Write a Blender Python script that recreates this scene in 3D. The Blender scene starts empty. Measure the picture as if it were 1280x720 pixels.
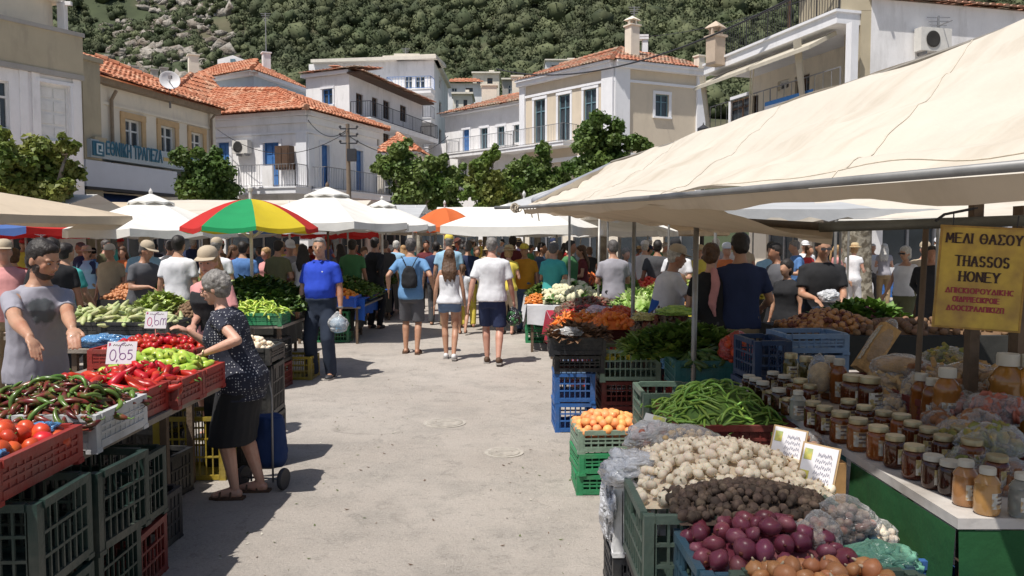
import bpy,bmesh,math,random
import numpy as np
from mathutils import Vector,Matrix,noise,Euler,Quaternion
S=bpy.context.scene
COL=S.collection
rng=random.Random(7)
R=math.radians
V=Vector
# ---------------------------------------------------------------- camera, sky, sun, exposure
CAMZ=1.7;FPX=1000.0;PITCH=math.atan(0.058)
cd=bpy.data.cameras.new('camera');cam=bpy.data.objects.new('camera',cd);COL.objects.link(cam)
cam.location=(0,0,CAMZ);cam.rotation_euler=(R(90)-PITCH,0,0)
cd.sensor_width=36;cd.lens=36*FPX/1280;cd.clip_start=0.05;cd.clip_end=3000
S.camera=cam
SUNV=V((-0.41,-0.46,1.25)).normalized() # towards the sun
elev=math.asin(SUNV.z);azim=math.atan2(SUNV.x,SUNV.y)
w=bpy.data.worlds.new('World');S.world=w;w.use_nodes=True
nt=w.node_tree;bg=nt.nodes['Background']
sky=nt.nodes.new('ShaderNodeTexSky');sky.sky_type='NISHITA';sky.sun_disc=False
sky.sun_elevation=elev;sky.sun_rotation=azim;sky.air_density=1.0;sky.dust_density=1.5
nt.links.new(sky.outputs[0],bg.inputs[0]);bg.inputs[1].default_value=0.09
sl=bpy.data.lights.new('sun','SUN');sl.energy=5.0;sl.angle=R(0.53);sl.color=(1.0,0.955,0.89)
so=bpy.data.objects.new('sun',sl);COL.objects.link(so)
so.rotation_euler=(-SUNV).to_track_quat('-Z','Y').to_euler();so.location=(-20,-15,60)
S.view_settings.view_transform='Standard';S.view_settings.look='None'
S.view_settings.exposure=0.10;S.view_settings.gamma=1.0
S.cycles.max_bounces=8;S.cycles.transparent_max_bounces=12
# ---------------------------------------------------------------- photo plane helpers (turn a measured photo point into a place)
CP,SP=math.cos(PITCH),math.sin(PITCH)
def ray(u,v):
    x=(u-640)/FPX;y=-(v-360)/FPX
    return V((x,CP+y*SP,-SP+y*CP))
def P(u,v,Y):
    d=ray(u,v);return V((0,0,CAMZ))+d*(Y/d.y)
def G(u,v,z=0.0):
    d=ray(u,v);return V((0,0,CAMZ))+d*((z-CAMZ)/d.z)
# ---------------------------------------------------------------- materials
_m={}
def mat(name,col,rough=0.6,var=0.12,scale=6.0,bump=0.0,bscale=30.0,rnd=0.0,metal=0.0,trans=0.0,alpha=1.0,
        coat=0.0,sss=0.0,translucent=0.0,col2=None,mixscale=None,mixlo=0.45,mixhi=0.6,spec=0.5,ior=1.45,hue=0.0,bdist=0.02,world=False):
    if name in _m:return _m[name]
    m=bpy.data.materials.new(name);m.use_nodes=True;t=m.node_tree;n=t.nodes;L=t.links
    b=n['Principled BSDF'];out=n['Material Output']
    m.diffuse_color=(*col,1)
    tc=n.new('ShaderNodeTexCoord')
    co=tc.outputs['Object']
    if world:
        g=n.new('ShaderNodeNewGeometry');co=g.outputs['Position']
    c=None
    rgb=n.new('ShaderNodeRGB');rgb.outputs[0].default_value=(*col,1);c=rgb.outputs[0]
    if col2 is not None:
        nz=n.new('ShaderNodeTexNoise');nz.inputs['Scale'].default_value=mixscale or scale;nz.inputs['Detail'].default_value=5
        L.new(co,nz.inputs['Vector'])
        cr=n.new('ShaderNodeMapRange');cr.inputs[1].default_value=mixlo;cr.inputs[2].default_value=mixhi
        L.new(nz.outputs[0],cr.inputs[0])
        mx=n.new('ShaderNodeMix');mx.data_type='RGBA';mx.inputs['B'].default_value=(*col2,1)
        L.new(cr.outputs[0],mx.inputs['Factor']);L.new(c,mx.inputs['A']);c=mx.outputs['Result']
    if var>0 or rnd>0 or hue>0:
        hs=n.new('ShaderNodeHueSaturation');val=None
        if var>0:
            nz=n.new('ShaderNodeTexNoise');nz.inputs['Scale'].default_value=scale;nz.inputs['Detail'].default_value=6;nz.inputs['Roughness'].default_value=0.65
            L.new(co,nz.inputs['Vector'])
            mr=n.new('ShaderNodeMapRange');mr.inputs[1].default_value=0.3;mr.inputs[2].default_value=0.7
            mr.inputs[3].default_value=1-var;mr.inputs[4].default_value=1+var
            L.new(nz.outputs[0],mr.inputs[0]);val=mr.outputs[0]
        if rnd>0 or hue>0:
            oi=n.new('ShaderNodeObjectInfo')
            if rnd>0:
                mr=n.new('ShaderNodeMapRange');mr.inputs[3].default_value=1-rnd;mr.inputs[4].default_value=1+rnd
                L.new(oi.outputs['Random'],mr.inputs[0])
                if val is not None:
                    mu=n.new('ShaderNodeMath');mu.operation='MULTIPLY';L.new(val,mu.inputs[0]);L.new(mr.outputs[0],mu.inputs[1]);val=mu.outputs[0]
                else:val=mr.outputs[0]
            if hue>0:
                wn=n.new('ShaderNodeTexWhiteNoise');wn.noise_dimensions='1D';L.new(oi.outputs['Random'],wn.inputs['W'])
                mr=n.new('ShaderNodeMapRange');mr.inputs[3].default_value=0.5-hue;mr.inputs[4].default_value=0.5+hue
                L.new(wn.outputs[0],mr.inputs[0]);L.new(mr.outputs[0],hs.inputs['Hue'])
        if val is not None:L.new(val,hs.inputs['Value'])
        L.new(c,hs.inputs['Color']);c=hs.outputs[0]
    L.new(c,b.inputs['Base Color'])
    b.inputs['Roughness'].default_value=rough;b.inputs['Metallic'].default_value=metal
    b.inputs['Transmission Weight'].default_value=trans;b.inputs['Alpha'].default_value=alpha
    b.inputs['Coat Weight'].default_value=coat;b.inputs['IOR'].default_value=ior
    b.inputs['Specular IOR Level'].default_value=spec
    if sss:b.inputs['Subsurface Weight'].default_value=sss;b.inputs['Subsurface Radius'].default_value=(0.02,0.008,0.005);b.inputs['Subsurface Scale'].default_value=0.6
    if bump>0:
        nz=n.new('ShaderNodeTexNoise');nz.inputs['Scale'].default_value=bscale;nz.inputs['Detail'].default_value=6
        L.new(co,nz.inputs['Vector'])
        bp=n.new('ShaderNodeBump');bp.inputs['Strength'].default_value=bump;bp.inputs['Distance'].default_value=bdist
        L.new(nz.outputs[0],bp.inputs['Height']);L.new(bp.outputs[0],b.inputs['Normal'])
    if translucent>0:
        tr=n.new('ShaderNodeBsdfTranslucent');ms=n.new('ShaderNodeMixShader');ms.inputs[0].default_value=translucent
        L.new(c,tr.inputs[0]);L.new(b.outputs[0],ms.inputs[1]);L.new(tr.outputs[0],ms.inputs[2]);L.new(ms.outputs[0],out.inputs[0])
    _m[name]=m;return m
def node(m,kind,**kw):
    x=m.node_tree.nodes.new(kind)
    for k,v_ in kw.items():setattr(x,k,v_)
    return x
# ---------------------------------------------------------------- mesh builder
def frame_of(d):
    d=d.normalized();a=V((0,0,1))if abs(d.z)<0.95 else V((1,0,0))
    x=d.cross(a).normalized();y=d.cross(x).normalized();return x,y
class MB:
    def __init__(s):s.v=[];s.f=[];s.m=[];s.mi=0
    def add(s,vs,fs,mi=None):
        o=len(s.v);s.v.extend([tuple(x)for x in vs]);s.f.extend([tuple(i+o for i in f)for f in fs])
        s.m.extend([s.mi if mi is None else mi]*len(fs));return s
    def box(s,c,size,rot=None,mi=None):
        hx,hy,hz=size[0]/2,size[1]/2,size[2]/2;c=V(c)
        vs=[V((x*hx,y*hy,z*hz))for z in(-1,1)for y in(-1,1)for x in(-1,1)]
        if rot is not None:
            q=rot if isinstance(rot,Matrix)else Euler(rot).to_matrix()
            vs=[q@p for p in vs]
        return s.add([c+p for p in vs],[(0,2,3,1),(4,5,7,6),(0,1,5,4),(2,6,7,3),(0,4,6,2),(1,3,7,5)],mi)
    def b2(s,a,b,mi=None):
        a=V(a);b=V(b);return s.box((a+b)/2,(abs(b.x-a.x),abs(b.y-a.y),abs(b.z-a.z)),None,mi)
    def bar(s,p0,p1,w_,h=None,mi=None,up=None):
        p0=V(p0);p1=V(p1);h=h or w_;d=(p1-p0);
        if up is None:x,y=frame_of(d)
        else:x=d.cross(V(up)).normalized();y=x.cross(d).normalized()
        vs=[]
        for p in(p0,p1):
            for sy in(-1,1):
                for sx in(-1,1):vs.append(p+x*sx*w_/2+y*sy*h/2)
        return s.add(vs,[(0,1,3,2),(4,6,7,5),(0,4,5,1),(2,3,7,6),(0,2,6,4),(1,5,7,3)],mi)
    def tube(s,pts,rad,n=8,cap=True,mi=None,flat=1.0):
        pts=[V(p)for p in pts];k=len(pts)
        if not hasattr(rad,'__len__'):rad=[rad]*k
        vs=[];fs=[];px=None
        for i in range(k):
            d=(pts[min(i+1,k-1)]-pts[max(i-1,0)])
            if d.length<1e-9:d=V((0,0,1))
            d.normalize()
            if px is None:x,y=frame_of(d)
            else:
                x=px-d*px.dot(d)
                if x.length<1e-6:x,_=frame_of(d)
                x.normalize();y=d.cross(x)
            px=x
            for j in range(n):
                a=2*math.pi*j/n;vs.append(pts[i]+x*math.cos(a)*rad[i]+y*math.sin(a)*rad[i]*flat)
        for i in range(k-1):
            for j in range(n):fs.append((i*n+j,i*n+(j+1)%n,(i+1)*n+(j+1)%n,(i+1)*n+j))
        if cap:fs.append(tuple(range(n-1,-1,-1)));fs.append(tuple(range((k-1)*n,k*n)))
        return s.add(vs,fs,mi)
    def lathe(s,prof,n=16,c=(0,0,0),mi=None,sx=1.0,sy=1.0,mat4=None):
        c=V(c);vs=[];fs=[];k=len(prof)
        for(r,z)in prof:
            for j in range(n):
                a=2*math.pi*j/n;p=V((r*math.cos(a)*sx,r*math.sin(a)*sy,z))
                if mat4 is not None:p=mat4@p
                vs.append(c+p)
        for i in range(k-1):
            for j in range(n):fs.append((i*n+j,i*n+(j+1)%n,(i+1)*n+(j+1)%n,(i+1)*n+j))
        if prof[0][0]>1e-6:fs.append(tuple(range(n-1,-1,-1)))
        if prof[-1][0]>1e-6:fs.append(tuple(range((k-1)*n,k*n)))
        return s.add(vs,fs,mi)
    def ell(s,c,r,n=10,k=6,rot=None,mi=None):
        if not hasattr(r,'__len__'):r=(r,r,r)
        c=V(c);vs=[V((0,0,-r[2]))];fs=[]
        for i in range(1,k):
            t=math.pi*i/k-math.pi/2
            for j in range(n):
                a=2*math.pi*j/n;vs.append(V((r[0]*math.cos(t)*math.cos(a),r[1]*math.cos(t)*math.sin(a),r[2]*math.sin(t))))
        vs.append(V((0,0,r[2])))
        for j in range(n):fs.append((0,1+(j+1)%n,1+j))
        for i in range(k-2):
            for j in range(n):fs.append((1+i*n+j,1+i*n+(j+1)%n,1+(i+1)*n+(j+1)%n,1+(i+1)*n+j))
        last=len(vs)-1;b0=1+(k-2)*n
        for j in range(n):fs.append((b0+j,b0+(j+1)%n,last))
        if rot is not None:
            q=rot if isinstance(rot,Matrix)else Euler(rot).to_matrix();vs=[q@p for p in vs]
        return s.add([c+p for p in vs],fs,mi)
    def quad(s,a,b,c,d,mi=None):return s.add([a,b,c,d],[(0,1,2,3)],mi)
    def poly(s,pts,mi=None):return s.add(pts,[tuple(range(len(pts)))],mi)
    def prism(s,pts,vec,mi=None): # closed prism of polygon pts swept by vec
        pts=[V(p)for p in pts];vec=V(vec);n=len(pts)
        fs=[tuple(range(n-1,-1,-1)),tuple(range(n,2*n))]+[(i,(i+1)%n,n+(i+1)%n,n+i)for i in range(n)]
        return s.add(pts+[p+vec for p in pts],fs,mi)
    def noise(s,amp,sc,seed=0,start=0):
        o=V((seed*13.7,seed*7.1,seed*3.3))
        for i in range(start,len(s.v)):
            p=V(s.v[i]);q=noise.noise_vector(p*sc+o);s.v[i]=tuple(p+q*amp)
        return s
    def mesh(s,name,mats,smooth=False):
        me=bpy.data.meshes.new(name);me.from_pydata(s.v,[],s.f)
        if not isinstance(mats,(list,tuple)):mats=[mats]
        for m in mats:me.materials.append(m)
        if len(mats)>1:me.polygons.foreach_set('material_index',s.m)
        if smooth is True:me.polygons.foreach_set('use_smooth',[True]*len(s.f))
        elif smooth:
            me.polygons.foreach_set('use_smooth',[True]*len(s.f));me.set_sharp_from_angle(angle=R(smooth))
        me.update();return me
    def build(s,name,mats,parent=None,smooth=False,**kw):
        if parent is not None and parent.get('_w'): # verts given in world, parent standing at a place
            o=V(parent['_w']);s.v=[tuple(V(p)-o)for p in s.v]
        ob=put(name,s.mesh(name,mats,smooth),parent)
        if kw:tag(ob,**kw)
        return ob
def put(name,me,parent=None,loc=None,rot=None,sc=None):
    o=bpy.data.objects.new(name,me);COL.objects.link(o)
    if parent is not None:o.parent=parent
    if loc is not None:o.location=loc
    if rot is not None:o.rotation_euler=rot
    if sc is not None:o.scale=sc if hasattr(sc,'__len__')else(sc,sc,sc)
    return o
def tag(o,label=None,cat=None,group=None,kind=None):
    if label:o['label']=label
    if cat:o['category']=cat
    if group:o['group']=group
    if kind:o['kind']=kind
    return o
def thing(name,label,cat,loc=(0,0,0),rz=0.0,group=None,world=False):
    o=bpy.data.objects.new(name,None);COL.objects.link(o);o.location=loc;o.rotation_euler=(0,0,rz)
    o.empty_display_size=0.1
    tag(o,label,cat,group)
    if world:o['_w']=tuple(loc)
    return o
KIDS={}
def dup(root,loc=None,rz=None,label=None,sc=None,rot=None,group=None):
    r=root.copy();COL.objects.link(r)
    if loc is not None:r.location=loc
    if rz is not None:r.rotation_euler=(0,0,rz)
    if rot is not None:r.rotation_euler=rot
    if sc is not None:r.scale=sc if hasattr(sc,'__len__')else(sc,sc,sc)
    if label:r['label']=label
    if group:r['group']=group
    def rec(a,b):
        if a.name not in KIDS:KIDS[a.name]=list(a.children)
        for ch in KIDS[a.name]:
            c=ch.copy();COL.objects.link(c);c.parent=b;rec(ch,c)
    rec(root,r);return r
def npmesh(name,verts,faces,mats,smooth=False,midx=None): # large meshes from numpy; faces (n,k)
    me=bpy.data.meshes.new(name);nv=len(verts);nf,k=faces.shape
    me.vertices.add(nv);me.vertices.foreach_set('co',np.asarray(verts,dtype=np.float32).ravel())
    me.loops.add(nf*k);me.loops.foreach_set('vertex_index',faces.astype(np.int32).ravel())
    me.polygons.add(nf);me.polygons.foreach_set('loop_start',np.arange(0,nf*k,k,dtype=np.int32))
    me.polygons.foreach_set('loop_total',np.full(nf,k,dtype=np.int32))
    for m in(mats if isinstance(mats,(list,tuple))else[mats]):me.materials.append(m)
    if midx is not None:me.polygons.foreach_set('material_index',midx.astype(np.int32))
    if smooth:me.polygons.foreach_set('use_smooth',np.ones(nf,dtype=bool))
    me.update(calc_edges=True);me.validate();return me
def text_mesh(s,size,align='CENTER',offset=0.0,extrude=0.0,shear=0.0):
    cu=bpy.data.curves.new('txt','FONT');cu.body=s;cu.size=size;cu.align_x=align;cu.align_y='CENTER'
    cu.offset=offset;cu.extrude=extrude;cu.shear=shear;cu.resolution_u=3
    o=bpy.data.objects.new('txt',cu);COL.objects.link(o)
    dg=bpy.context.evaluated_depsgraph_get();dg.update()
    me=bpy.data.meshes.new_from_object(o.evaluated_get(dg));bpy.data.objects.remove(o);bpy.data.curves.remove(cu)
    return me
def text_on(parent,name,s,size,loc,rot,m,sx=1.0,**kw):
    me=text_mesh(s,size,**kw);me.materials.clear();me.materials.append(m)
    o=put(name,me,parent,loc,rot);o.scale=(sx,1,1);return o
NPR=np.random.default_rng(3)
# ================================================================ ground, hill, forest
def ground_material():
    m=bpy.data.materials.new('worn_concrete');m.use_nodes=True;t=m.node_tree;n=t.nodes;L=t.links;b=n['Principled BSDF']
    g=n.new('ShaderNodeNewGeometry');pos=g.outputs['Position']
    def nz(sc,det=6,ro=.6,dist=0.0):
        x=n.new('ShaderNodeTexNoise');x.inputs['Scale'].default_value=sc;x.inputs['Detail'].default_value=det;x.inputs['Roughness'].default_value=ro;x.inputs['Distortion'].default_value=dist
        L.new(pos,x.inputs['Vector']);return x.outputs[0]
    def mr(src,a,b_,c,d):
        x=n.new('ShaderNodeMapRange');x.inputs[1].default_value=a;x.inputs[2].default_value=b_;x.inputs[3].default_value=c;x.inputs[4].default_value=d
        L.new(src,x.inputs[0]);return x.outputs[0]
    def mix(f,a,bb,typ='MIX'):
        x=n.new('ShaderNodeMix');x.data_type='RGBA';x.blend_type=typ
        if isinstance(f,float):x.inputs['Factor'].default_value=f
        else:L.new(f,x.inputs['Factor'])
        for k,q in(('A',a),('B',bb)):
            if isinstance(q,tuple):x.inputs[k].default_value=(*q,1)
            else:L.new(q,x.inputs[k])
        return x.outputs['Result']
    c=mix(mr(nz(0.35,4),.35,.65,0,1),(0.38,0.335,0.295),(0.475,0.43,0.385))
    c=mix(mr(nz(1.7,8,.7),.46,.70,0,.7),c,(0.27,0.25,0.225))
    c=mix(mr(nz(5.0,8,.75,.6),.54,.68,0,.65),c,(0.20,0.185,0.165))
    c=mix(mr(nz(55,4,.8),.45,.62,0,.38),c,(0.56,0.52,0.46))
    c=mix(mr(nz(38,3,.8),.59,.68,0,.55),c,(0.17,0.15,0.13))
    # cracks
    vo=n.new('ShaderNodeTexVoronoi');vo.feature='DISTANCE_TO_EDGE';vo.inputs['Scale'].default_value=0.42
    wn=n.new('ShaderNodeTexNoise');wn.inputs['Scale'].default_value=1.6;wn.inputs['Detail'].default_value=5;L.new(pos,wn.inputs['Vector'])
    va=n.new('ShaderNodeVectorMath');va.operation='MULTIPLY_ADD';va.inputs[1].default_value=(1.1,1.1,0);L.new(wn.outputs[1],va.inputs[0]);L.new(pos,va.inputs[2])
    L.new(va.outputs[0],vo.inputs['Vector'])
    crack=mr(vo.outputs[0],0.0,0.012,1,0)
    gate=mr(nz(0.8,3),.52,.60,0,.30);mu=n.new('ShaderNodeMath');mu.operation='MULTIPLY';L.new(crack,mu.inputs[0]);L.new(gate,mu.inputs[1])
    c=mix(mu.outputs[0],c,(0.13,0.115,0.10))
    L.new(c,b.inputs['Base Color']);b.inputs['Roughness'].default_value=0.85;b.inputs['Specular IOR Level'].default_value=0.3
    bp=n.new('ShaderNodeBump');bp.inputs['Strength'].default_value=.8;bp.inputs['Distance'].default_value=.02
    ad=n.new('ShaderNodeMath');ad.operation='ADD';L.new(nz(70,6,.8),ad.inputs[0]);L.new(nz(9,5),ad.inputs[1]);L.new(ad.outputs[0],bp.inputs['Height']);L.new(bp.outputs[0],b.inputs['Normal'])
    return m
M_ground=ground_material()
mb=MB();mb.quad((-60,-15,0),(60,-15,0),(60,62,0),(-60,62,0));mb.build('ground',M_ground,kind='structure')
mb=MB() # lens of fresh cement patches and worn pads, thin sheets with uneven edges
for(u,v,r)in((556,529,.17),(630,566,.13)):
    c=G(u,v);t=thing('manhole_cover','round drain cover set in the concrete, %s'%('the larger one, nearer the walkers' if v<550 else 'the smaller one, nearer the peach crate'),'manhole cover',(c.x,c.y,0),0,'drain covers in the walkway')
    m1=mat('cover_iron',(0.34,0.31,0.27),.9,.3,14,.4,60)
    MB().lathe([(r+.03,0.0),(r+.03,.006),(r,.006)],28).build('rim',mat('cover_rim',(.40,.37,.325),.85,.2,20),t)
    mb2=MB();mb2.lathe([(r,0.003),(r,.010),(r-.02,.012),(0.0,.012)],28)
    for i in(-2,2):
        for j in(0,):
            if math.hypot(i,j)*r*.24<r*.8:mb2.box((i*r*.24,j*r*.24,.0145),(r*.13,r*.05,.005),(0,0,R(45 if(i+j)%2 else-45)))
    mb2.build('lid',m1,t)
# terrain behind the town
def hz(x,y):
    if y<58:return 0.0
    t=y-58
    h=0.33*t if t<60 else 19.8+(t-60)*0.30
    h*=min(1,t/20)if t<20 else 1
    if y>110:
        k=min(1,(y-110)/120)
        h+=k*(noise.noise(V((x/95,y/110,3.1)))*26+noise.noise(V((x/38,y/45,8.1)))*9)
        h+=k*(t-60)*.16
    h+=(y>58)*min(1,t/30)*noise.noise(V((x/20,y/20,.3)))*2.0
    return h
M_hill=mat('hill_scrub',(0.085,0.078,0.045),.95,.35,.08,.0,col2=(0.045,0.058,0.026),mixscale=.05,mixlo=.35,mixhi=.5,world=True)
M_rock=mat('pale_rock',(0.33,0.30,0.26),.9,.3,.5,.8,1.5,col2=(0.17,0.14,0.11),mixscale=.3,world=True,bdist=.6)
nx,ny=120,120
vs=[]
for j in range(ny+1):
    y=58+(j/ny)**1.3*640
    for i in range(nx+1):
        x=(i/nx-.5)*(200+y*2.2);vs.append((x,y,hz(x,y)-(.3 if j==0 else 0)))
fs=np.array([(j*(nx+1)+i,j*(nx+1)+i+1,(j+1)*(nx+1)+i+1,(j+1)*(nx+1)+i)for j in range(ny)for i in range(nx)])
o=put('hillside',npmesh('hillside',np.array(vs),fs,M_hill,True));tag(o,kind='structure')
# forest of small pines on the hill: one mass of crowns made of clumps
def rocky(x,y):
    u=640+x/y*1000
    d=math.exp(-((u-215)/95)**2)*math.exp(-((y-185)/62)**2)
    d2=.75*math.exp(-((u-600)/60)**2)*math.exp(-((y-155)/35)**2)
    d3=.3*math.exp(-((u-1010)/60)**2)*math.exp(-((y-330)/60)**2)
    return max(d,d2*.6,d3)+.24*noise.noise(V((x/16,y/16,5.5)))
ico=bmesh.new();bmesh.ops.create_icosphere(ico,subdivisions=2,radius=1);iv=np.array([v.co[:]for v in ico.verts]);jf=np.array([[v.index for v in f.verts]for f in ico.faces]);ico.free()
ico=bmesh.new();bmesh.ops.create_icosphere(ico,subdivisions=1,radius=1);iv1=np.array([v.co[:]for v in ico.verts]);jf1=np.array([[v.index for v in f.verts]for f in ico.faces]);ico.free()
VV=[];FF=[];off=0;RV=[];RF=[];roff=0
cnt=0;tries=0
rr=random.Random(5)
while cnt<10500 and tries<90000:
    tries+=1
    y=118+rr.random()**1.25*330;x=(rr.random()*1.5-.76)*y
    u=640+x/y*1000
    if u<-30 or u>1310:continue
    rk=rocky(x,y)
    z=hz(x,y)
    if 302-(z-1.7)/y*1000<-40:continue
    if rk>.46:
        for _ in range(rr.choice((0,1,1,2))):
            x+=rr.uniform(-2,2);z=hz(x,y)
            s_=rr.uniform(.5,2.4)*rr.uniform(.5,1);q=iv1*(1+.35*NPR.normal(size=(len(iv1),1)))*np.array([s_*rr.uniform(.7,1.5),s_,s_*rr.uniform(.5,1.1)])+(x,y,z)
            RV.append(q);RF.append(jf1+roff);roff+=len(q)
        if rr.random()<.45:continue
    cnt+=1
    s_=(rr.uniform(1.0,2.3)if rr.random()<.9 else rr.uniform(2.2,3.2))*(.55+y/420)
    if rk>.25:s_*=.6
    tall=rr.uniform(.75,1.25)
    q=iv1*(1+.22*NPR.normal(size=(len(iv1),1)))*np.array([s_,s_,s_*tall])*.82+(x,y,z+s_*.85)
    VV.append(q);FF.append(jf1+off);off+=len(q)
    nq=84 # needle clumps standing off the crown
    d=NPR.normal(size=(nq,3));d[:,2]=np.abs(d[:,2])*.9-.2;d/=np.linalg.norm(d,axis=1)[:,None]
    c=d*np.array([s_,s_,s_*tall])*NPR.uniform(.72,1.12,(nq,1))+(x,y,z+s_*.85)
    a=NPR.normal(size=(nq,3));a/=np.linalg.norm(a,axis=1)[:,None];b_=np.cross(a,NPR.normal(size=(nq,3)));b_/=np.linalg.norm(b_,axis=1)[:,None]
    e=min(s_,2.2)*NPR.uniform(.07,.19,(nq,1))
    q=np.concatenate([c+a*e,c-a*e*.5+b_*e*.9,c-a*e*.5-b_*e*.9]);
    f=np.stack([np.arange(nq),np.arange(nq)+nq,np.arange(nq)+2*nq],1)
    VV.append(q);FF.append(f+off);off+=len(q)
M_pine=mat('pine_green',(0.050,0.066,0.026),.85,.45,.11,0,col2=(0.10,0.112,0.052),mixscale=.16,mixlo=.42,mixhi=.62,world=True)
o=put('pine_forest',npmesh('pine_forest',np.concatenate(VV),np.concatenate(FF),M_pine));tag(o,'dense green pine wood covering the hillside above the town','forest',kind='stuff')
o=put('rock_outcrop',npmesh('rock_outcrop',np.concatenate(RV),np.concatenate(RF),M_rock));tag(o,'pale grey boulders showing between the pines on the slope','rocks',kind='stuff')

# bits of dropped leaf and paper along the stalls
VV,FF=[],[];g_=np.random.default_rng(12)
for k in range(420):
    x=(g_.uniform(-1.7,-.9)if k%3==0 else(g_.uniform(-.1,.42)if k%3==1 else g_.uniform(-1.7,.4)));y=g_.uniform(3.2,15)if k%3<2 else g_.uniform(4,22);s_=g_.uniform(.004,.018);a=g_.uniform(0,6.28)
    p=[(x+s_*math.cos(a+q)*(1 if j%2 else .5),y+s_*math.sin(a+q)*(1 if j%2 else .5),.004+(.006 if j==1 else 0))for j,q in enumerate((0,1.57,3.14,4.71))]
    VV+=p;FF.append([4*k,4*k+1,4*k+2,4*k+3])
o=put('dropped_leaves',npmesh('dropped_leaves',np.array(VV),np.array(FF),[mat('leaf_litter',(.10,.13,.04),.8,.3,3),mat('paper_scrap',(.5,.47,.4),.8,.1),mat('brown_scrap',(.13,.08,.05),.8,.2)],False,NPR.integers(0,3,len(FF))));tag(o,'scraps of leaf and paper dropped along the aisle','litter',kind='stuff')
# ================================================================ town: houses
def plaster(name,col,dirt=(.35,.33,.3),var=.08):
    m=mat(name,col,.85,var,.9,.25,6,world=True,bdist=.02)
    t=m.node_tree;n=t.nodes;L=t.links;b=n['Principled BSDF']
    src=b.inputs['Base Color'].links[0].from_socket
    g=n.new('ShaderNodeNewGeometry');mp=n.new('ShaderNodeMapping');mp.inputs['Scale'].default_value=(1.6,1.6,.35)
    L.new(g.outputs['Position'],mp.inputs[0]);z=n.new('ShaderNodeTexNoise');z.inputs['Scale'].default_value=1.0;z.inputs['Detail'].default_value=7;z.inputs['Roughness'].default_value=.7
    L.new(mp.outputs[0],z.inputs['Vector']);r=n.new('ShaderNodeMapRange');r.inputs[1].default_value=.52;r.inputs[2].default_value=.72;r.inputs[4].default_value=.38
    L.new(z.outputs[0],r.inputs[0]);x=n.new('ShaderNodeMix');x.data_type='RGBA';x.inputs['B'].default_value=(*dirt,1)
    L.new(r.outputs[0],x.inputs['Factor']);L.new(src,x.inputs['A']);L.new(x.outputs['Result'],b.inputs['Base Color'])
    return m
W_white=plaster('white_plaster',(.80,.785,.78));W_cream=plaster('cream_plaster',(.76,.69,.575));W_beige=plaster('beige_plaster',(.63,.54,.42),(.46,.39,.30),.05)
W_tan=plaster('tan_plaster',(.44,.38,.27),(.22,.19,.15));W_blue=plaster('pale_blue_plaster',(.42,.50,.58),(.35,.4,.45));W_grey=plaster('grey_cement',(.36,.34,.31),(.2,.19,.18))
W_trim=plaster('white_trim',(.76,.76,.78),(.5,.5,.5),.04);W_pale=plaster('pale_cream_plaster',(.70,.65,.56))
M_tile=mat('terracotta_tile',(.47,.18,.095),.85,.35,3.2,.3,9,col2=(.52,.31,.20),mixscale=1.6,mixlo=.48,mixhi=.68,world=True)
M_tileold=mat('old_terracotta_tile',(.42,.17,.10),.9,.35,3.2,.3,9,col2=(.34,.26,.19),mixscale=1.1,mixlo=.42,mixhi=.62,world=True)
M_glass=mat('window_glass',(.045,.055,.065),.12,.3,1.2,0,spec=.7,world=True)
M_dark=mat('dark_interior',(.03,.028,.026),.9,.3,1.0,world=True)
M_wood_blue=mat('blue_painted_wood',(.055,.17,.42),.5,.15,5,.2,20,world=True)
M_wood_white=mat('white_painted_wood',(.70,.70,.68),.5,.08,5,world=True)
M_wood_teal=mat('grey_blue_painted_wood',(.13,.22,.26),.5,.15,5,world=True)
M_ochre=mat('ochre_frame',(.56,.38,.20),.7,.12,5,world=True)
M_iron=mat('black_iron',(.03,.03,.035),.55,.2,9,world=True)
M_irong=mat('grey_iron',(.26,.26,.27),.5,.2,9,metal=.4,world=True)
M_wood_brown=mat('dark_brown_wood',(.09,.05,.03),.7,.25,7,world=True)
M_gutter=mat('roof_gutter',(.27,.21,.15),.7,.2,5,world=True)
def GP(u,Y,v=150):
    p=P(u,v,Y);return V((p.x,p.y))
class Face:
    def __init__(s,a,b):
        s.a=V(a);s.b=V(b);s.t=(s.b-s.a);s.L=s.t.length;s.t.normalize();s.n=V((s.t.y,-s.t.x))
    def pt(s,d,z,o=0.0):
        q=s.a+s.t*d+s.n*o;return V((q.x,q.y,z))
    def sz(s,u,v):
        d=ray(u,v);n=s.n;k=(s.a.x*n.x+s.a.y*n.y)/(d.x*n.x+d.y*n.y)
        p=V((0,0,CAMZ))+d*k;return(V((p.x,p.y))-s.a).dot(s.t),p.z
    def rect(s,r): # photo rect -> s0,s1,z0,z1 (top at the left edge of v0, mean)
        u0,v0,u1,v1=r;um=(u0+u1)/2
        s0=s.sz(u0,v0)[0];s1=s.sz(u1,v0)[0];return s0,s1,s.sz(um,v1)[1],s.sz(um,v0)[1]
    def prism(s,mb,s0,s1,z0,z1,o0,o1,mi=None):
        pts=[s.pt(s0,z0,o0),s.pt(s1,z0,o0),s.pt(s1,z0,o1),s.pt(s0,z0,o1)]
        mb.prism(pts[::-1]if o1<o0 else pts,(0,0,z1-z0),mi)
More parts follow.
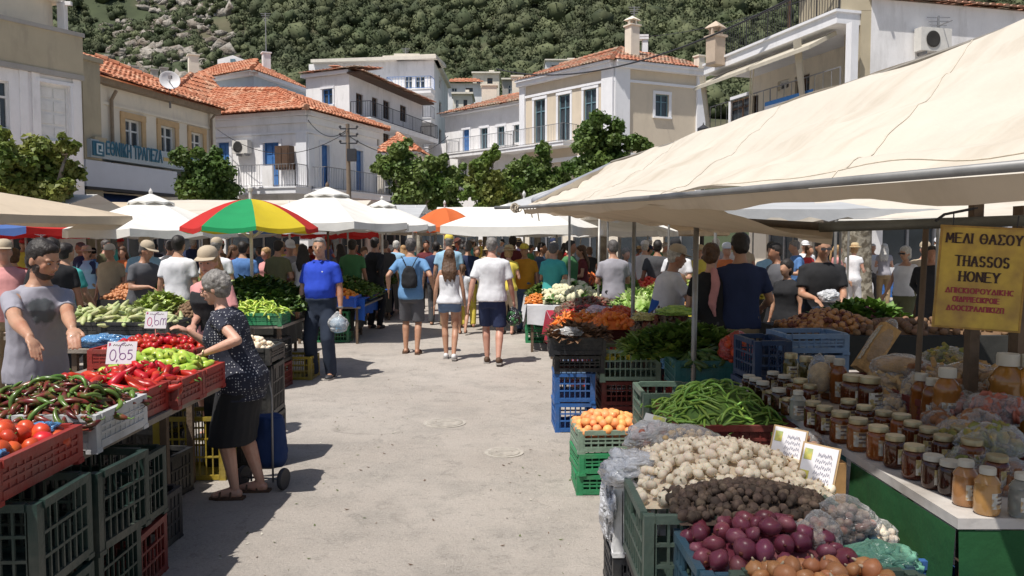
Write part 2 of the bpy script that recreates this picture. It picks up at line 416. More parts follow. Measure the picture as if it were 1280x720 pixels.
def wall_face(mb,F,z0,z1,ops,depth=.2,mi=0):
    ops=[(max(a,.02),min(b,F.L-.02),c,min(d,z1-.02))for a,b,c,d in ops if b>.05 and a<F.L-.05]
    xs=sorted({0.0,F.L,*[o[0]for o in ops],*[o[1]for o in ops]});zs=sorted({z0,z1,*[o[2]for o in ops],*[o[3]for o in ops]})
    for i in range(len(xs)-1):
        for j in range(len(zs)-1):
            cx=(xs[i]+xs[i+1])/2;cz=(zs[j]+zs[j+1])/2
            if any(o[0]<cx<o[1]and o[2]<cz<o[3]for o in ops):continue
            mb.quad(F.pt(xs[i],zs[j]),F.pt(xs[i+1],zs[j]),F.pt(xs[i+1],zs[j+1]),F.pt(xs[i],zs[j+1]),mi)
    for a,b,c,d in ops:
        p=lambda s_,z_,o:F.pt(s_,z_,o)
        mb.quad(p(a,c,0),p(b,c,0),p(b,c,-depth),p(a,c,-depth),mi);mb.quad(p(a,d,-depth),p(b,d,-depth),p(b,d,0),p(a,d,0),mi)
        mb.quad(p(a,c,-depth),p(a,d,-depth),p(a,d,0),p(a,c,0),mi);mb.quad(p(b,c,0),p(b,d,0),p(b,d,-depth),p(b,c,-depth),mi)
def opening(h,F,o,style,depth=.2):
    a,b,c,d=o;wdt=b-a
    st=dict(frame=M_wood_white,trim=None,tw=.14,kind='window',leaf=None,sill=True,bars=True);st.update(style)
    mb=MB()
    if st['trim']:
        T=st['tw'];o1=.05
        F.prism(mb,a-T,a,c,d,.002,o1,0);F.prism(mb,b,b+T,c,d,.002,o1,0);F.prism(mb,a-T,b+T,d,d+T,.002,o1+.02,0)
        if st['sill']and st['kind']=='window':F.prism(mb,a-T,b+T,c-.1,c,.002,.12,0)
    m2=st['frame'];fw=.07 if wdt>.7 else .05;D0,D1=-depth+.03,-depth+.09
    for(x0,x1,y0,y1)in((a,a+fw,c,d),(b-fw,b,c,d),(a+fw,b-fw,d-fw,d),(a+fw,b-fw,c,c+fw)):F.prism(mb,x0,x1,y0,y1,D0,D1,1)
    mid=(a+b)/2
    if not st['leaf']:
        F.prism(mb,mid-fw*.6,mid+fw*.6,c+fw,d-fw,D0,D1+.01,1)
        if st['bars']:
            zt=d-(d-c)*(.28 if st['kind']=='door' else .33)
            F.prism(mb,a+fw,mid-fw*.6,zt-.03,zt+.03,D0,D1-.005,1);F.prism(mb,mid+fw*.6,b-fw,zt-.03,zt+.03,D0,D1-.005,1)
    win=mb.build(st['kind'],[st['trim']or m2,m2],h)
    mb=MB();e=fw*.5
    F.prism(mb,a+e,b-e,c+e,d-e,-depth+.005,-depth+.04)
    if st['leaf']:
        pm=MB()
        F.prism(pm,a+fw,b-fw,c+fw,d-fw,-depth+.045,-depth+.06)
        n=2
        for k in range(n):
            x0=a+fw+(wdt-2*fw)*k/n+.03;x1=a+fw+(wdt-2*fw)*(k+1)/n-.03
            m_=4 if st['kind']=='door' else 3
            for q in range(m_):
                z0=c+fw+(d-c-2*fw)*q/m_+.05;z1=c+fw+(d-c-2*fw)*(q+1)/m_-.05
                F.prism(pm,x0,x1,z0,z1,-depth+.062,-depth+.085)
        lo=pm.build('shutter',st['leaf'],win)
        lo.location=-V((0,0,0))
        fix(lo,h)
    pn=mb.build('pane',M_glass,win);fix(pn,h)
    return win
def fix(o,h): # sub-part verts were given in world coordinates: bring them to the house's own origin
    hh=V(h['_w']);me=o.data
    if not me.get('_fx'):
        me.transform(Matrix.Translation(-hh));me['_fx']=1
def railing(F,s0,s1,z0,z1,o,m,parent,step=.14,sides=True,name='railing'):
    mb=MB();pts=[F.pt(s0,0,o),F.pt(s1,0,o)]
    if sides:pts=[F.pt(s0,0,.02)]+pts+[F.pt(s1,0,.02)]
    for a,b in zip(pts[:-1],pts[1:]):
        n=max(1,int((b-a).length/step))
        for z in(z0+.08,z1):mb.bar(a+V((0,0,z)),b+V((0,0,z)),.04,.03)
        for i in range(n+1):
            q=a.lerp(b,i/n);t_=.035 if i in(0,n)or i%10==0 else .016
            mb.bar(q+V((0,0,z0)),q+V((0,0,z1)),t_)
    return mb.build(name,m,parent)
def balcony(h,F,s0,s1,z,depth,th=.18,rail=M_irong,rh=1.0,m=W_trim,step=.14):
    mb=MB();F.prism(mb,s0,s1,z-th,z,.0,depth);F.prism(mb,s0-.05,s1+.05,z-.05,z+.02,.004,depth+.05)
    b=mb.build('balcony',m,h)
    r=railing(F,s0+.04,s1-.04,z,z+rh,depth-.04,rail,b,step);fix(r,h);return b
def tiles(mb,e0,e1,r1,r0,pitch=.26,row=.42,mi=0,amp=.07):
    e0,e1,r1,r0=V(e0),V(e1),V(r1),V(r0)
    ex=(e1-e0).normalized();nrm=ex.cross(r0-e0 if(r0-e0).length>.1 else r1-e0).normalized()
    if nrm.z<0:nrm=-nrm
    up=nrm.cross(ex).normalized()
    if up.dot(r0-e0)<0:up=-up
    q=[((p-e0).dot(ex),(p-e0).dot(up))for p in(e0,e1,r1,r0)]
    def inside(x,y):
        for i in range(4):
            a=q[i];b=q[(i+1)%4]
            if abs(a[0]-b[0])+abs(a[1]-b[1])<1e-4:continue
            if(b[0]-a[0])*(y-a[1])-(b[1]-a[1])*(x-a[0])<-1e-3:return False
        return True
    xmin=min(p[0]for p in q);xmax=max(p[0]for p in q);ymax=max(p[1]for p in q)
    nxx=int((xmax-xmin)/pitch)+1;nyy=int(ymax/row)+1
    prof=[(0,0),(.22,.75),(.5,1.0),(.78,.75),(1,0)]
    for j in range(nyy):
        y0=j*row-(.10 if j==0 else 0);y1=min((j+1)*row,ymax)
        if y1<=y0:continue
        for i in range(nxx):
            x0=xmin+i*pitch
            if not inside(x0+pitch/2,(max(y0,0)+y1)/2):continue
            jt=rng.uniform(-.012,.012);vs=[]
            for yy,lift in((y0-.04,.045),(y1,.0)):
                for(fx,hh_)in prof:vs.append(e0+ex*(x0+fx*pitch)+up*yy+nrm*(hh_*amp+lift+jt))
            mb.add(vs,[(k,k+1,k+6,k+5)for k in range(4)]+[(4,3,2,1,0)],mi)
    mb.poly([e0-nrm*.03,e1-nrm*.03,r1-nrm*.03,r0-nrm*.03],mi)
def ridge(mb,a,b,r=.13,mi=0):
    a=V(a);b=V(b);n=max(1,int((b-a).length/.4))
    for i in range(n):
        p=a.lerp(b,i/n);q=a.lerp(b,(i+1.08)/n);mb.tube([p+V((0,0,.05)),q+V((0,0,.03))],[r*1.12,r*.95],8,True,mi)
def house(name,label,cat,foot,z0,z1,wm,faces,base=None):
    """foot: 2-D corners counter-clockwise; faces: {edge index: [(rect or (s0,s1,z0,z1), style)]}"""
    c=sum((V(p)for p in foot),V((0,0)))/len(foot)
    h=thing(name,label,cat,(c.x,c.y,z0),world=True);h.location=(c.x,c.y,z0)
    mb=MB();Fs=[]
    todo=[]
    for i in range(len(foot)):
        F=Face(foot[i],foot[(i+1)%len(foot)]);Fs.append(F);ops=[]
        for r,st in faces.get(i,[]):
            o=F.rect(r[1:])if r[0]=='px' else r
            o=(max(o[0],.05),min(o[1],F.L-.05),o[2],o[3]);ops.append(o);todo.append((F,o,st))
        wall_face(mb,F,z0,z1,ops)
    mb.poly([(V(p).x,V(p).y,z1)for p in foot])
    mb.build('wall',wm,h)
    for F,o,st in todo:opening(h,F,o,st)
    return h,Fs
def ac_unit(h,F,s,z,name='air_conditioner',w_=.85,hh=.6):
    mb=MB();F.prism(mb,s,s+w_,z,z+hh,.08,.38,0)
    c=F.pt(s+w_*.38,z+hh/2,.385);q=Matrix(((F.t.x,0,F.n.x),(F.t.y,0,F.n.y),(0,1,0))).to_4x4()
    mb.lathe([(.24,0),(.25,.02),(.20,.025),(.0,.012)],20,c,1,mat4=q)
    for k in(.2,.65):F.prism(mb,s+k,s+k+.04,z-.1,z,.0,.36,2)
    return mb.build(name,[mat('ac_white',(.62,.60,.56),.5,.08,6),M_dark,M_irong],h)
def chimney(h,p,w_,z0,z1,m=W_cream,cap=True):
    mb=MB();mb.box((p[0],p[1],(z0+z1)/2),(w_,w_,z1-z0),(0,0,.5));mb.box((p[0],p[1],z1+.03),(w_*1.25,w_*1.25,.08),(0,0,.5))
    if cap:
        for dx in(-1,1):
            for dy in(-1,1):mb.box((p[0]+dx*w_*.32,p[1]+dy*w_*.32,z1+.2),(.09,.09,.28),(0,0,.5))
        mb.lathe([(w_*.85,z1+.34),(w_*.6,z1+.44),(0.0,z1+.62)],4,(p[0],p[1],0))
    return mb.build('chimney',m,h)
def antenna(h,p,z0,z1):
    mb=MB();mb.bar((p[0],p[1],z0),(p[0],p[1],z1),.05)
    for k in range(5):mb.bar((p[0]-.35+.05*k,p[1],z1-.12*k-.05),(p[0]+.35-.05*k,p[1],z1-.12*k-.05),.025)
    mb.bar((p[0],p[1],z1-.3),(p[0]+.1,p[1]-.6,z1-.3),.025)
    return mb.build('antenna',M_irong,h)
BLUE_DOOR=dict(frame=M_wood_blue,trim=W_trim,kind='door',leaf=M_wood_blue);BLUE_WIN=dict(frame=M_wood_blue,trim=W_trim,leaf=M_wood_blue)
DARK_DOOR=dict(frame=M_wood_brown,kind='door');DARK_WIN=dict(frame=M_wood_white);OCHRE=dict(trim=M_ochre,tw=.22,frame=M_wood_white)
TEAL_DOOR=dict(trim=W_trim,tw=.16,frame=M_wood_teal,kind='door');SHOP=dict(frame=M_irong,kind='window',bars=False)
WHITE_DOOR=dict(frame=M_wood_white,kind='door',leaf=M_wood_white,trim=W_trim,tw=.1)
def px(*a):return('px',)+a
# ---- L1: white house with stepped tan parapet at the far left
a=GP(-90,21.2);b=GP(103,24.8);nrm_=Face(a,b).n
h,Fs=house('townhouse','white flat fronted house with a tan parapet at the far left of the square','house',[a,b,b-nrm_*8,a-nrm_*8],0,6.75,W_white,
    {0:[(px(-12,100,11,160),DARK_WIN),(px(48,105,87,176),WHITE_DOOR),((.6,3.4,.3,2.9),SHOP)]})
F=Fs[0];mb=MB();F.prism(mb,-.1,F.L+.02,6.752,7.9,-.5,.10);F.prism(mb,-.1,F.L+.06,7.9,8.02,-.55,.16,1);F.prism(mb,-.1,F.L+.02,6.6,6.75,.003,.14,1)
for s_ in(F.sz(25,140)[0],F.sz(40,140)[0],F.L-.3):F.prism(mb,s_,s_+.22,3.4,6.6,.003,.06,2)
mb.build('parapet',[W_tan,W_grey,W_white],h)
c1=GP(104,26.3);c2=GP(126,27.0);F1=Face(c1,c2)
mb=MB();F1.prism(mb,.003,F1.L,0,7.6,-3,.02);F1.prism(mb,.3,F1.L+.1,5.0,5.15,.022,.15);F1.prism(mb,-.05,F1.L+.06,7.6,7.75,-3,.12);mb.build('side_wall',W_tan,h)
mb=MB();F2=Face(GP(-60,22.5),GP(70,26));F2.prism(mb,0,F2.L,7.2,9.3,-2.5,0,0);F2.prism(mb,0,F2.L+.25,9.3,9.42,-3,.3,0);mb.build('upper_storey',W_cream,h)
mb=MB();tiles(mb,F2.pt(0,9.5,.4),F2.pt(F2.L,9.5,.4),F2.pt(F2.L-1.4,10.2,-2.0),F2.pt(0,10.3,-2.0));mb.build('roof',M_tileold,h)
mb=MB();q=P(79,50,26);mb.bar((q.x,q.y,8),(q.x,q.y,9.25),.22);mb.bar((q.x-.15,q.y,9.28),(q.x+.3,q.y,9.28),.12);mb.build('vent_pipe',W_white,h)
# ---- L2: bank
a=GP(118,27.3);b=GP(267,34.2)
h,Fs=house('bank_building','cream bank building with three ochre framed windows and a blue lettered sign','bank',[a,b,b+V((-7,2.2)),a+V((-7,2.2))],0,7.05,W_cream,
    {0:[(px(155,150,176,192),OCHRE),(px(200,158,218,197),OCHRE),(px(238,166,253,203),OCHRE),((.6,6.0,.3,2.6),SHOP)]})
F=Fs[0];mb=MB();F.prism(mb,-.1,F.L+.1,7.055,7.25,-.3,.30,0);F.prism(mb,F.L-.35,F.L,3.5,7.05,.003,.08,1);F.prism(mb,.1,.35,3.5,7.05,.003,.06,1);F.prism(mb,0,F.L,6.4,6.5,.003,.05,1)
mb.build('cornice',[M_gutter,W_cream],h)
mb=MB();s_=F.sz(260,150)[0];mb.tube([F.pt(s_,7.0,.35),F.pt(s_,6.8,.16),F.pt(s_,3.3,.16)],.05,8);mb.build('drainpipe',M_gutter,h);mb=MB();s_=F.sz(137,150)[0];mb.tube([F.pt(s_,6.9,.3),F.pt(s_,6.6,.1),F.pt(s_,3.6,.1)],.06,8)
mb.build('drainpipe',M_gutter,h)
mb=MB();tiles(mb,F.pt(-.3,7.28,.45),F.pt(F.L+.4,7.28,.45),F.pt(F.L-3.0,8.9,-3.2),F.pt(2.2,8.9,-3.2));ridge(mb,F.pt(F.L+.3,7.3,.4),F.pt(F.L-3.0,8.95,-3.2))
tiles(mb,F.pt(F.L+.3,7.28,.35),F.pt(F.L+.3,7.28,-6.2),F.pt(F.L-3.0,8.9,-3.2),F.pt(F.L-3.0,8.9,-3.2));mb.build('roof',M_tile,h)
# bank sign band
s0=F.sz(96,190)[0];s1=F.sz(214,205)[0];s2=F.sz(229,205)[0];zt=F.sz(150,183)[1];zb=F.sz(150,204)[1]
M_signgrey=mat('sign_grey_panel',(.40,.46,.50),.5,.05,3,world=True);M_signblue=mat('sign_teal_blue',(.03,.14,.22),.5,.05,3,world=True);M_signgold=mat('sign_gold',(.55,.40,.16),.5,.05,3)
t=thing('bank_sign','long grey bank fascia with teal Greek lettering across the cream building','sign',tuple(F.pt(s0,zb,.55)),world=True)
mb=MB();F.prism(mb,s0,s1-.02,zb,zt,.02,.55);mb.build('fascia',M_signgrey,t)
for(x0,x1,k)in((F.sz(97,190)[0],F.sz(111,190)[0],0),(s1+.02,s2+.1,1)):
    mb=MB();F.prism(mb,x0,x1,zb+(.06 if k==0 else-.12),zt-(.06 if k==0 else-.06),.56 if k==0 else .02,.60,0)
    mx_=(x0+x1)/2;zm=(zb+zt)/2
    if k:F.prism(mb,mx_-.24,mx_+.24,zm-.26,zm+.26,.602,.62,1)
    for(dx,dz,ww,hh_)in((-.1,0,.07,.34),(.0,.14,.2,.06),(.08,-.05,.16,.06),(.12,.06,.06,.22),(0,-.16,.22,.05)):
        F.prism(mb,mx_+dx-ww/2,mx_+dx+ww/2,zm+dz-hh_/2,zm+dz+hh_/2,.622,.632,2)
    mb.build('logo_panel',[M_signblue if k==0 else M_signgrey,M_signblue,mat('sign_pale',(.55,.65,.7),.5,0)],t)
ang=math.atan2(F.t.y,F.t.x);zc=(zt+zb)/2+.04
me_w=(s1-s0)
def ftext(par,F,s_,z,txt,size,m,o,sx=1.0,name='lettering',**kw):
    me=text_mesh(txt,size,**kw);me.materials.clear();me.materials.append(m)
    ob=put(name,me,par);w0=V(par['_w']);ob.location=F.pt(s_,z,o)-w0;ob.rotation_euler=(R(90),0,math.atan2(F.t.y,F.t.x));ob.scale=(sx,1,1);return ob
x0=F.sz(114,190)[0];x1=F.sz(186,200)[0]
ftext(t,F,(x0+x1)/2,zc,'ΕΘΝΙΚΗ ΤΡΑΠΕΖΑ',.62,M_signblue,.575,sx=(x1-x0)/(.62*8.6),offset=.012,extrude=.01)
mb=MB();x2=F.sz(188,200)[0];x3=F.sz(211,203)[0];F.prism(mb,x2,x3,zc-.10,zc+.03,.552,.57);mb.build('gold_line',M_signgold,t)
t=thing('blank_signboard','blank white panel hanging below the bank fascia','sign',tuple(F.pt(s0,3,.5)),world=True)
mb=MB();zt2=F.sz(150,206)[1];zb2=F.sz(150,238)[1];F.prism(mb,s0-.2,F.sz(207,220)[0],zb2,zt2-.04,.05,.5);mb.build('panel',mat('panel_white',(.60,.62,.68),.6,.04,2,world=True),t)
mb=MB();F.prism(mb,s0-.2,F.sz(209,220)[0],zb2-.1,zb2-.004,.05,.53);mb.build('edge',M_iron,t)
mb=MB();F.prism(mb,F.sz(209,220)[0],F.sz(236,220)[0],zb2+.3,zb-.2,.0,.25);mb.build('dark_box',M_iron,t)
# navy awning below
t=thing('awning','dark navy blue awning over the bank entrance','awning',tuple(F.pt(1,3,.0)),world=True)
mb=MB();z_=zb2-.15;mb.prism([F.pt(-1.2,z_,.05),F.pt(-1.2,z_-.95,1.6),F.pt(-1.2,z_-1.0,1.6),F.pt(-1.2,z_-.05,.05)],F.pt(3.2,0,0)-F.pt(0,0,0));mb.build('canopy',mat('navy_canvas',(.015,.035,.11),.8,.1,3,world=True),t)
mb=MB();mb.bar(F.pt(-1.2,z_-1.0,1.62),F.pt(2.0,z_-1.0,1.62),.06);mb.build('front_bar',M_irong,t)
# ---- roof house behind bank
h,Fs=house('townhouse','house behind the bank with a large orange hipped roof','house',[GP(190,38),GP(300,44),GP(292,52),GP(150,46)],0,7.6,W_cream,{})
top=P(243,95,45);A=V((*GP(186,37.6),7.75));B=V((*GP(304,43.8),7.75));C_=V((*GP(294,53),7.75));D=V((*GP(146,46.5),7.75));r1=P(238,94,44.5);r2=P(256,100,47)
mb=MB();tiles(mb,A,B,r2,r1);tiles(mb,D,A,r1,r1);tiles(mb,B,C_,r2,r2);ridge(mb,A,r1);ridge(mb,B,r2);ridge(mb,r1,r2);mb.build('roof',M_tile,h)
def dish(name,label,p,r,d):
    t=thing(name,label,'satellite dish',tuple(p));q=d.to_track_quat('Z','Y').to_matrix().to_4x4()
    mb=MB();mb.lathe([(0,0),(r*.4,.03*r*4),(r*.8,.12*r*2),(r,.36*r),(r*1.02,.36*r),(r*.8,.12*r*2-.03),(0,-.04)],24,(0,0,0),mat4=q);mb.build('reflector',mat('dish_white',(.68,.68,.68),.5,.05),t,True)
    mb=MB();mb.bar((0,0,-1.0),(0,0,0.0),.06);mb.bar((0,0,-.05),tuple(q@V((0,-.05,r*.95))),.03);mb.box(tuple(q@V((0,0,r*.95))),(.12,.12,.12));mb.build('mount',M_irong,t)
dish('satellite_dish','white satellite dish on the orange roof beside the bank eave',P(212,102,31),.37,V((.5,-1,.35)))
# ---- L3: corner house with blue doors
B2=V((-9.15,36.0));A2=V((-13.9,37.75));C2=V((-7.0,41.9));D2=A2+(C2-B2)
h,Fs=house('corner_house','white corner house with blue shuttered doors and iron balconies','house',[A2,B2,C2,D2],0,7.3,W_white,
    {0:[(px(272,178,287,212),BLUE_WIN),(px(329,178,349,235),BLUE_DOOR),((.5,4.6,.2,2.9),SHOP)],1:[(px(401,181,411,234),BLUE_DOOR),(px(444,188,453,238),BLUE_DOOR),((.6,5.2,.2,2.8),SHOP)]})
mb=MB()
for F in Fs[:2]:
    F.prism(mb,-.15,F.L+.15,7.305,7.5,-.4,.32);F.prism(mb,-.05,F.L+.05,7.0,7.3,.003,.12);F.prism(mb,-.02,F.L+.02,6.55,6.65,.003,.07)
Fs[0].prism(mb,Fs[0].L-.55,Fs[0].L+.0,4.2,6.55,.003,.06);Fs[1].prism(mb,.05,.5,4.2,6.5,.003,.06)
mb.build('cornice',W_trim,h)
e=.55;F0,F1=Fs[0],Fs[1]
A=F0.pt(-.3,7.52,e);B=F0.pt(F0.L+e*.7,7.52,e);B_=F1.pt(-e*.7,7.52,e);C_=F1.pt(F1.L+.4,7.52,e);D=V((*D2,7.52))
r1=P(348,113,40.2);r0=P(268,113,43.5)
mb=MB();tiles(mb,A,B,r1,r0);tiles(mb,B,C_,r1,r1);tiles(mb,C_,V((*D2,7.52)),r0,r1);tiles(mb,V((*D2,7.52)),A,r0,r0);ridge(mb,B,r1);ridge(mb,r1,r0);ridge(mb,C_,r1);mb.build('roof',M_tile,h)
z_b=F0.sz(340,236)[1]
balcony(h,F0,F0.sz(298,236)[0],F0.sz(383,236)[0]+.1,z_b,.95,.28)
balcony(h,F1,.3,F1.L-.1,z_b-.05,.8,.28)
ac_unit(h,F0,F0.sz(297,190)[0],F0.sz(300,193)[1])
mb=MB();s_=F0.sz(352,190)[0];F0.prism(mb,s_,s_+.75,F0.sz(352,213)[1],F0.sz(352,184)[1],.1,.5);F0.prism(mb,s_+.05,s_+.35,F0.sz(352,211)[1],F0.sz(352,187)[1],.502,.53);F0.prism(mb,s_+.4,s_+.7,F0.sz(352,211)[1],F0.sz(352,187)[1],.502,.53)
mb.build('wooden_cabinet',M_wood_brown,h)
mb=MB();s_=F0.sz(345,236)[0];F0.prism(mb,s_,s_+.55,z_b,z_b+.95,.86,.98);mb.build('balcony_panel',W_white,h)
# ---- L4 pale blue house
h,Fs=house('townhouse','pale blue house with an orange hipped roof and tall chimney','house',[GP(236,53),GP(318,50),GP(384,56),GP(300,64)],0,12.1,W_blue,{0:[(px(298,111,315,118),dict(frame=M_wood_blue))],1:[(px(350,116,356,122),dict(frame=M_wood_brown)),(px(366,121,374,128),dict(frame=M_wood_brown))]})
A=V((*GP(228,53),12.15));B=V((*GP(316,49.2),12.15));C_=V((*GP(388,56),12.15));D=V((*GP(300,66),12.15));ap=P(322,79,57);ap0=P(276,82,59)
mb=MB();tiles(mb,A,B,ap,ap0);tiles(mb,B,C_,ap,ap);tiles(mb,D,A,ap0,ap0);ridge(mb,B,ap);ridge(mb,A,ap0);ridge(mb,ap,ap0);mb.build('roof',M_tile,h)
mb=MB();
for F in Fs[:2]:F.prism(mb,-.1,F.L+.1,11.9,12.12,.003,.4)
mb.build('eave',W_trim,h)
p=P(333,86,55.5);chimney(h,(p.x,p.y),.5,p.z-.8,P(333,67,55.5).z,W_white,False);antenna(h,(p.x,p.y),P(333,66,55.5).z,P(333,16,55.5).z)
mb=MB();g0=P(272,83,60);g1=P(312,83,60);tp=P(291,69,60)
mb.prism([g0,g1,V((g1.x,g1.y,g1.z+.35)),tp,V((g0.x,g0.y,g0.z+.5))],(0,3,0));mb.build('dormer',W_white,h)
mb=MB();q=P(291,78,59.95);mb.box(q,(.35,.06,.5));mb.build('dormer_window',M_wood_teal,h)
# small rooftops to the left of it
h,Fs=house('townhouse','low white house with small chimneys behind the bank roof','house',[GP(126,60),GP(232,62),GP(232,70),GP(126,70)],0,13.3,W_white,{0:[(px(150,96,158,108),dict(frame=M_wood_teal)),(px(140,96,146,108),dict(frame=M_wood_teal))]})
mb=MB();tiles(mb,V((*GP(126,59.7),13.3)),V((*GP(190,60.5),13.3)),V((*GP(180,66),14.2)),V((*GP(130,66),14.2)),.35,.6);mb.build('roof',M_tileold,h)
for u_,vt in((168,84),(172,88),(193,88),(205,86),(242,70)):
    p=P(u_,95,61);chimney(h,(p.x,p.y),.5 if u_!=242 else .7,13,P(u_,vt,61).z,W_grey if u_!=242 else W_cream,False)
# ---- C1
a=GP(383,50.5);b=GP(437,49);c=GP(528,60)
h,Fs=house('apartment_house','cream three storey house with long iron balcony under a sloping tiled eave','house',[a,b,c,GP(470,70)],0,11.85,W_white,
    {0:[(px(403,111,416,131),dict(frame=M_wood_blue,trim=W_trim,tw=.12)),(px(403,152,416,175),dict(frame=M_wood_blue,trim=W_trim,tw=.12))],
     1:[(px(445,117,454,143),DARK_DOOR),(px(465,122,472,146),DARK_DOOR),(px(479,126,487,149),DARK_DOOR),(px(500,132,508,152),DARK_DOOR),(px(465,166,474,190),DARK_DOOR),(px(479,166,487,190),DARK_DOOR)]})
F0,F1=Fs[0],Fs[1]
mb=MB();F0.prism(mb,-.2,F0.L+.1,11.86,12.05,-2,.25);mb.build('cornice',W_trim,h)
mb=MB();tiles(mb,F0.pt(-.2,12.1,.3),F0.pt(F0.L+1.0,12.1,.3),F0.pt(F0.L,12.8,-3.5),F0.pt(0,12.8,-3.5));tiles(mb,F1.pt(-.3,11.9,.95),F1.pt(F1.L,11.9,1.0),F1.pt(F1.L,12.45,-1.5),F1.pt(.2,12.45,-1.5));mb.build('roof',M_tileold,h)
mb=MB();F1.prism(mb,-.3,F1.L,11.78,11.88,0,.95);mb.build('eave',M_wood_brown,h)
zb_=F1.sz(445,150)[1];balcony(h,F1,.1,F1.L-.3,zb_,1.35,.3,M_iron,1.0,step=.16);balcony(h,F1,.1,F1.L-.3,zb_-3.2,1.35,.3,M_iron,1.0,step=.2)
# ---- C2 tall white
a=GP(387,66);b=GP(543,64.5);c=GP(560,76)
h,Fs=house('apartment_building','tall white block with blue balcony railings and a flat roof','building',[a,b,c,GP(440,84)],0,16.1,W_white,
    {0:[(px(506,95,515,113),dict(frame=M_wood_white)),(px(519,95,531,113),dict(frame=M_wood_white)),(px(463,94,475,101),dict(frame=M_wood_brown)),(px(506,130,515,146),DARK_DOOR),(px(519,130,529,146),DARK_DOOR),(px(506,164,515,184),DARK_DOOR),(px(519,164,529,184),DARK_DOOR)],
     1:[(px(549,128,552,144),dict(frame=M_wood_brown)),(px(549,162,552,182),dict(frame=M_wood_brown)),(px(549,98,552,112),dict(frame=M_wood_white))]})
F0,F1=Fs[0],Fs[1]
mb=MB();F0.prism(mb,F0.sz(392,80)[0],F0.L+.3,16.1,16.35,-3,.6);F0.prism(mb,F0.sz(480,80)[0],F0.L+.2,16.35,16.5,-3,.35);F1.prism(mb,0,F1.L+.2,16.1,16.35,-3,.3);mb.build('roof_slab',W_pale,h)
q0=P(496,80,66);q1=P(522,80,66);mb=MB();mb.b2((q0.x,66,16.2),(q1.x,69,P(500,70,66).z));mb.b2((q0.x-.2,65.8,P(500,70,66).z),(q1.x+.2,69.2,P(500,70,66).z+.15));mb.build('roof_hut',W_pale,h)
for(vz,nm)in((115,0),(151,1),(187,2)):
    z_=F0.sz(510,vz)[1];balcony(h,F0,F0.sz(489,vz)[0],F0.L+.05,z_,1.3,.35,mat('blue_rail',(.10,.22,.5),.5,.05,world=True)if nm==0 else M_irong,.95,W_white,.22)
antenna(h,(q0.x+.6,67),P(500,70,66).z,P(500,56,66).z)
# ---- C3 small tiled house
a=GP(468,44);b=GP(522,43);c=GP(545,49)
h,Fs=house('small_house','low house with a small orange hipped roof behind the plane tree','house',[a,b,c,GP(480,52)],0,6.4,W_pale,{0:[((.5,1.6,3.6,5.2),DARK_WIN),((.4,2.3,.2,2.6),SHOP)]})
mb=MB();A=V((*GP(466,43.6),6.5));B=V((*GP(524,42.6),6.5));C_=V((*GP(548,49),6.5));ap=P(497,168,46.5);tiles(mb,A,B,ap,ap);tiles(mb,B,C_,ap,ap);ridge(mb,B,ap);mb.build('roof',M_tile,h)
# ---- C4
a=GP(556,60);b=GP(658,54)
h,Fs=house('row_house','white low house with a pale blue door and an orange tiled roof','house',[a,b,b+V((1,8)),a+V((1,8))],0,10.9,W_white,
    {0:[(px(579,162,587,190),BLUE_DOOR),(px(601,160,610,186),TEAL_DOOR),(px(622,158,631,182),TEAL_DOOR),(px(643,156,650,178),TEAL_DOOR),(px(575,208,583,222),DARK_WIN),(px(600,208,612,224),DARK_WIN)]})
F=Fs[0];mb=MB();F.prism(mb,-.1,F.L+.1,10.9,11.05,-.3,.4);mb.build('cornice',W_trim,h)
mb=MB();tiles(mb,F.pt(-.2,11.08,.5),F.pt(F.L+.2,11.08,.5),F.pt(F.L,12.6,-4),F.pt(1.5,12.6,-4));ridge(mb,F.pt(1.5,12.6,-4),F.pt(F.L,12.6,-4));mb.build('roof',M_tileold,h)
z_=F.sz(600,191)[1];balcony(h,F,F.sz(573,191)[0],F.L,z_,1.2,.3,M_irong,1.0,W_white)
mb=MB();F.prism(mb,F.sz(550,190)[0],F.sz(574,190)[0],z_-.4,z_+.8,.9,1.1);mb.build('terrace_wall',W_white,h)
for(u0,u1,vt)in((602,621,107),(640,653,96)):
    p0=P(u0,130,62);p1=P(u1,130,62);mb=MB();mb.b2((p0.x,62,10),(p1.x,63,P(u0,vt,62).z));mb.b2((p0.x-.1,61.9,P(u0,vt,62).z),(p1.x+.1,63.1,P(u0,vt,62).z+.12));mb.build('chimney',W_cream,h)
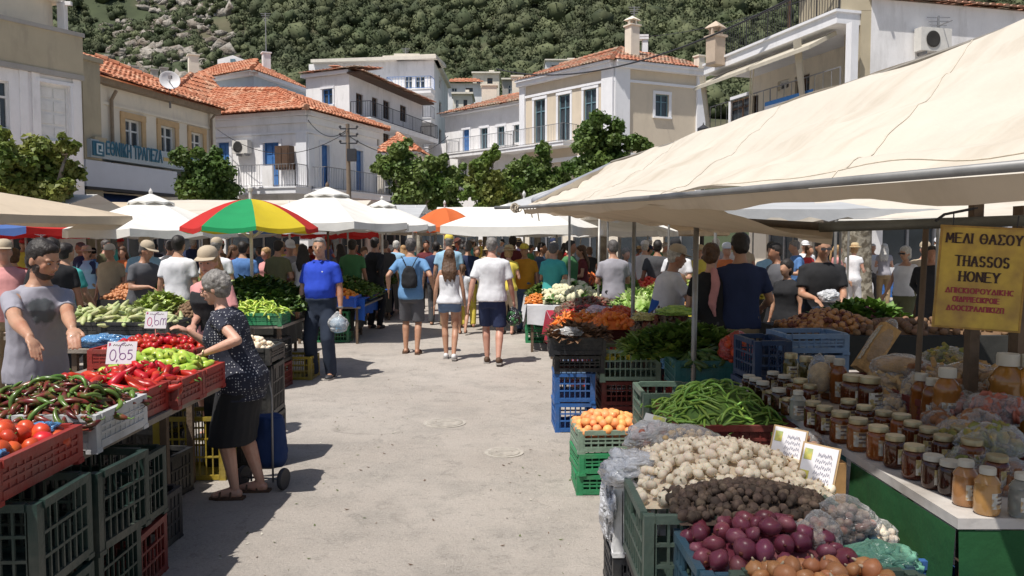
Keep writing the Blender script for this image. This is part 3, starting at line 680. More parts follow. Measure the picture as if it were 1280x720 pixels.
# ---- far hillside houses
far=[('white hillside villa with an arched window below the pine wood',558,602,104,104,W_white,1),('cream hillside house with a dark doorway left of the tall grey chimney',591,624,92,112,W_cream,0),('half hidden white hillside house with two dark openings above the orange roof',682,729,76,128,W_white,0),
       ('tiny white hillside house right of the tall flat roofed block',566,590,118,92,W_pale,0),('low stone hillside house among the pines above the row houses',628,676,100,104,W_grey,0),('long cream hillside house with a tiled roof at the left edge of the rocks',128,166,92,80,W_cream,1)]
for lab,u0,u1,vt,Y,wm,tl in far:
    a=GP(u0,Y,110);b=GP(u1,Y,110);zt=P(u0,vt,Y).z;zg=hz(a.x,Y)-3;w_=(b-a).length
    h,Fs=house('hillside_house',lab,'house',[a,b,b+V((0,5)),a+V((0,5))],zg,zt,wm,{0:[((w_*.15,w_*.3,zt-2.0,zt-.6),DARK_WIN),((w_*.55,w_*.75,zt-2.3,zt-.6),DARK_DOOR)]})
    mb=MB();F=Fs[0]
    if tl:tiles(mb,F.pt(-.2,zt+.05,.5),F.pt(F.L+.2,zt+.05,.5),F.pt(F.L-.8,zt+1.1,-2.5),F.pt(.8,zt+1.1,-2.5),.5,.8);mb.build('roof',M_tile,h)
    else:F.prism(mb,-.15,F.L+.15,zt+.003,zt+.2,-5.1,.4);F.prism(mb,F.L*.6,F.L*.8,zt+.2,zt+.9,-3,-2);mb.build('roof',W_pale,h)
# ---- R1 beige neoclassical
a=GP(651,52);b=GP(767,46);c=GP(880,48.6)
Cd=c+V((-1.5,9))
h,Fs=house('neoclassical_house','beige neoclassical house with white corner pilasters and tall windows','house',[a,b,c,Cd,a+V((2.5,9))],0,11.55,W_beige,
    {0:[(px(668,124,682,178),TEAL_DOOR),(px(698,118,713,176),TEAL_DOOR),(px(730,111,746,172),TEAL_DOOR),((1,3.2,.3,2.9),SHOP)],1:[(px(819,118,836,146),dict(trim=W_trim,tw=.17,frame=M_wood_teal)),((1,4.5,.3,2.9),SHOP)]})
F0,F1=Fs[0],Fs[1]
mb=MB()
for F in(F0,F1):
    F.prism(mb,-.05,F.L+.05,11.555,11.8,-.3,.38);F.prism(mb,-.05,F.L+.05,11.8,11.93,-.3,.5);F.prism(mb,0,F.L,10.8,10.95,.003,.09);F.prism(mb,0,F.L,6.55,6.8,.003,.12)
F0.prism(mb,F0.L-.85,F0.L+.02,0,11.55,.0025,.14);F1.prism(mb,.02,1.0,0,11.55,.0025,.14);F1.prism(mb,F1.L-.62,F1.L,0,11.55,.0025,.14);F0.prism(mb,0,.5,0,11.55,.0025,.14)
F0.prism(mb,F0.L-1.3,F0.L+.02,11.1,11.5,.0015,.2)if 0 else None
mb.build('pilaster_trim',W_trim,h)
A=F0.pt(-.3,11.96,.4);B=F0.pt(F0.L+.3,11.96,.45);C_=F1.pt(F1.L+.1,11.96,.4);D=V((*Cd,11.96));r1=P(775,61,50.5);r0=P(700,82,54);r2=P(800,66,53)
mb=MB();tiles(mb,A,B,r1,r0);tiles(mb,B,C_,P(845,79,50.6),r1);ridge(mb,B,r1);ridge(mb,r1,P(845,79,50.6));ridge(mb,r0,r1);mb.build('roof',M_tileold,h)
z_=F0.sz(690,182)[1];balcony(h,F0,F0.sz(640,185)[0],F0.sz(722,180)[0],z_,1.2,.25,M_irong,1.05,W_trim)
p=P(790,78,48.3);chimney(h,(p.x,p.y),.62,p.z,P(790,33,48.3).z,W_cream);antenna(h,(p.x+.1,p.y),P(790,33,48.3).z,P(793,8,48.3).z)
p=P(874,90,48);chimney(h,(p.x,p.y-.0),.45,11.9,12.6,W_cream,False)
mb=MB();p=P(806,60,52);mb.bar((p.x,p.y,12),(p.x,p.y,P(806,47,52).z),.35);mb.box((p.x-.4,p.y,P(806,47,52).z),(1.2,.5,.3));mb.build('chimney_pipe',W_white,h)
# ---- R2 house with awning balconies
a=GP(886,32.0);b=GP(1049,24.6);c=GP(1087,24.9)
F=Face(a,b)
zE=F.sz(1040,33)[1]
h,Fs=house('balcony_house','tan house with deep balconies and rolled canvas awnings at the right','house',[a-F.n*1.9,b-F.n*1.9,b+V((2,10)),a+V((4,5))],0,zE+.9,W_cream,
    {0:[(px(905,128,912,160),dict(frame=M_wood_brown,trim=W_trim)),(px(934,120,948,152),DARK_DOOR),(px(972,100,986,112),DARK_WIN),(px(994,94,1012,128),DARK_DOOR),((1.2,3.2,.3,2.8),SHOP),((4.0,6.8,.3,2.8),SHOP)]})
mb=MB();F.prism(mb,0,F.L+.1,zE-.05,zE+.28,-1.95,.25,0);F.prism(mb,0,F.L+.15,zE+.28,zE+.36,-1.0,.32,0);mb.build('balcony_slab',W_trim,h)
railing(F,.1,F.L,zE+.36,zE+1.35,.1,M_iron,h,.13,False)
mb=MB();zl=F.sz(1030,128)[1];F.prism(mb,0,F.L,zl-.25,zl,-1.95,.1);mb.build('lower_balcony_slab',W_trim,h)
railing(F,.1,F.L,zl,zl+.95,.0,M_irong,h,.4,False)
M_canvas=mat('rolled_canvas',(.46,.42,.34),.85,.12,2.5,.4,5,world=True)
for(sa,sb)in((.1,F.L*.5-.1),(F.L*.5+.1,F.L-.5)):
    mb=MB();z1_=zE-.1
    mb.prism([F.pt(sa,z1_,-.2),F.pt(sa,z1_-.5,.75),F.pt(sa,z1_-.62,.75),F.pt(sa,z1_-.55,.6),F.pt(sa,z1_-.12,-.25)],F.pt(sb-sa,0,0)-F.pt(0,0,0));mb.build('rolled_awning',M_canvas,h)
mb=MB()
for s_ in(F.L*.52,):mb.bar(F.pt(s_,zE-.5,.6),F.pt(s_-.9,zl+.2,.1),.05);mb.bar(F.pt(s_-.2,zE-.6,.6),F.pt(s_-1.0,zl+.2,.1),.04)
for s_ in(.2,F.L-1.6):mb.prism([F.pt(s_,zE-.2,.5),F.pt(s_+.35,zE-.2,.5),F.pt(s_+.1,zl+.1,.1),F.pt(s_-.1,zl+.1,.1)],F.pt(0,0,.06)-F.pt(0,0,0))
mb.build('awning_arm',M_canvas,h,kind='stuff')
mb=MB();F.prism(mb,F.sz(1063,60)[0]-.15,F.sz(1063,60)[0]+.1,zl,zE-.1,-.2,.05);mb.build('post',W_trim,h)
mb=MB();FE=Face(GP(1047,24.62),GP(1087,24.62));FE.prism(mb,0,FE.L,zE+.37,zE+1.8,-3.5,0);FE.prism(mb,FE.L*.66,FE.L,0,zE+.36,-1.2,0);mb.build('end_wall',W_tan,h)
s0=F.sz(958,135)[0];s1=F.sz(1018,120)[0]
mb=MB();F.prism(mb,s0,s1,zl+.36,zl+.5,.045,.07,0);F.prism(mb,s0,s1,zl+.02,zl+.358,.045,.068,1);mb.build('banner',[mat('banner_blue',(.05,.2,.5),.6,.05,world=True),W_trim],h)
mb=MB();k=s0+.3
while k<s1-.3:w_=rng.uniform(.05,.12);F.prism(mb,k,k+w_,zl+.13,zl+rng.uniform(.2,.27),.07,.076);k+=w_+rng.uniform(.03,.1)
mb.build('blurred_print',mat('banner_print',(.08,.10,.2),.7,0),h,kind='stuff')
chp=P(894,92,30.5);chimney(h,(chp.x,chp.y),.5,zE,P(894,47,30.5).z,mat('stucco_pinkish',(.5,.40,.31),.85,.1,3,world=True))
mb=MB();s_=F.L*.55
for k in range(2):mb.bar(F.pt(s_+k*2.5,zE+.4,-.6),F.pt(s_+k*2.5,zE+2.5,-.6),.07)
for k in range(7):mb.bar(F.pt(s_-1+k*.8,zE+2.5,-.1),F.pt(s_-1+k*.8,zE+2.65,-2.2),.06)
mb.bar(F.pt(s_-1.5,zE+2.45,-.5),F.pt(s_+4.5,zE+2.45,-.5),.08);mb.build('pergola',M_wood_brown,h)
mb=MB();mb.prism([F.pt(s_-.8,zE+2.62,-.3),F.pt(s_+3,zE+2.62,-.3),F.pt(s_+3,zE+2.72,-1.9),F.pt(s_-.8,zE+2.72,-1.9)],(0,0,.04));mb.build('pergola_cover',W_beige,h)
# ---- white wall building R3
a=GP(1086,24.6);b=GP(1330,26.4)
zt=P(1086,-2,24.6).z
h,Fs=house('white_walled_house','white blank walled house at the far right above the canopy','house',[a,b,b+V((2,8)),a+V((2,8))],0,zt,W_white,{0:[((.6,2.6,.9,2.75),SHOP),((3.2,5.3,.9,2.75),SHOP)]})
mb=MB();F=Fs[0];tiles(mb,F.pt(-.1,zt+.02,.12),F.pt(F.L,zt+.02,.12),F.pt(F.L,zt+.7,-2.5),F.pt(0,zt+.7,-2.5),.26,.4);mb.build('roof',M_tileold,h)
mb=MB();F.prism(mb,0,F.L,2.9,3.05,.003,.5);mb.build('shop_canopy',M_irong,h)
ac_unit(h,F,F.sz(1140,60)[0],F.sz(1140,66)[1],w_=1.1,hh=.7)
p=F.pt(F.sz(1166,60)[0],0,.2);antenna(h,(p.x,p.y),F.sz(1166,52)[1],F.sz(1166,22)[1])
# ---- ground-floor shopfronts closing the far side of the square (seen as dark slivers between the stalls)
for(lab,u0,Y0,u1,Y1,zt,wm)in(('dark glazed shopfront behind the far crowd in the middle',470,41.5,560,40.5,3.1,W_pale),('white shuttered shopfront beyond the orange umbrella',560,44,650,41,3.2,W_white),('cream shopfront with dark windows behind the right hand crowd',655,40.5,880,39,3.3,W_cream)):
    a=GP(u0,Y0,290);b=GP(u1,Y1,290);w_=(b-a).length;n_=max(2,int(w_/2.2))
    h,Fs=house('shopfront',lab,'shop',[a,b,b+V((0,2.5)),a+V((0,2.5))],0,zt,wm,{0:[((w_*(k+.12)/n_,w_*(k+.88)/n_,.25,2.6),SHOP)for k in range(n_)]})
# ---- utility pole, cables
t=thing('utility_pole','weathered wooden utility pole in front of the white corner house','pole',tuple(G(437,300)*0+V((P(437,250,33.5).x,33.5,0))),world=True)
x_,z_=P(437,250,33.5).x,P(434,155,33.5).z
MB().tube([(x_,33.5,0),(x_-.05,33.5,z_)],[.12,.08],10).build('post',mat('weathered_pole',(.20,.15,.11),.9,.2,5),t)
mb=MB()
for k,dz in enumerate((.2,.5,.8)):mb.bar((x_-.35,33.45,z_-dz),(x_+.35,33.45,z_-dz),.05);mb.ell((x_-.35,33.45,z_-dz+.08),.06,6,4);mb.ell((x_+.35,33.45,z_-dz+.08),.06,6,4)
mb.box((x_+.15,33.3,z_-1.3),(.35,.3,.5));mb.build('crossarm',M_iron,t)
def cable(lab,a,b,sag,r=.018):
    pts=[V(a).lerp(V(b),i/24)+V((0,0,-sag*4*(i/24)*(1-i/24)))for i in range(25)]
    MB().tube(pts,r,5).build('overhead_cable',M_iron,None,label=lab,cat='cable',group='overhead cables')
cable('thick overhead cable dropping across the hillside towards the tan house',P(620,86,46),P(1000,-8,26),1.2,.035)
cable('thin overhead cable above the neoclassical roof, upper one',P(800,46,47),P(1040,-12,25),.3,.015)
cable('overhead cable from the wooden pole to the corner house eave',(x_,33.4,z_-.2),P(385,150,35.6),.5,.02)
cable('overhead cable from the wooden pole towards the low tiled roof',(x_,33.4,z_-.5),P(560,170,50),1.0,.02)
cable('overhead cable left of the wooden pole along the white cornice',(x_,33.4,z_-.3),P(272,162,37),1.0,.015)
# street lamp at right
p=P(879,172,27);t=thing('street_lamp','black street lamp head beside the white pilaster of the beige house','lamp',(p.x,p.y,0))
MB().tube([(0,0,0),(0,0,3.0),(0,0,p.z-.1)],[.09,.06,.045],10).build('post',M_iron,t)
MB().lathe([(.05,p.z-.1),(.18,p.z),(.2,p.z+.3),(.12,p.z+.36),(.03,p.z+.42),(.0,p.z+.52)],12).build('lantern',M_iron,t)
# ================================================================ trees in the square
def leaf_cloud(centres,n,leaf,r_=random.Random(1),droop=.0):
    """small folded leaves scattered through lumpy clumps"""
    V_,F_=[],[];k=len(centres);g=np.random.default_rng(int(r_.random()*1e6))
    C=np.array([c[:3]for c in centres]);Rr=np.array([c[3]for c in centres]);wts=Rr**2.2;wts/=wts.sum()
    idx=g.choice(k,n,p=wts)
    d=g.normal(size=(n,3));d/=np.linalg.norm(d,axis=1)[:,None]
    rad=g.uniform(.2,1.0,n)**.55*(1+.22*g.normal(size=n))
    p=C[idx]+d*(Rr[idx]*rad)[:,None]*np.array([1,1,.85])
    nrm=d*.6+g.normal(size=(n,3))*.55+np.array([0,0,.45]);nrm/=np.linalg.norm(nrm,axis=1)[:,None]
    a=np.cross(nrm,g.normal(size=(n,3)));a/=np.linalg.norm(a,axis=1)[:,None];b=np.cross(nrm,a)
    L_=leaf*g.uniform(.6,1.35,(n,1));W_=L_*g.uniform(.32,.5,(n,1))
    v0=p-a*L_*.5;v1=p+b*W_+nrm*W_*.35;v2=p+a*L_*.5-np.array([0,0,droop])*L_;v3=p-b*W_+nrm*W_*.35
    vs=np.stack([v0,v1,v2,v3],1).reshape(-1,3)
    q=np.arange(n)*4;f=np.concatenate([np.stack([q,q+1,q+2],1),np.stack([q,q+2,q+3],1)])
    return vs,f
def leafmat(name,c1,c2):
    m=mat(name,c1,.55,.35,1.1,0,col2=c2,mixscale=.9,mixlo=.42,mixhi=.60,translucent=.28,rnd=0,world=True);return m
M_leafA=leafmat('leaf_green',(.085,.15,.028),(.17,.23,.06));M_leafB=leafmat('leaf_yellow_green',(.11,.17,.03),(.21,.23,.05));M_leafC=leafmat('leaf_dark',(.065,.12,.022),(.12,.18,.04))
M_bark=mat('bark_grey',(.22,.18,.14),.9,.35,4,.6,14,col2=(.32,.29,.23),mixscale=3,bdist=.03)
def tree(label,u,Y,trunk_r,z_fork,clumps,n,leaf,m,group=None,seed=1,lean=0.0):
    """clumps: photo points (u, v, radius px, depth offset)"""
    r_=random.Random(seed);b=P(u,300,Y);base=V((b.x,Y,0));t=thing('tree',label,'tree',tuple(base),world=True)
    cs=[]
    for(cu,cv,cr,dy)in clumps:
        c=P(cu,cv,Y+dy);R_=cr*Y/1000*1.12
        cs.append((c.x,c.y,c.z,R_*.62))
        for k in range(7):
            a=r_.uniform(0,6.28);e=r_.uniform(-.9,1.1);rr_=R_*r_.uniform(.2,.42);q=R_*r_.uniform(.6,1.12)
            cs.append((c.x+q*math.cos(a)*math.sqrt(1-min(1,e*e)*.8),c.y+q*math.sin(a)*.8,c.z+q*e,rr_))
    vs,fs=leaf_cloud(cs,int(n*1.5),leaf,r_)
    vs=vs-np.array(base);o=put('crown',npmesh('crown',vs,fs,m),t)
    mb=MB();fk=base+V((lean,0,z_fork));mb.tube([base+V((0,0,-.05)),base+V((0,0,.15)),base+V((lean*.5,0,z_fork*.5)),fk],[trunk_r*1.5,trunk_r*1.1,trunk_r*.95,trunk_r*.8],10)
    for i,c in enumerate(cs):
        if i%8==0 or i%8==3:
            e=V(c[:3]);st=fk if i%8==0 else V(cs[i-3][:3]);md=st.lerp(e,.5)+V((0,0,-.15));k=.55 if i%8==0 else .22
            mb.tube([st-V((0,0,.1)),md,e],[trunk_r*k,trunk_r*k*.7,trunk_r*k*.35],7)
    mb.build('trunk',M_bark,t,True);return t
tree('yellow green orange tree in front of the white house at the far left',52,17.0,.14,2.0,[(30,205,34,0),(75,215,28,.3),(10,230,30,-.3),(58,238,30,0),(85,185,14,0),(45,180,16,.2)],10000,.125,M_leafB,seed=3)
tree('round dark green street tree left of the blue doored corner house',258,26,.13,2.2,[(258,220,30,0),(236,232,20,-.2),(280,236,20,.2),(255,242,26,0),(262,200,14,0)],10000,.14,M_leafC,seed=5)
tree('broad plane tree in front of the small tiled house in the centre',522,33,.22,2.6,[(510,215,28,0),(485,205,16,0),(545,225,22,.3),(520,240,28,-.2),(500,190,14,.2),(550,205,12,0)],13000,.17,M_leafA,seed=7)
tree('slim young tree with drooping leaves below the white row house',606,30,.10,2.4,[(606,222,18,0),(590,235,14,0),(622,232,14,.2),(607,203,12,0),(618,190,7,0),(610,248,16,0)],5500,.17,M_leafB,seed=9)
tree('green tree under the iron balcony of the beige neoclassical house',672,31,.15,2.6,[(668,215,24,0),(645,230,16,0),(690,225,20,.3),(676,240,24,0),(678,190,9,0)],9500,.15,M_leafA,seed=11)
tree('tall dense plane tree against the beige wall above the grey canvas roll',752,27,.20,2.8,[(738,168,22,0),(762,175,20,.3),(745,200,28,0),(792,178,15,0),(722,210,16,.2),(775,205,22,0),(805,183,11,0)],14000,.14,M_leafC,seed=13)
tree('pale green tree filling the gap left of the green tree below the balcony',640,34,.14,2.6,[(640,238,18,0),(655,248,14,0),(628,246,14,0)],6000,.16,M_leafB,seed=17)
tree('broad leaved tree behind the white market tent in the distance',560,38,.15,2.6,[(560,245,16,0),(575,225,12,0)],3000,.2,M_leafA,seed=15)
# plane trunk standing in the sunny square on the right
b=G(1068,385);t=thing('plane_tree','thick mottled plane tree trunk standing in the sunlit plaza on the right','tree',(b.x,b.y,0),world=True)
mb=MB();n_=18
for k in range(0,1):
    pts=[(b.x,b.y,z)for z in(0,.12,.4,1.0,1.7,2.4,3.2)];mb.tube(pts,[.62,.5,.42,.37,.36,.38,.42],22)
mb.noise(.07,3.0,4)
mt=mat('mottled_plane_bark',(.30,.27,.21),.9,.3,5,.7,12,col2=(.12,.10,.07),mixscale=6,mixlo=.45,mixhi=.56,bdist=.04)
mb.build('trunk',mt,t,True)
cs=[(b.x+dx,b.y+dy,4.0+dz,r_)for dx,dy,dz,r_ in((0,0,.4,.9),(.8,.4,.3,.7),(-.8,.4,.3,.7),(0,1,.5,.8))]
mb=MB()
for c in cs:mb.tube([(b.x,b.y,3.1),(c[0],c[1],c[2])],[.16,.06],8)
mb.build('limbs',mt,t,True,kind='stuff');vs,fs=leaf_cloud(cs,3500,.17,random.Random(4));put('crown',npmesh('crown',vs-np.array(b),fs,M_leafA),t)
# ================================================================ canopies, umbrellas, tables, crates
def canvas(name,col,tl=.30,stain=(.34,.27,.18),wr=.5):
    m=mat(name,col,.85,.05,2.0,wr,3.0,translucent=tl,world=True,bdist=.03)
    t=m.node_tree;n=t.nodes;L=t.links;hs=[x for x in n if x.type=='HUE_SAT'][0]
    g=n.new('ShaderNodeNewGeometry');mp=n.new('ShaderNodeMapping');mp.inputs['Rotation'].default_value=(0,0,.35);mp.inputs['Scale'].default_value=(.5,3.0,1.2)
    L.new(g.outputs['Position'],mp.inputs[0]);z=n.new('ShaderNodeTexNoise');z.inputs['Scale'].default_value=1.1;z.inputs['Detail'].default_value=7;z.inputs['Roughness'].default_value=.62
    L.new(mp.outputs[0],z.inputs['Vector']);r=n.new('ShaderNodeMapRange');r.inputs[1].default_value=.5;r.inputs[2].default_value=.78;r.inputs[4].default_value=.6
    L.new(z.outputs[0],r.inputs[0]);x=n.new('ShaderNodeMix');x.data_type='RGBA';x.inputs['B'].default_value=(*stain,1)
    L.new(r.outputs[0],x.inputs['Factor']);L.new(hs.outputs[0],x.inputs['A'])
    b=n['Principled BSDF'];L.new(x.outputs['Result'],b.inputs['Base Color'])
    for q in n:
        if q.type=='BSDF_TRANSLUCENT':L.new(x.outputs['Result'],q.inputs[0])
    return m
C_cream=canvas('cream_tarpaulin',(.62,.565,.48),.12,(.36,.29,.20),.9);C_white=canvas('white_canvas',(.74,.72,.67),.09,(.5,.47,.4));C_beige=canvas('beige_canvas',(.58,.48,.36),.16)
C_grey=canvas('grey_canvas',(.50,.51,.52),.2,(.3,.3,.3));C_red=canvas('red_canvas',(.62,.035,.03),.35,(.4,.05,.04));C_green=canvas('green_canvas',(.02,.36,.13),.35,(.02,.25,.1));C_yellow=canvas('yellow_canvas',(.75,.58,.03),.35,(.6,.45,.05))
C_orange=canvas('orange_canvas',(.75,.18,.05),.35,(.5,.15,.06));C_blue=canvas('blue_canvas',(.08,.16,.42),.3,(.1,.15,.3));C_pink=canvas('pink_canvas',(.6,.10,.22),.3,(.4,.1,.2))
M_pole=mat('galvanised_pole',(.30,.29,.27),.45,.2,8,metal=.5);M_polewood=mat('old_timber_post',(.13,.09,.06),.85,.3,6,.4,20)
M_polewhite=mat('white_pole',(.60,.58,.55),.5,.15,8)
def umbrella(label,x,y,rad,ze,za,cols,n=8,rot=0.0,vent=True,pole=M_polewhite,pr=.022,val=.12,group='market umbrellas',sag=.05,lean=0.0,name='market_umbrella',zbase=0.0):
    t=thing(name,label,'umbrella',(x,y,0),group=group)
    mb=MB();q=4
    for i in range(n):
        a0=rot+2*math.pi*i/n;a1=rot+2*math.pi*(i+1)/n;g=[]
        for j in range(7):
            f=j/6;r=rad*(.06+.94*f);zz=za+(ze-za)*f**(1.12 if vent or n==4 else 1.6);row=[]
            for k in range(q+1):
                w_=k/q;p0=V((math.cos(a0),math.sin(a0)))*r;p1=V((math.cos(a1),math.sin(a1)))*r;p=p0.lerp(p1,w_)
                s_=4*w_*(1-w_);row.append(V((p.x*(1-.045*s_*f),p.y*(1-.045*s_*f),zz-sag*s_*f*(1-.4*f))))
            g.append(row)
        g.append([V((p.x*1.004,p.y*1.004,p.z-val*(1-.15*math.sin(k*2.0+i))))for k,p in enumerate(g[-1])])
        vs=[p for row in g for p in row];fs=[(a*(q+1)+b,a*(q+1)+b+1,(a+1)*(q+1)+b+1,(a+1)*(q+1)+b)for a in range(len(g)-1)for b in range(q)]
        mb.add(vs,fs,i%len(cols))
    mb.build('canopy',list(cols),t,40)
    if vent:
        mb=MB();prof=[]
        for i in range(n):
            a0=rot+2*math.pi*i/n;a1=rot+2*math.pi*(i+1)/n;r=rad*.27;zt=za+.11
            p0=V((math.cos(a0)*r,math.sin(a0)*r,za+(ze-za)*.2+.05));p1=V((math.cos(a1)*r,math.sin(a1)*r,p0.z));m_=(p0+p1)/2*1;m_=V((m_.x,m_.y,p0.z+.02))
            mb.add([(0,0,zt),p0,m_,p1],[(0,1,2),(0,2,3)],i%len(cols));
            mb.add([p0,p0-V((0,0,.04)),m_-V((0,0,.02)),m_],[(0,1,2,3)],i%len(cols));mb.add([m_,m_-V((0,0,.02)),p1-V((0,0,.04)),p1],[(0,1,2,3)],i%len(cols))
        mb.build('vent_cap',list(cols),t)
    mb=MB();mb.tube([(0,0,zbase),(lean,0,za+.1)],pr,8);mb.lathe([(.03,za+.1),(.035,za+.14),(.0,za+.2)],8,(lean,0,0));mb.build('pole',pole,t)
    for i in range(n):
        a0=rot+2*math.pi*i/n;MB().bar((0,0,za-.03),(math.cos(a0)*rad*.985,math.sin(a0)*rad*.985,ze-.015),.014).build('rib',pole,t)
        MB().bar((0,0,ze-.15),(math.cos(a0)*rad*.5,math.sin(a0)*rad*.5,(ze+za)/2-.05),.012).build('strut',pole,t)
    return t
def uq(u,Y):return P(u,300,Y).x
umbrella('large beige square umbrella cut by the left edge of the picture',uq(-40,11.5),11.5,2.15,P(0,268,11.5).z,P(-30,236,11.5).z,[C_beige],4,R(20),False)
umbrella('white market umbrella with scalloped vent cap near the bank',uq(190,13.2),13.2,1.35,P(180,287,13.2).z,P(190,250,13.2).z,[C_white],8,.2)
umbrella('red green and yellow striped beach umbrella over the pepper stall',uq(314,10.2),10.2,.84,P(314,284,10.2).z,P(314,249,10.2).z,[C_green,C_yellow,C_red,C_yellow,C_blue,C_yellow,C_green,C_red],8,R(247),False,val=.055)
umbrella('cream market umbrella with scalloped vent cap in front of the corner house',uq(410,14),14,1.5,P(405,279,14).z,P(405,241,14).z,[C_beige if 0 else C_white],8,.5,pole=M_polewood)
umbrella('white umbrella just right of the cream one, further back',uq(478,17),17,1.15,P(470,281,17).z,P(478,256,17).z,[C_white],8,.3)
umbrella('bright orange umbrella over the walking couple in the distance',uq(556,20),20,.85,P(560,283,20).z,P(560,260,20).z,[C_orange],8,.25,False)
umbrella('wide pale umbrella between the orange one and the cream one',uq(520,26),26,1.3,P(520,285,26).z,P(520,264,26).z,[C_white],8,.1)
umbrella('small white umbrella far back left of the walking group',uq(452,30),30,1.4,P(452,288,30).z,P(452,272,30).z,[C_white],8,.4)
umbrella('white umbrella partly hidden behind the striped beach umbrella',uq(362,17),17,1.15,P(362,284,17).z,P(362,262,17).z,[C_white],8,.4)
umbrella('white umbrella far back behind the peaked white tent',uq(596,31),31,1.5,P(600,285,31).z,P(600,265,31).z,[C_white],8,.4)
umbrella('beige umbrella furthest back above the crowd in the middle',uq(500,36),36,1.7,P(500,289,36).z,P(500,274,36).z,[C_beige],8,.2)
umbrella('red umbrella far back above the crowd left of the walkers',uq(425,25),25,1.2,P(425,293,25).z,P(425,284,25).z,[C_red],8,.2,False)
umbrella('white umbrella at the far left behind the large beige one',uq(120,20),20,1.5,P(120,291,20).z,P(120,274,20).z,[C_white],8,.1)
umbrella('grey white umbrella beyond the striped umbrella on the left',uq(290,21),21,1.5,P(290,290,21).z,P(290,276,21).z,[C_grey],8,.3)
umbrella('pink and blue umbrella glimpsed under the large beige umbrella',uq(52,15),15,1.25,P(60,285,15).z,P(40,270,15).z,[C_pink,C_blue,C_red,C_blue],8,.35,False)
umbrella('white square tent with a peaked roof right of the walkers',uq(655,15.5),15.5,1.75,P(650,283,15.5).z,P(655,251,15.5).z,[C_white],4,R(28),False,pr=.02,val=.16,name='market_tent')
for i,(u_,Y_,r_,c_,lab)in enumerate(((545,29,1.6,C_beige,'beige umbrella behind the orange one'),(620,36,2.0,C_white,'white umbrella in front of the far shutters'),(405,22,1.5,C_red,'dark red umbrella hidden behind the cream umbrella'),(330,26,1.8,C_white,'white umbrella before the corner house shop window'),(240,27,1.8,C_beige,'beige umbrella before the bank shop window'),(160,22,1.6,C_blue,'blue umbrella in front of the bank'),(60,20,1.7,C_red,'red umbrella in front of the far left house'),(690,24,1.8,C_white,'white umbrella beyond the peaked tent'),(760,21,1.8,C_white,'white umbrella deep behind the right stalls'),(830,24,2.0,C_beige,'beige umbrella deep behind the right stalls'),(465,40,1.6,C_orange,'orange red umbrella against the furthest shops'),(15,16,1.5,C_red,'red umbrella under the large beige umbrella'))):
    ze_=P(u_,289,Y_).z;umbrella(lab,uq(u_,Y_),Y_,r_,ze_,ze_+.45,[c_],8,i*.37,False)
def flat_tent(lab,x0,x1,y0,y1,z0,z1,m):
    t=thing('market_tent',lab,'tent',((x0+x1)/2,(y0+y1)/2,0),world=True);ym=(y0+y1)/2;mb=MB();sheet(mb,(x0,y0,z0),(x1,y0,z0),(x1,ym,z1),(x0,ym,z1),16,6,.04,.02,3);sheet(mb,(x0,ym,z1),(x1,ym,z1),(x1,y1,z0),(x0,y1,z0),16,6,.04,.02,5);mb.build('roof_sheet',m,t,True)
    mb=MB();n=24;g=[q for i in range(n+1)for q in((x0+(x1-x0)*i/n,y0,z0),(x0+(x1-x0)*i/n,y0-.01,z0-.13-.03*math.sin(i*1.7)))];mb.add(g,[(2*i,2*i+2,2*i+3,2*i+1)for i in range(n)]);mb.build('valance',m,t)
    for x in(x0+.05,x1-.05):
        for y in(y0+.05,y1-.05):MB().tube([(x,y,0),(x,y,z0)],.02,6).build('pole',M_pole,t)
SHADE_TENTS=[('long white tent roof shading the crowd at the far left',-16.5,-9.2,15.2,20.5,2.22,2.75,'C_white'),('cream tent roof behind the striped umbrella',-8.6,-3.4,16.8,22,2.2,2.7,'C_cream'),('grey tent roof at the far left end of the aisle',-8.5,-2.8,23,29.5,2.25,2.9,'C_grey'),('white tent roof across the far end of the aisle',-2.6,3.4,25,31,2.3,2.9,'C_white'),('cream tent roof deep behind the right stalls',1.7,6.2,14.6,20.5,2.2,2.7,'C_cream'),('dark grey tent roof over the lettuces on the right',2.6,5.6,10.4,13.6,2.12,2.4,'C_grey'),('beige tent roof further behind the right stalls',3.6,9.5,21.5,27,2.3,2.9,'C_beige'),('beige tent roof before the bank',-16.5,-9.5,22,27,2.3,2.9,'C_beige')]  # tent roofs added over the crowd to cast shade on it
# ---- sheets
def sheet(mb,c00,c10,c11,c01,nx_=24,ny_=14,sag=.1,wr=.02,seed=0,wsc=(1.2,5)):
    c00,c10,c11,c01=V(c00),V(c10),V(c11),V(c01);g=[]
    nrm=(c10-c00).cross(c01-c00).normalized()
    for j in range(ny_+1):
        for i in range(nx_+1):
            f=i/nx_;h_=j/ny_;p=c00.lerp(c10,f).lerp(c01.lerp(c11,f),h_)
            d=-sag*4*h_*(1-h_)-sag*.5*abs(math.sin(f*math.pi*3))*(4*h_*(1-h_))
            d+=wr*noise.noise(V((f*wsc[0]*3+h_*2+seed,h_*wsc[1]-f*4,seed)))+wr*.5*noise.noise(V((f*9+h_*9,h_*16-f*12,seed+4)))
            g.append(p+V((0,0,d)))
    mb.add(g,[(j*(nx_+1)+i,j*(nx_+1)+i+1,(j+1)*(nx_+1)+i+1,(j+1)*(nx_+1)+i)for j in range(ny_)for i in range(nx_)]);return mb
for a in SHADE_TENTS:flat_tent(*a[:7],globals()[a[7]])
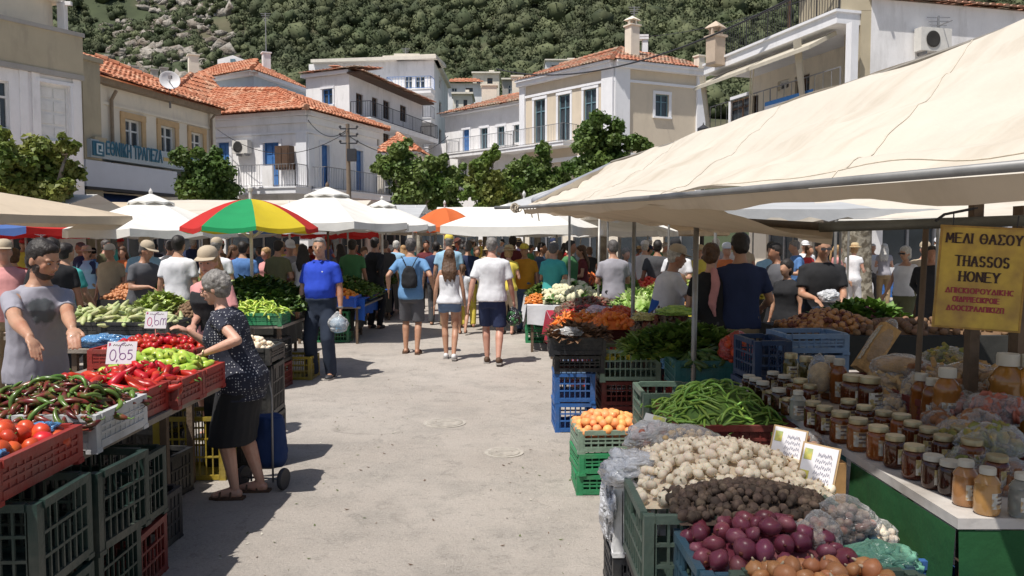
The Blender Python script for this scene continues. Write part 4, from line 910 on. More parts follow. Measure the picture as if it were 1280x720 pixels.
# big cream canopy of the right hand stalls
A0=P(654,259,7.0);A1=P(1280,206,1.95);dA=A1-A0;A2_=A0+dA*1.12
R0=P(764,204,8.0);Rm=P(1280,27,3.4);R2_=R0+(Rm-R0)*1.25
B0=V((2.0,8.8,2.3));B1=V((4.6,4.6,2.4))
t=thing('canopy','huge cream tarpaulin canopy stretched over the right hand stalls','canopy',(1.6,6.4,0),world=True)
mb=MB();sheet(mb,A0,A2_,R2_,R0,90,34,.05,.035,2,(2.6,8));GV=[V(q)for q in mb.v];mb.build('front_sheet',C_cream,t,True)
M_seam=mat('seam_thread',(.56,.50,.41),.9,.15,30)
for col_ in(22,45,68):MB().tube([GV[j*91+col_]+V((0,0,.003))for j in range(35)],.003,5,flat=.5).build('seam',M_seam,t,True)
MB().tube([GV[3*91+i]+V((0,0,.002))for i in range(91)],.0025,5).build('hem_stitching',M_seam,t,True)
mb=MB();sheet(mb,R0,R2_,B1,B0,40,14,.10,.04,5);mb.build('back_sheet',C_cream,t,True)
mb=MB();sheet(mb,A0,R0,B0,V((1.0,8.6,2.15)),12,8,.04,.02,6);mb.build('end_sheet',C_cream,t,True)
mb=MB();mb.tube([R0.lerp(R2_,i/20)+V((0,0,.01-.03*math.sin(i/20*math.pi)))for i in range(21)],.012,6);mb.build('ridge_rope',mat('grey_rope',(.25,.23,.20),.8,.2,20),t)
def pipe(lab,a,b,r,m=M_pole,n=12,bend=.0,**kw):
    pts=[V(a).lerp(V(b),i/n)+V((0,0,-bend*4*(i/n)*(1-i/n)))for i in range(n+1)]
    return MB().tube(pts,r,10).build('frame_pipe',m,None,True,label=lab,cat='pipe',**kw)
mb=MB();mb.tube([A0+V((-.25,.1,.0)),A0,A0.lerp(A2_,.5)-V((0,0,.008)),A2_],.015,10);mb.build('eave_pipe',mat('dull_grey_pipe',(.20,.20,.20),.5,.25,5,metal=.3),t,True)
# flap below the eave pipe: scalloped, its shade put into the beige colour
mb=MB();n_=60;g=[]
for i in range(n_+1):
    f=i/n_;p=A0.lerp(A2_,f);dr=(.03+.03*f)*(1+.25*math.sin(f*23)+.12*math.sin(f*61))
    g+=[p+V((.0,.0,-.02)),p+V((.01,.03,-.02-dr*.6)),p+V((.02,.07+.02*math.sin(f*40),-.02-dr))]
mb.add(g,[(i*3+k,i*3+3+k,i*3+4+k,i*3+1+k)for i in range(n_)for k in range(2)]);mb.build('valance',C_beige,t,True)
# inner rails
Q0=P(688,262,12.0);Q1=P(868,279,5.75);Q2=P(1042,284,4.05);Q3=P(1285,272,3.45)
pipe('curved dark rail running under the cream canopy on the left',Q0,Q2,.022,mat('rusty_brown_pipe',(.10,.08,.065),.6,.3,6,metal=.2),14,.0)
pipe('straight grey rail carrying the honey sign',Q2-V((.05,-.05,0)),Q3+V((.35,-.08,.0)),.026,mat('olive_grey_pipe',(.12,.12,.105),.5,.25,5,metal=.3))
t2=thing('inner_canopy','shaded tan inner canvas hanging between the two rails','canopy',tuple(Q1),world=True)  # dim underside of the tarp put into the beige colour of this sheet
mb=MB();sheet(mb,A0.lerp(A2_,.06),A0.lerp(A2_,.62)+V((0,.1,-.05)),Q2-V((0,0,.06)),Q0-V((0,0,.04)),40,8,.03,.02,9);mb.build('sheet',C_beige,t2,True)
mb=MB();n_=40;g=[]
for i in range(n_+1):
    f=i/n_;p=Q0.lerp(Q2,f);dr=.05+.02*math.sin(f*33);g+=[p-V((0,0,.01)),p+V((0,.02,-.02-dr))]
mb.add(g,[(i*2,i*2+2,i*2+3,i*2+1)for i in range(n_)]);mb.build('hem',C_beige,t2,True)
t3=thing('canopy','bright cream tarpaulin of the next stall seen under the big canopy','canopy',(6,11,0),world=True)
p0,p1=P(1030,276,10.5),P(1330,272,9.2)
mb=MB();sheet(mb,p0,p1,P(1360,200,12),P(1000,205,13.5),24,12,.06,.03,12);mb.build('sheet',C_cream,t3,True)
mb=MB();mb.tube([p0,p1],.02,8);mb.build('front_pipe',M_pole,t3)
for i,(u_,Y_)in enumerate(((1045,10.4),(1320,9.3))):
    q=P(u_,275,Y_);MB().tube([(q.x,q.y,0),(q.x,q.y,q.z)],.02,8).build('pole',M_pole,t3)
# uprights of the right hand frame
for lab,u_,Y_,vt,r in(('slim grey upright pole behind the bean crates, nearest of the row',868,5.75,279,.020),('grey upright pole beside the vendor in the blue apron',791,8.0,274,.020),('slim grey upright pole further back over the cauliflower stall',748,12.5,268,.020),('pole of the frame furthest along the right hand stalls',695,15.8,280,.02)):
    q=P(u_,vt,Y_);MB().tube([(q.x,q.y,0),(q.x+.015,q.y,q.z)],r,10).build('upright_pole',M_pole,None,True,label=lab,cat='pole',group='uprights of the canopy frame')
q=P(1158,278,3.95);MB().tube([(q.x-.05,q.y,0),(q.x,q.y,q.z)],.014,10).build('upright_pole',M_polewood,None,True,label='thin brown upright just left of the honey sign',cat='pole',group='uprights of the canopy frame')
q=P(1221,236,3.72);mb=MB();mb.bar((q.x,q.y,0),(q.x,q.y,q.z+.05),.05,.045);mb.build('upright_pole',M_polewood,None,label='square timber post behind the honey sign',cat='post')
q=P(1272,270,4.0);mb=MB();mb.bar((q.x+.03,q.y,0),(q.x+.03,q.y,q.z+.05),.08,.06);mb.build('upright_pole',M_polewood,None,label='dark reddish timber post at the right edge of the picture',cat='post')
mb=MB();a=P(1205,268,3.7);mb.tube([a+V((-.13,0,-.03)),a+V((-.09,0,0)),a+V((-.03,0,.012)),a+V((.06,0,.03))],.007,6);mb.build('rope_end',M_iron,None,label='loose dark rope end tied round the rail by the timber post',cat='rope')
# tied rope at the left corner
mb=MB();r_=random.Random(4)
for k in range(9):
    a=r_.uniform(0,6.28);c=A0+V((r_.uniform(-.1,.2),0,r_.uniform(-.03,.03)));mb.tube([c+V((.03*math.cos(a+j*.8),.03*math.sin(a+j),.03*math.sin(a+j*.8)))for j in range(9)],.006,5)
for k in range(3):mb.tube([A0+V((.06*k,0,0)),A0+V((.06*k+.02,.02,-.06-.03*k))],.005,5)
mb.build('rope_lashing',mat('pale_rope',(.42,.36,.28),.9,.2,20),None,label='knotted rope lashing the left corner of the big canopy',cat='rope')
# unseen net added above the near right stall to shade garlic and onions
t4=thing('awning','cream woven shade net high over the garlic and onion crates','awning',(.2,1.5,0),world=True)
mb=MB();sheet(mb,(-.30,.1,2.4),(.72,.1,2.42),(.45,3.8,3.02),(-.30,3.8,3.0),20,16,.03,.02,3);mb.build('sheet',mat('woven_shade_net',(.62,.57,.47),.9,.1,3,alpha=.70),t4,True)
mb=MB();mb.tube([(-.30,.1,2.4),(-.30,3.8,3.0)],.02,8);mb.build('side_pipe',M_pole,t4)
# grey rolled canvas beyond the corner
t5=thing('canopy','pale grey canvas roof with a grey tube, beyond the cream canopy corner','canopy',(1,13,0),world=True)
mb=MB();sheet(mb,P(632,256,13),P(700,262,12),P(790,200,13),P(762,203,14.5),16,10,.05,.03,8);mb.build('sheet',C_grey,t5,True)
mb=MB();mb.tube([P(668,252,11.8),P(700,238,12.2),P(770,205,13)],.065,10);mb.build('rolled_tube',mat('grey_vinyl',(.30,.31,.34),.5,.15,4),t5,True)
mb=MB();q=P(712,256,12.6);mb.tube([(q.x,q.y,0),q],.02,8);mb.build('pole',M_pole,t5)
# ================================================================ crates and tables
def crate_mesh(w_,d_,h_,m,slat=.045,wall=.012,name='crate',solid=False,rails=3,handle=True):
    mb=MB();hx,hy=w_/2,d_/2
    mb.box((0,0,.012),(w_-.03,d_-.03,.012))
    for sx in(-1,1):
        for sy in(-1,1):mb.box((sx*(hx-.02),sy*(hy-.02),h_/2-.002),(.04,.04,h_-.004));mb.box((sx*(hx-.022),sy*(hy-.022),.0),(.05,.05,.02))
    for ax in(0,1):
        L_=w_ if ax==0 else d_;other=hy if ax==0 else hx
        for sg in(-1,1):
            def bx(c_,l_,z0_,z1_,th=wall,off=0.0):
                c=(c_,sg*(other-th/2+off))if ax==0 else(sg*(other-th/2+off),c_);s_=(l_,th)if ax==0 else(th,l_)
                mb.box((c[0],c[1],(z0_+z1_)/2),(s_[0],s_[1],z1_-z0_))
            bx(0,L_-.081,h_-.03,h_,.026,.008);bx(0,L_-.081,.006,.04,.016,.003)
            if solid:bx(0,L_-.081,.04,h_-.03,.008,-.004)
            for k in range(1,rails):z=.04+(h_-.07)*k/rails;bx(0,L_-.081,z-.006,z+.006,.014,.001)
            n_=max(2,int((L_-.08)/slat))
            for i in range(n_+1):
                c_=-(L_-.08)/2+(L_-.08)*i/n_;hz_=h_-.03
                if handle and abs(c_)<.065 and ax==1:hz_=.04+(h_-.07)*.62
                bx(c_,.009,.04,hz_,.009,.0)
    return mb.mesh(name,m)
def pl(name,c,**k):return mat(name,c,.5,.16,6,.2,40,rnd=.15,col2=tuple(x*.55+y for x,y in zip(c,(.06,.055,.045))),mixscale=5,mixlo=.48,mixhi=.75,**k)
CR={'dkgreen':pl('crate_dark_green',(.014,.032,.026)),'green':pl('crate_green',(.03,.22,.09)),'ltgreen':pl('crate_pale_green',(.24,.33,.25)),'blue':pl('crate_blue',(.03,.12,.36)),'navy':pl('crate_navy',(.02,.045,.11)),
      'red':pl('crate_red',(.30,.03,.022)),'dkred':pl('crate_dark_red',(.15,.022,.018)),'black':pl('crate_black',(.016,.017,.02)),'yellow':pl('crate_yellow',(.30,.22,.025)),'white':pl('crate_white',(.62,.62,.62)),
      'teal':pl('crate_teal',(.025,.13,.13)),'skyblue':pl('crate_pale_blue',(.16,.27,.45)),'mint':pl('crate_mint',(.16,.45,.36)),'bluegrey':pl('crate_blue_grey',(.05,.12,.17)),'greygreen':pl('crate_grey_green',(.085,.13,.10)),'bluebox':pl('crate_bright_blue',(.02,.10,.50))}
CM={}
def crate(label,x,y,z,size,col,rz=0.0,solid=False,group=None,tilt=None):
    k=(size,col,solid)
    if k not in CM:CM[k]=crate_mesh(size[0],size[1],size[2],CR[col],solid=solid)
    o=put('crate',CM[k],None,(x,y,z),tilt or(0,0,rz));tag(o,label,'crate',group);return o
def table(label,x0,x1,y0,y1,z,m=None,inset=.06,th=.03,top_m=None,rz=0.0):
    cx,cy=(x0+x1)/2,(y0+y1)/2;t=thing('stall_table',label,'table',(cx,cy,0),rz)
    mb=MB();w_,d_=x1-x0,y1-y0;nb=max(2,int(w_/.2))
    mb.box((0,0,z-th/2),(w_,d_,th));mb.build('table_top',top_m or mat('grey_plank',(.26,.22,.18),.85,.3,3,.4,20),t)
    for sx in(-1,1):
        for sy in(-1,1):MB().box((sx*(w_/2-inset),sy*(d_/2-inset),(z-th)/2),(.04,.04,z-th)).build('leg',m or M_polewood,t)
    return t
def cloth(label,x0,x1,y0,y1,z,drop,m,seed=1,cat='tablecloth',sides='wsen',extra=None):
    """cloth over a table with wavy skirts"""
    mb=MB();r_=random.Random(seed);t=thing('tablecloth',label,cat,((x0+x1)/2,(y0+y1)/2,z),world=True)
    mb.quad((x0,y0,z),(x1,y0,z),(x1,y1,z),(x0,y1,z));mb.build('cloth_top',m,t)
    segs={'w':((x0,y1),(x0,y0)),'s':((x0,y0),(x1,y0)),'e':((x1,y0),(x1,y1)),'n':((x1,y1),(x0,y1))};mb=MB()
    for sd in sides:
        a,b=V(segs[sd][0]),V(segs[sd][1]);L_=(b-a).length;n=max(6,int(L_/.05));nn=V(((b-a).y,-(b-a).x)).normalized();g=[];ph=r_.uniform(0,6)
        for i in range(n+1):
            p=a.lerp(b,i/n);wv=math.sin(i*.9+ph)*.6+math.sin(i*.37+ph)*.5
            dd=drop*(1+.04*math.sin(i*.5+ph))
            for q in range(5):f=q/4;o=nn*(.006+.028*f*wv+.03*f);g.append((p.x+o.x,p.y+o.y,z-dd*f))
        mb.add(g,[(i*5+k,i*5+k+1,i*5+k+6,i*5+k+5)for i in range(n)for k in range(4)])
    mb.build('skirt',m,t,True);return t
def clothmat(name,c):return mat(name,c,.85,.1,4,.3,14)
# ---- LEFT near stall
LX=-1.83
table('grey plank trestle table under the tomato and pepper crates',-2.62,LX,2.2,4.98,.80,inset=.25)
crate('red crate of large tomatoes nearest the camera on the left',-2.07,2.95,.802,(.62,.60,.15),'red',.04,solid=True)
crate('white crate heaped with dark red and green peppers',-2.08,3.62,.802,(.60,.50,.16),'white',.02,solid=True)
crate('red crate of long red peppers beside the man in grey',-2.15,4.08,.802,(.60,.38,.15),'red',0,solid=True)
crate('red crate of glossy red peppers behind the 0,65 price card',-2.10,4.44,.802,(.60,.34,.15),'red',0,solid=True)
crate('red crate of pale green peppers under the lady\'s hand',-2.10,4.80,.802,(.60,.36,.15),'red',0,solid=True)
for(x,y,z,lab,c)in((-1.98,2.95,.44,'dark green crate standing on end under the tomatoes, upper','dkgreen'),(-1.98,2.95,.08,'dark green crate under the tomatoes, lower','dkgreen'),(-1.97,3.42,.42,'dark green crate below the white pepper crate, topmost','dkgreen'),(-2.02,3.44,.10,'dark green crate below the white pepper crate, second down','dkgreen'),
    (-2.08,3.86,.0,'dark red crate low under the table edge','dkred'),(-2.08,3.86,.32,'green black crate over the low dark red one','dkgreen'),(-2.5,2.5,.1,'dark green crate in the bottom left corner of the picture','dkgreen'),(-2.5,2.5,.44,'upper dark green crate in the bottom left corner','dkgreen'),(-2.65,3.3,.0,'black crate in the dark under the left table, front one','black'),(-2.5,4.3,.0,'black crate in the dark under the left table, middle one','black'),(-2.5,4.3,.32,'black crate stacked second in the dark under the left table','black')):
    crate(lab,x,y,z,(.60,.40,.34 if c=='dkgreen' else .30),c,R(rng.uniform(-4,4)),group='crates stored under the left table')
crate('mustard yellow crate behind the lady\'s legs under the table',-2.30,5.78,0,(.50,.36,.46),'yellow',.05)
# second row table
crate('red crate of small red tomatoes behind the green peppers',-2.62,5.9,.80,(.75,.6,.14),'red',.0,solid=True)
table('trestle table holding the far red tomato crate',-3.05,-2.2,5.5,6.3,.79)
crate('low black tray with pink garlic bags by the vendor in the cap',-2.05,6.1,.79,(.5,.4,.12),'black',.0,solid=True)
for i_ in range(2):crate('dark crate stacked under the black garlic tray, '+('lower' if i_==0 else 'upper'),-2.05,6.1,.39*i_,(.5,.4,.385),'black',.04*i_,solid=True)
table('table of pale cucumbers beyond the man in grey',-4.6,-3.15,7.2,8.1,.84)
crate('black shallow crate of pale green cucumbers, left one',-4.15,7.55,.842,(.75,.5,.12),'black',0.02,solid=True);crate('black shallow crate of pale green cucumbers, right one',-3.45,7.55,.842,(.62,.5,.12),'black',-.03,solid=True)
crate('dark crate stored under the cucumber table',-3.9,7.6,0,(.6,.4,.3),'dkgreen');crate('second dark crate stored under the cucumber table',-3.3,7.6,0,(.6,.4,.3),'black')
# pepper stall under the striped umbrella
table('trestle table under the striped umbrella',-3.75,-2.62,9.1,10.4,.74)
crate('bright green crate of long pale peppers under the striped umbrella',-2.95,9.3,.742,(.62,.42,.14),'green',.03,solid=True)
crate('black crate behind the green pepper crate',-3.5,9.4,.742,(.5,.5,.14),'black',.0,solid=True)
for(x,y,z,c,lab)in((-2.92,9.3,.30,'black','black crate under the green pepper crate, upper'),(-2.92,9.3,.0,'dkred','dark red crate on the ground under the striped umbrella stall'),(-3.5,9.35,.0,'black','black crate left of the dark red one on the ground'),(-2.75,9.95,.0,'yellow','yellow crate glimpsed behind the man in the blue polo'),(-3.5,9.35,.31,'black','black crate second in the left stack under the striped umbrella')):
    crate(lab,x,y,z,(.58,.40,.29),c,R(rng.uniform(-3,3)))
# blue crate stall
table('table under the bright blue orange crate',-3.6,-2.52,13.2,15.8,.62)
crate('bright blue crate of oranges on the left hand stall',-3.0,13.4,.622,(.85,.5,.18),'bluebox',0,solid=True)
crate('green plastic crates under the blue orange crate, lower',-3.05,13.6,0,(.6,.4,.26),'green',0);crate('green plastic crate under the blue orange crate, upper',-3.05,13.6,.27,(.6,.4,.26),'green',0)
cloth('bright blue plastic sheet hanging along the aisle side of the orange stall',-2.60,-2.45,13.3,16.2,.74,.36,clothmat('blue_sheet',(.02,.10,.42)),3,sides='ws')
# ---- RIGHT mid stalls
crate('blue crate standing in the aisle, lower of two',.56,7.28,0,(.36,.46,.26),'blue',.03);crate('blue crate standing in the aisle, upper of two',.56,7.28,.27,(.36,.46,.26),'blue',.0)
crate('black crate of mixed vegetables above the blue crates',.58,7.22,.70,(.50,.46,.16),'black',.0,solid=True);crate('open black crate turned on its side above the blue crates',.60,7.25,.54,(.44,.42,.15),'black',.0)
crate('dark red crate under the pale green crate, lower',1.05,7.35,0,(.50,.46,.22),'dkred',.0);crate('dark red crate under the pale green crate, upper',1.05,7.35,.225,(.50,.46,.22),'dkred',.02)
crate('pale grey green crate with a few yellow peppers in front',1.05,7.28,.46,(.54,.44,.28),'ltgreen',.02)
crate('red crate right of the pale green crate',1.58,7.1,.22,(.40,.40,.26),'red',.0);crate('dark crate under the red crate in the shade',1.58,7.1,0,(.40,.40,.21),'black',.0)
crate('big teal crate of dark leafy greens behind the beans',1.62,6.0,.62,(.85,.55,.22),'teal',-.05,solid=True);crate('dark crate carrying the teal crate of greens',1.6,6.05,.30,(.62,.42,.31),'black');crate('lowest dark crate under the teal crate of greens',1.6,6.05,.0,(.62,.42,.29),'black')
crate('blue and red rimmed crate of carrots at the aisle',.72,8.35,.66,(.62,.5,.18),'red',.0,solid=True);crate('pale blue crate carrying the carrots, upper',.72,8.35,.33,(.56,.42,.32),'skyblue',0);crate('dark crate at the ground below the carrots',.72,8.35,.0,(.56,.42,.32),'black',0)
crate('crate of tomatoes and peppers just beyond the black crate',1.1,8.0,.74,(.6,.5,.14),'dkred',0,solid=True);table('table behind the aisle crates on the right',.85,1.34,7.7,8.9,.735)
# red and white cloth stalls
table('table under the crimson cloth',.52,1.6,9.6,11.6,.70);cloth('crimson cloth hanging over the stall table at the aisle',.50,1.62,9.55,11.6,.705,.34,clothmat('crimson_cloth',(.34,.012,.035)),4,sides='wse')
table('table under the white cloth',.25,1.4,12.2,15.2,.72);cloth('white cloth hanging over the stall table beyond the crimson one',.23,1.42,12.2,15.2,.725,.30,clothmat('white_cloth',(.62,.62,.64)),5,sides='wse')
crate('green crate stored under the white cloth, lower',.48,13.6,0,(.5,.5,.22),'green',0);crate('green crate stored under the white cloth, upper',.48,13.6,.225,(.5,.5,.22),'green',0)
crate('dark red crate under the crimson cloth by the aisle',.75,9.8,0,(.4,.5,.36),'dkred',0);crate('orange red crate under the crimson cloth, nearest',.86,9.15,0,(.32,.4,.32),'red',0)
crate('dark crate under the crimson cloth further in',1.1,10.6,0,(.5,.5,.4),'black',0)
# blue crate stack by the vendors
for i,(c,hh_)in enumerate((('mint',.15),('mint',.15),('skyblue',.13),('skyblue',.13))):
    crate(['mint green tray at the bottom of the stack behind the honey table','mint green tray second from the bottom behind the honey table','pale blue tray second from the top behind the honey table','pale blue tray on top of the stack behind the honey table'][i],1.98+.0,5.35,[.52,.67,.83,.97][i],(.42,.36,hh_),c,.05)
crate('dark teal crate carrying the mint trays',1.98,5.35,.26,(.42,.36,.25),'teal');crate('lowest dark crate under the mint trays',1.98,5.35,.0,(.42,.36,.25),'black')
for i in range(4):crate(['lowest navy crate','second navy crate from the ground','third navy crate from the ground','topmost navy crate'][i]+' of the stack left of the pale blue trays',1.62+.02*(i%2),5.22,.27*i,(.24,.40,.265),'navy',.02*i)
# long shaded table in the back right
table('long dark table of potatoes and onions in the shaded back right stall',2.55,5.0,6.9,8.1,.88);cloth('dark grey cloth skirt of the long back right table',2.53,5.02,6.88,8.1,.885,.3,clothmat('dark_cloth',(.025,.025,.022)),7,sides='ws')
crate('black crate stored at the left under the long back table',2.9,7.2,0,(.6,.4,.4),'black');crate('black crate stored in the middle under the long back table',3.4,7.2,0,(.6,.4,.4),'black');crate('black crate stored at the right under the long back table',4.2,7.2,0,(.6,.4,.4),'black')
# ---- RIGHT near stall
crate('green crate of peaches and apricots, topmost of its stack',.66,5.48,.29,(.46,.40,.15),'ltgreen',.06,solid=False);crate('bright green crate under the peaches, lowest',.66,5.48,.0,(.46,.40,.14),'green',.02);crate('green crate in the middle of the peach stack',.66,5.48,.145,(.46,.40,.14),'green',.09)
table('trestle table under the garlic and the beans',.78,1.38,3.1,4.95,.58)
crate('dark red crate under the heap of green beans',1.12,4.25,.585,(.60,.62,.20),'dkred',0,solid=True);crate('grey green crate end behind the bean heap',.92,4.72,.585,(.34,.40,.25),'greygreen',.0)
crate('grey green crate holding the garlic at the near corner',.82,2.98,.45,(.72,.50,.30),'greygreen',.0);crate('white crate at the aisle corner wrapped in plastic',.56,3.42,.40,(.28,.34,.30),'white',.0);crate('black crate under the white corner crate, upper',.56,3.42,.19,(.28,.34,.20),'black',0);crate('black crate under the white corner crate, on the ground',.56,3.42,.0,(.28,.34,.185),'black',0)
crate('dusty teal blue crate holding the purple onions',.90,2.56,.40,(.66,.40,.30),'bluegrey',.02);crate('dark green crate of brown onions at the bottom edge',.93,2.22,.42,(.56,.26,.30),'greygreen',0)
crate('black crate stacked below the garlic crate, upper',.82,2.98,.225,(.70,.48,.22),'black');crate('black crate stacked below the garlic crate, lowest',.82,2.98,.0,(.70,.48,.22),'black');crate('black crate stacked below the purple onion crate',.92,2.56,.0,(.62,.40,.39),'black');crate('black crate below the brown onion crate',.94,2.22,.0,(.54,.26,.41),'black')
crate('grey green crate continuing behind the garlic crate',.98,3.45,.45,(.50,.42,.28),'greygreen',0)
crate('blue tray with bagged greens in front of the honey table',1.30,2.36,.50,(.34,.62,.12),'blue',-.05,solid=True);crate('dark crate under the blue tray by the green cloth',1.30,2.36,.0,(.34,.60,.30),'black',0);crate('upper dark crate under the blue tray by the green cloth',1.30,2.36,.31,(.34,.60,.18),'black',0)
# honey table
t=table('white topped honey table running along the right side',1.42,2.45,2.50,4.95,.82,top_m=mat('white_board',(.50,.47,.44),.55,.12,3,.15,20,col2=(.33,.30,.27),mixscale=5,mixlo=.5,mixhi=.7),th=.035)
cloth('bright green cloth skirt hanging from the near end of the honey table',1.425,2.44,2.51,3.3,.78,.75,clothmat('green_cloth',(.008,.070,.018)),9,sides='ws')
# ================================================================ fruit and vegetables
def veg(name,c,rough=.4,rnd=.25,hue=.012,c2=None,ms=8,lo=.45,hi=.65,bump=.1,bs=40,sss=.06,coat=.04,**k):
    return mat(name,c,rough,.12,12,bump,bs,rnd=rnd,hue=hue,col2=c2,mixscale=ms,mixlo=lo,mixhi=hi,sss=sss,coat=coat,bdist=.004,**k)
V_tom=veg('tomato_skin',(.56,.05,.02),.34,.15,.012,(.70,.17,.03),9,.5,.75);V_red=veg('red_pepper_skin',(.44,.022,.012),.34,.25,.01);V_grn=veg('pale_pepper_skin',(.34,.50,.055),.28,.18,.015,(.45,.50,.10),14)
V_dpep=veg('dark_pepper_skin',(.13,.022,.016),.28,.5,.01,(.06,.075,.015),22,.48,.62);V_gpep=veg('mid_green_pepper_skin',(.10,.17,.03),.3,.3,.02);V_stem=veg('green_stem',(.10,.19,.03),.6)
V_gar=veg('garlic_skin',(.84,.72,.54),.6,.12,.006,(.55,.42,.34),18,.5,.75,.4,30,.15,0);V_gartip=veg('garlic_neck',(.56,.45,.31),.8)
V_dark=veg('dark_bulb_skin',(.085,.055,.04),.75,.4,.01,(.16,.11,.075),30,.45,.65,.8,60,0,0);V_onp=veg('purple_onion_skin',(.17,.035,.06),.35,.25,.012,(.28,.11,.12),6,.5,.7,.15,25)
V_onb=veg('brown_onion_skin',(.46,.20,.08),.45,.2,.01,(.34,.13,.05),8,.5,.7,.2,25);V_pea=veg('peach_skin',(.80,.36,.13),.55,.12,.012,(.62,.14,.05),7,.5,.72);V_bean=veg('bean_skin',(.17,.29,.045),.45,.3,.02)
V_or=veg('orange_skin',(.75,.24,.02),.5,.1);V_pot=veg('potato_skin',(.20,.11,.06),.8,.25,.01,(.24,.14,.08),9,.45,.65,.4,40,0,0);V_leaf=veg('vegetable_leaf',(.11,.20,.03),.55,.3,.02,(.05,.11,.02),9);V_leafl=veg('pale_leaf',(.30,.42,.09),.55,.2,.02,(.42,.46,.20),9)
V_cuc=veg('pale_cucumber_skin',(.36,.42,.16),.5,.2,.02,(.50,.50,.26),10);V_dkg=veg('dark_courgette_skin',(.035,.08,.018),.4,.4,.02,(.08,.14,.03),12);V_carr=veg('carrot_skin',(.68,.20,.035),.5,.15,.01);V_caul=veg('cauliflower_head',(.60,.56,.38),.9,.1,.01,None,8,.4,.6,.6,60)
V_beet=veg('beet_skin',(.12,.028,.022),.6,.4,.01,(.2,.06,.03),12);V_yel=veg('yellow_pepper_skin',(.62,.50,.05),.35,.2,.01)
def spin(prof,n=12,lobes=0,la=.0,seed=0):
    m=MB();m.lathe(prof,n)
    if lobes:
        q=[]
        for p in m.v:
            a=math.atan2(p[1],p[0]);k=1+la*abs(math.cos(a*lobes/2))-la*.5;q.append((p[0]*k,p[1]*k,p[2]))
        m.v=q
    return m
def tomato_mesh(r,seed,m):
    b=spin([(0,-.78*r),(.45*r,-.74*r),(.85*r,-.42*r),(1.0*r,0),(.9*r,.42*r),(.55*r,.70*r),(.22*r,.72*r),(0,.60*r)],14,5,.06);b.noise(.06*r,1.2/r,seed)
    for k in range(5):a=k*1.257;b.add([(0,0,.64*r),(.22*r*math.cos(a-.3),.22*r*math.sin(a-.3),.74*r),(.5*r*math.cos(a),.5*r*math.sin(a),.72*r),(.22*r*math.cos(a+.3),.22*r*math.sin(a+.3),.74*r)],[(0,1,2,3)],1)
    b.tube([(0,0,.6*r),(.04*r,0,.95*r)],.06*r,5,mi=1);return b.mesh('tomato',[m,V_stem],True)
def pepper_mesh(L_,r,curve,seed,m,n=9,stem=True,name='pepper',blunt=.35):
    b=MB();k=8;g=random.Random(seed);ph=g.uniform(0,6);pts=[];rad=[]
    for i in range(k+1):
        f=i/k;pts.append((curve*L_*math.sin(f*math.pi)*math.cos(ph*.2),(f-.5)*L_,curve*.4*L_*math.sin(f*2.6+ph)));rad.append(r*max(.06,(math.sin(min(1,f*3.2+.12)*math.pi/2))*(1-(f**2.0)*(1-blunt)))if i<k else r*.12)
    rad[0]=r*.3;b.tube(pts,rad,n);b.noise(.12*r,.8/r,seed)
    if stem:p=V(pts[0]);b.tube([p+V((0,r*.2,0)),p-V((0,.12*L_,-.02*L_)),p-V((.01,.2*L_,-.05*L_))],[r*.28,r*.16,r*.16],5,mi=1)
    return b.mesh(name,[m,V_stem],True)
def bulb_mesh(r,neck,lobes,seed,m,m2,name,n=12,tall=.9):
    b=spin([(0,-.62*r),(.3*r,-.62*r),(.75*r,-.42*r),(1.0*r,0.0),(.86*r,.42*r*tall),(.45*r,.75*r*tall),(.16*r,.98*r*tall)],n,lobes,.16 if lobes else 0);b.noise(.08*r,1.3/r,seed)
    b.tube([(0,0,.85*r*tall),(.06*r,0,(1.0+neck)*r*tall),(.16*r,.05*r,(1.12+neck)*r*tall)],[.2*r,.11*r,.08*r],6,mi=1)
    b.tube([(0,0,-.6*r),(0,0,-.72*r)],[.22*r,.16*r],6,mi=1);return b.mesh(name,[m,m2],True)
def lump_mesh(rx,ry,rz_,seed,m,name,n=10,k=7,am=.12):
    b=MB();b.ell((0,0,0),(rx,ry,rz_),n,k);b.noise(am*min(rx,ry),.9/rx,seed);return b.mesh(name,m,True)
def peach_mesh(r,seed):
    b=MB();b.ell((0,0,0),(r,r,.95*r),14,9);q=[]
    for p in b.v:a=math.atan2(p[1],p[0]);k=1-.10*math.exp(-(a/.35)**2);q.append((p[0]*k,p[1]*k,p[2]))
    b.v=q;b.noise(.04*r,1/r,seed);return b.mesh('peach',V_pea,True)
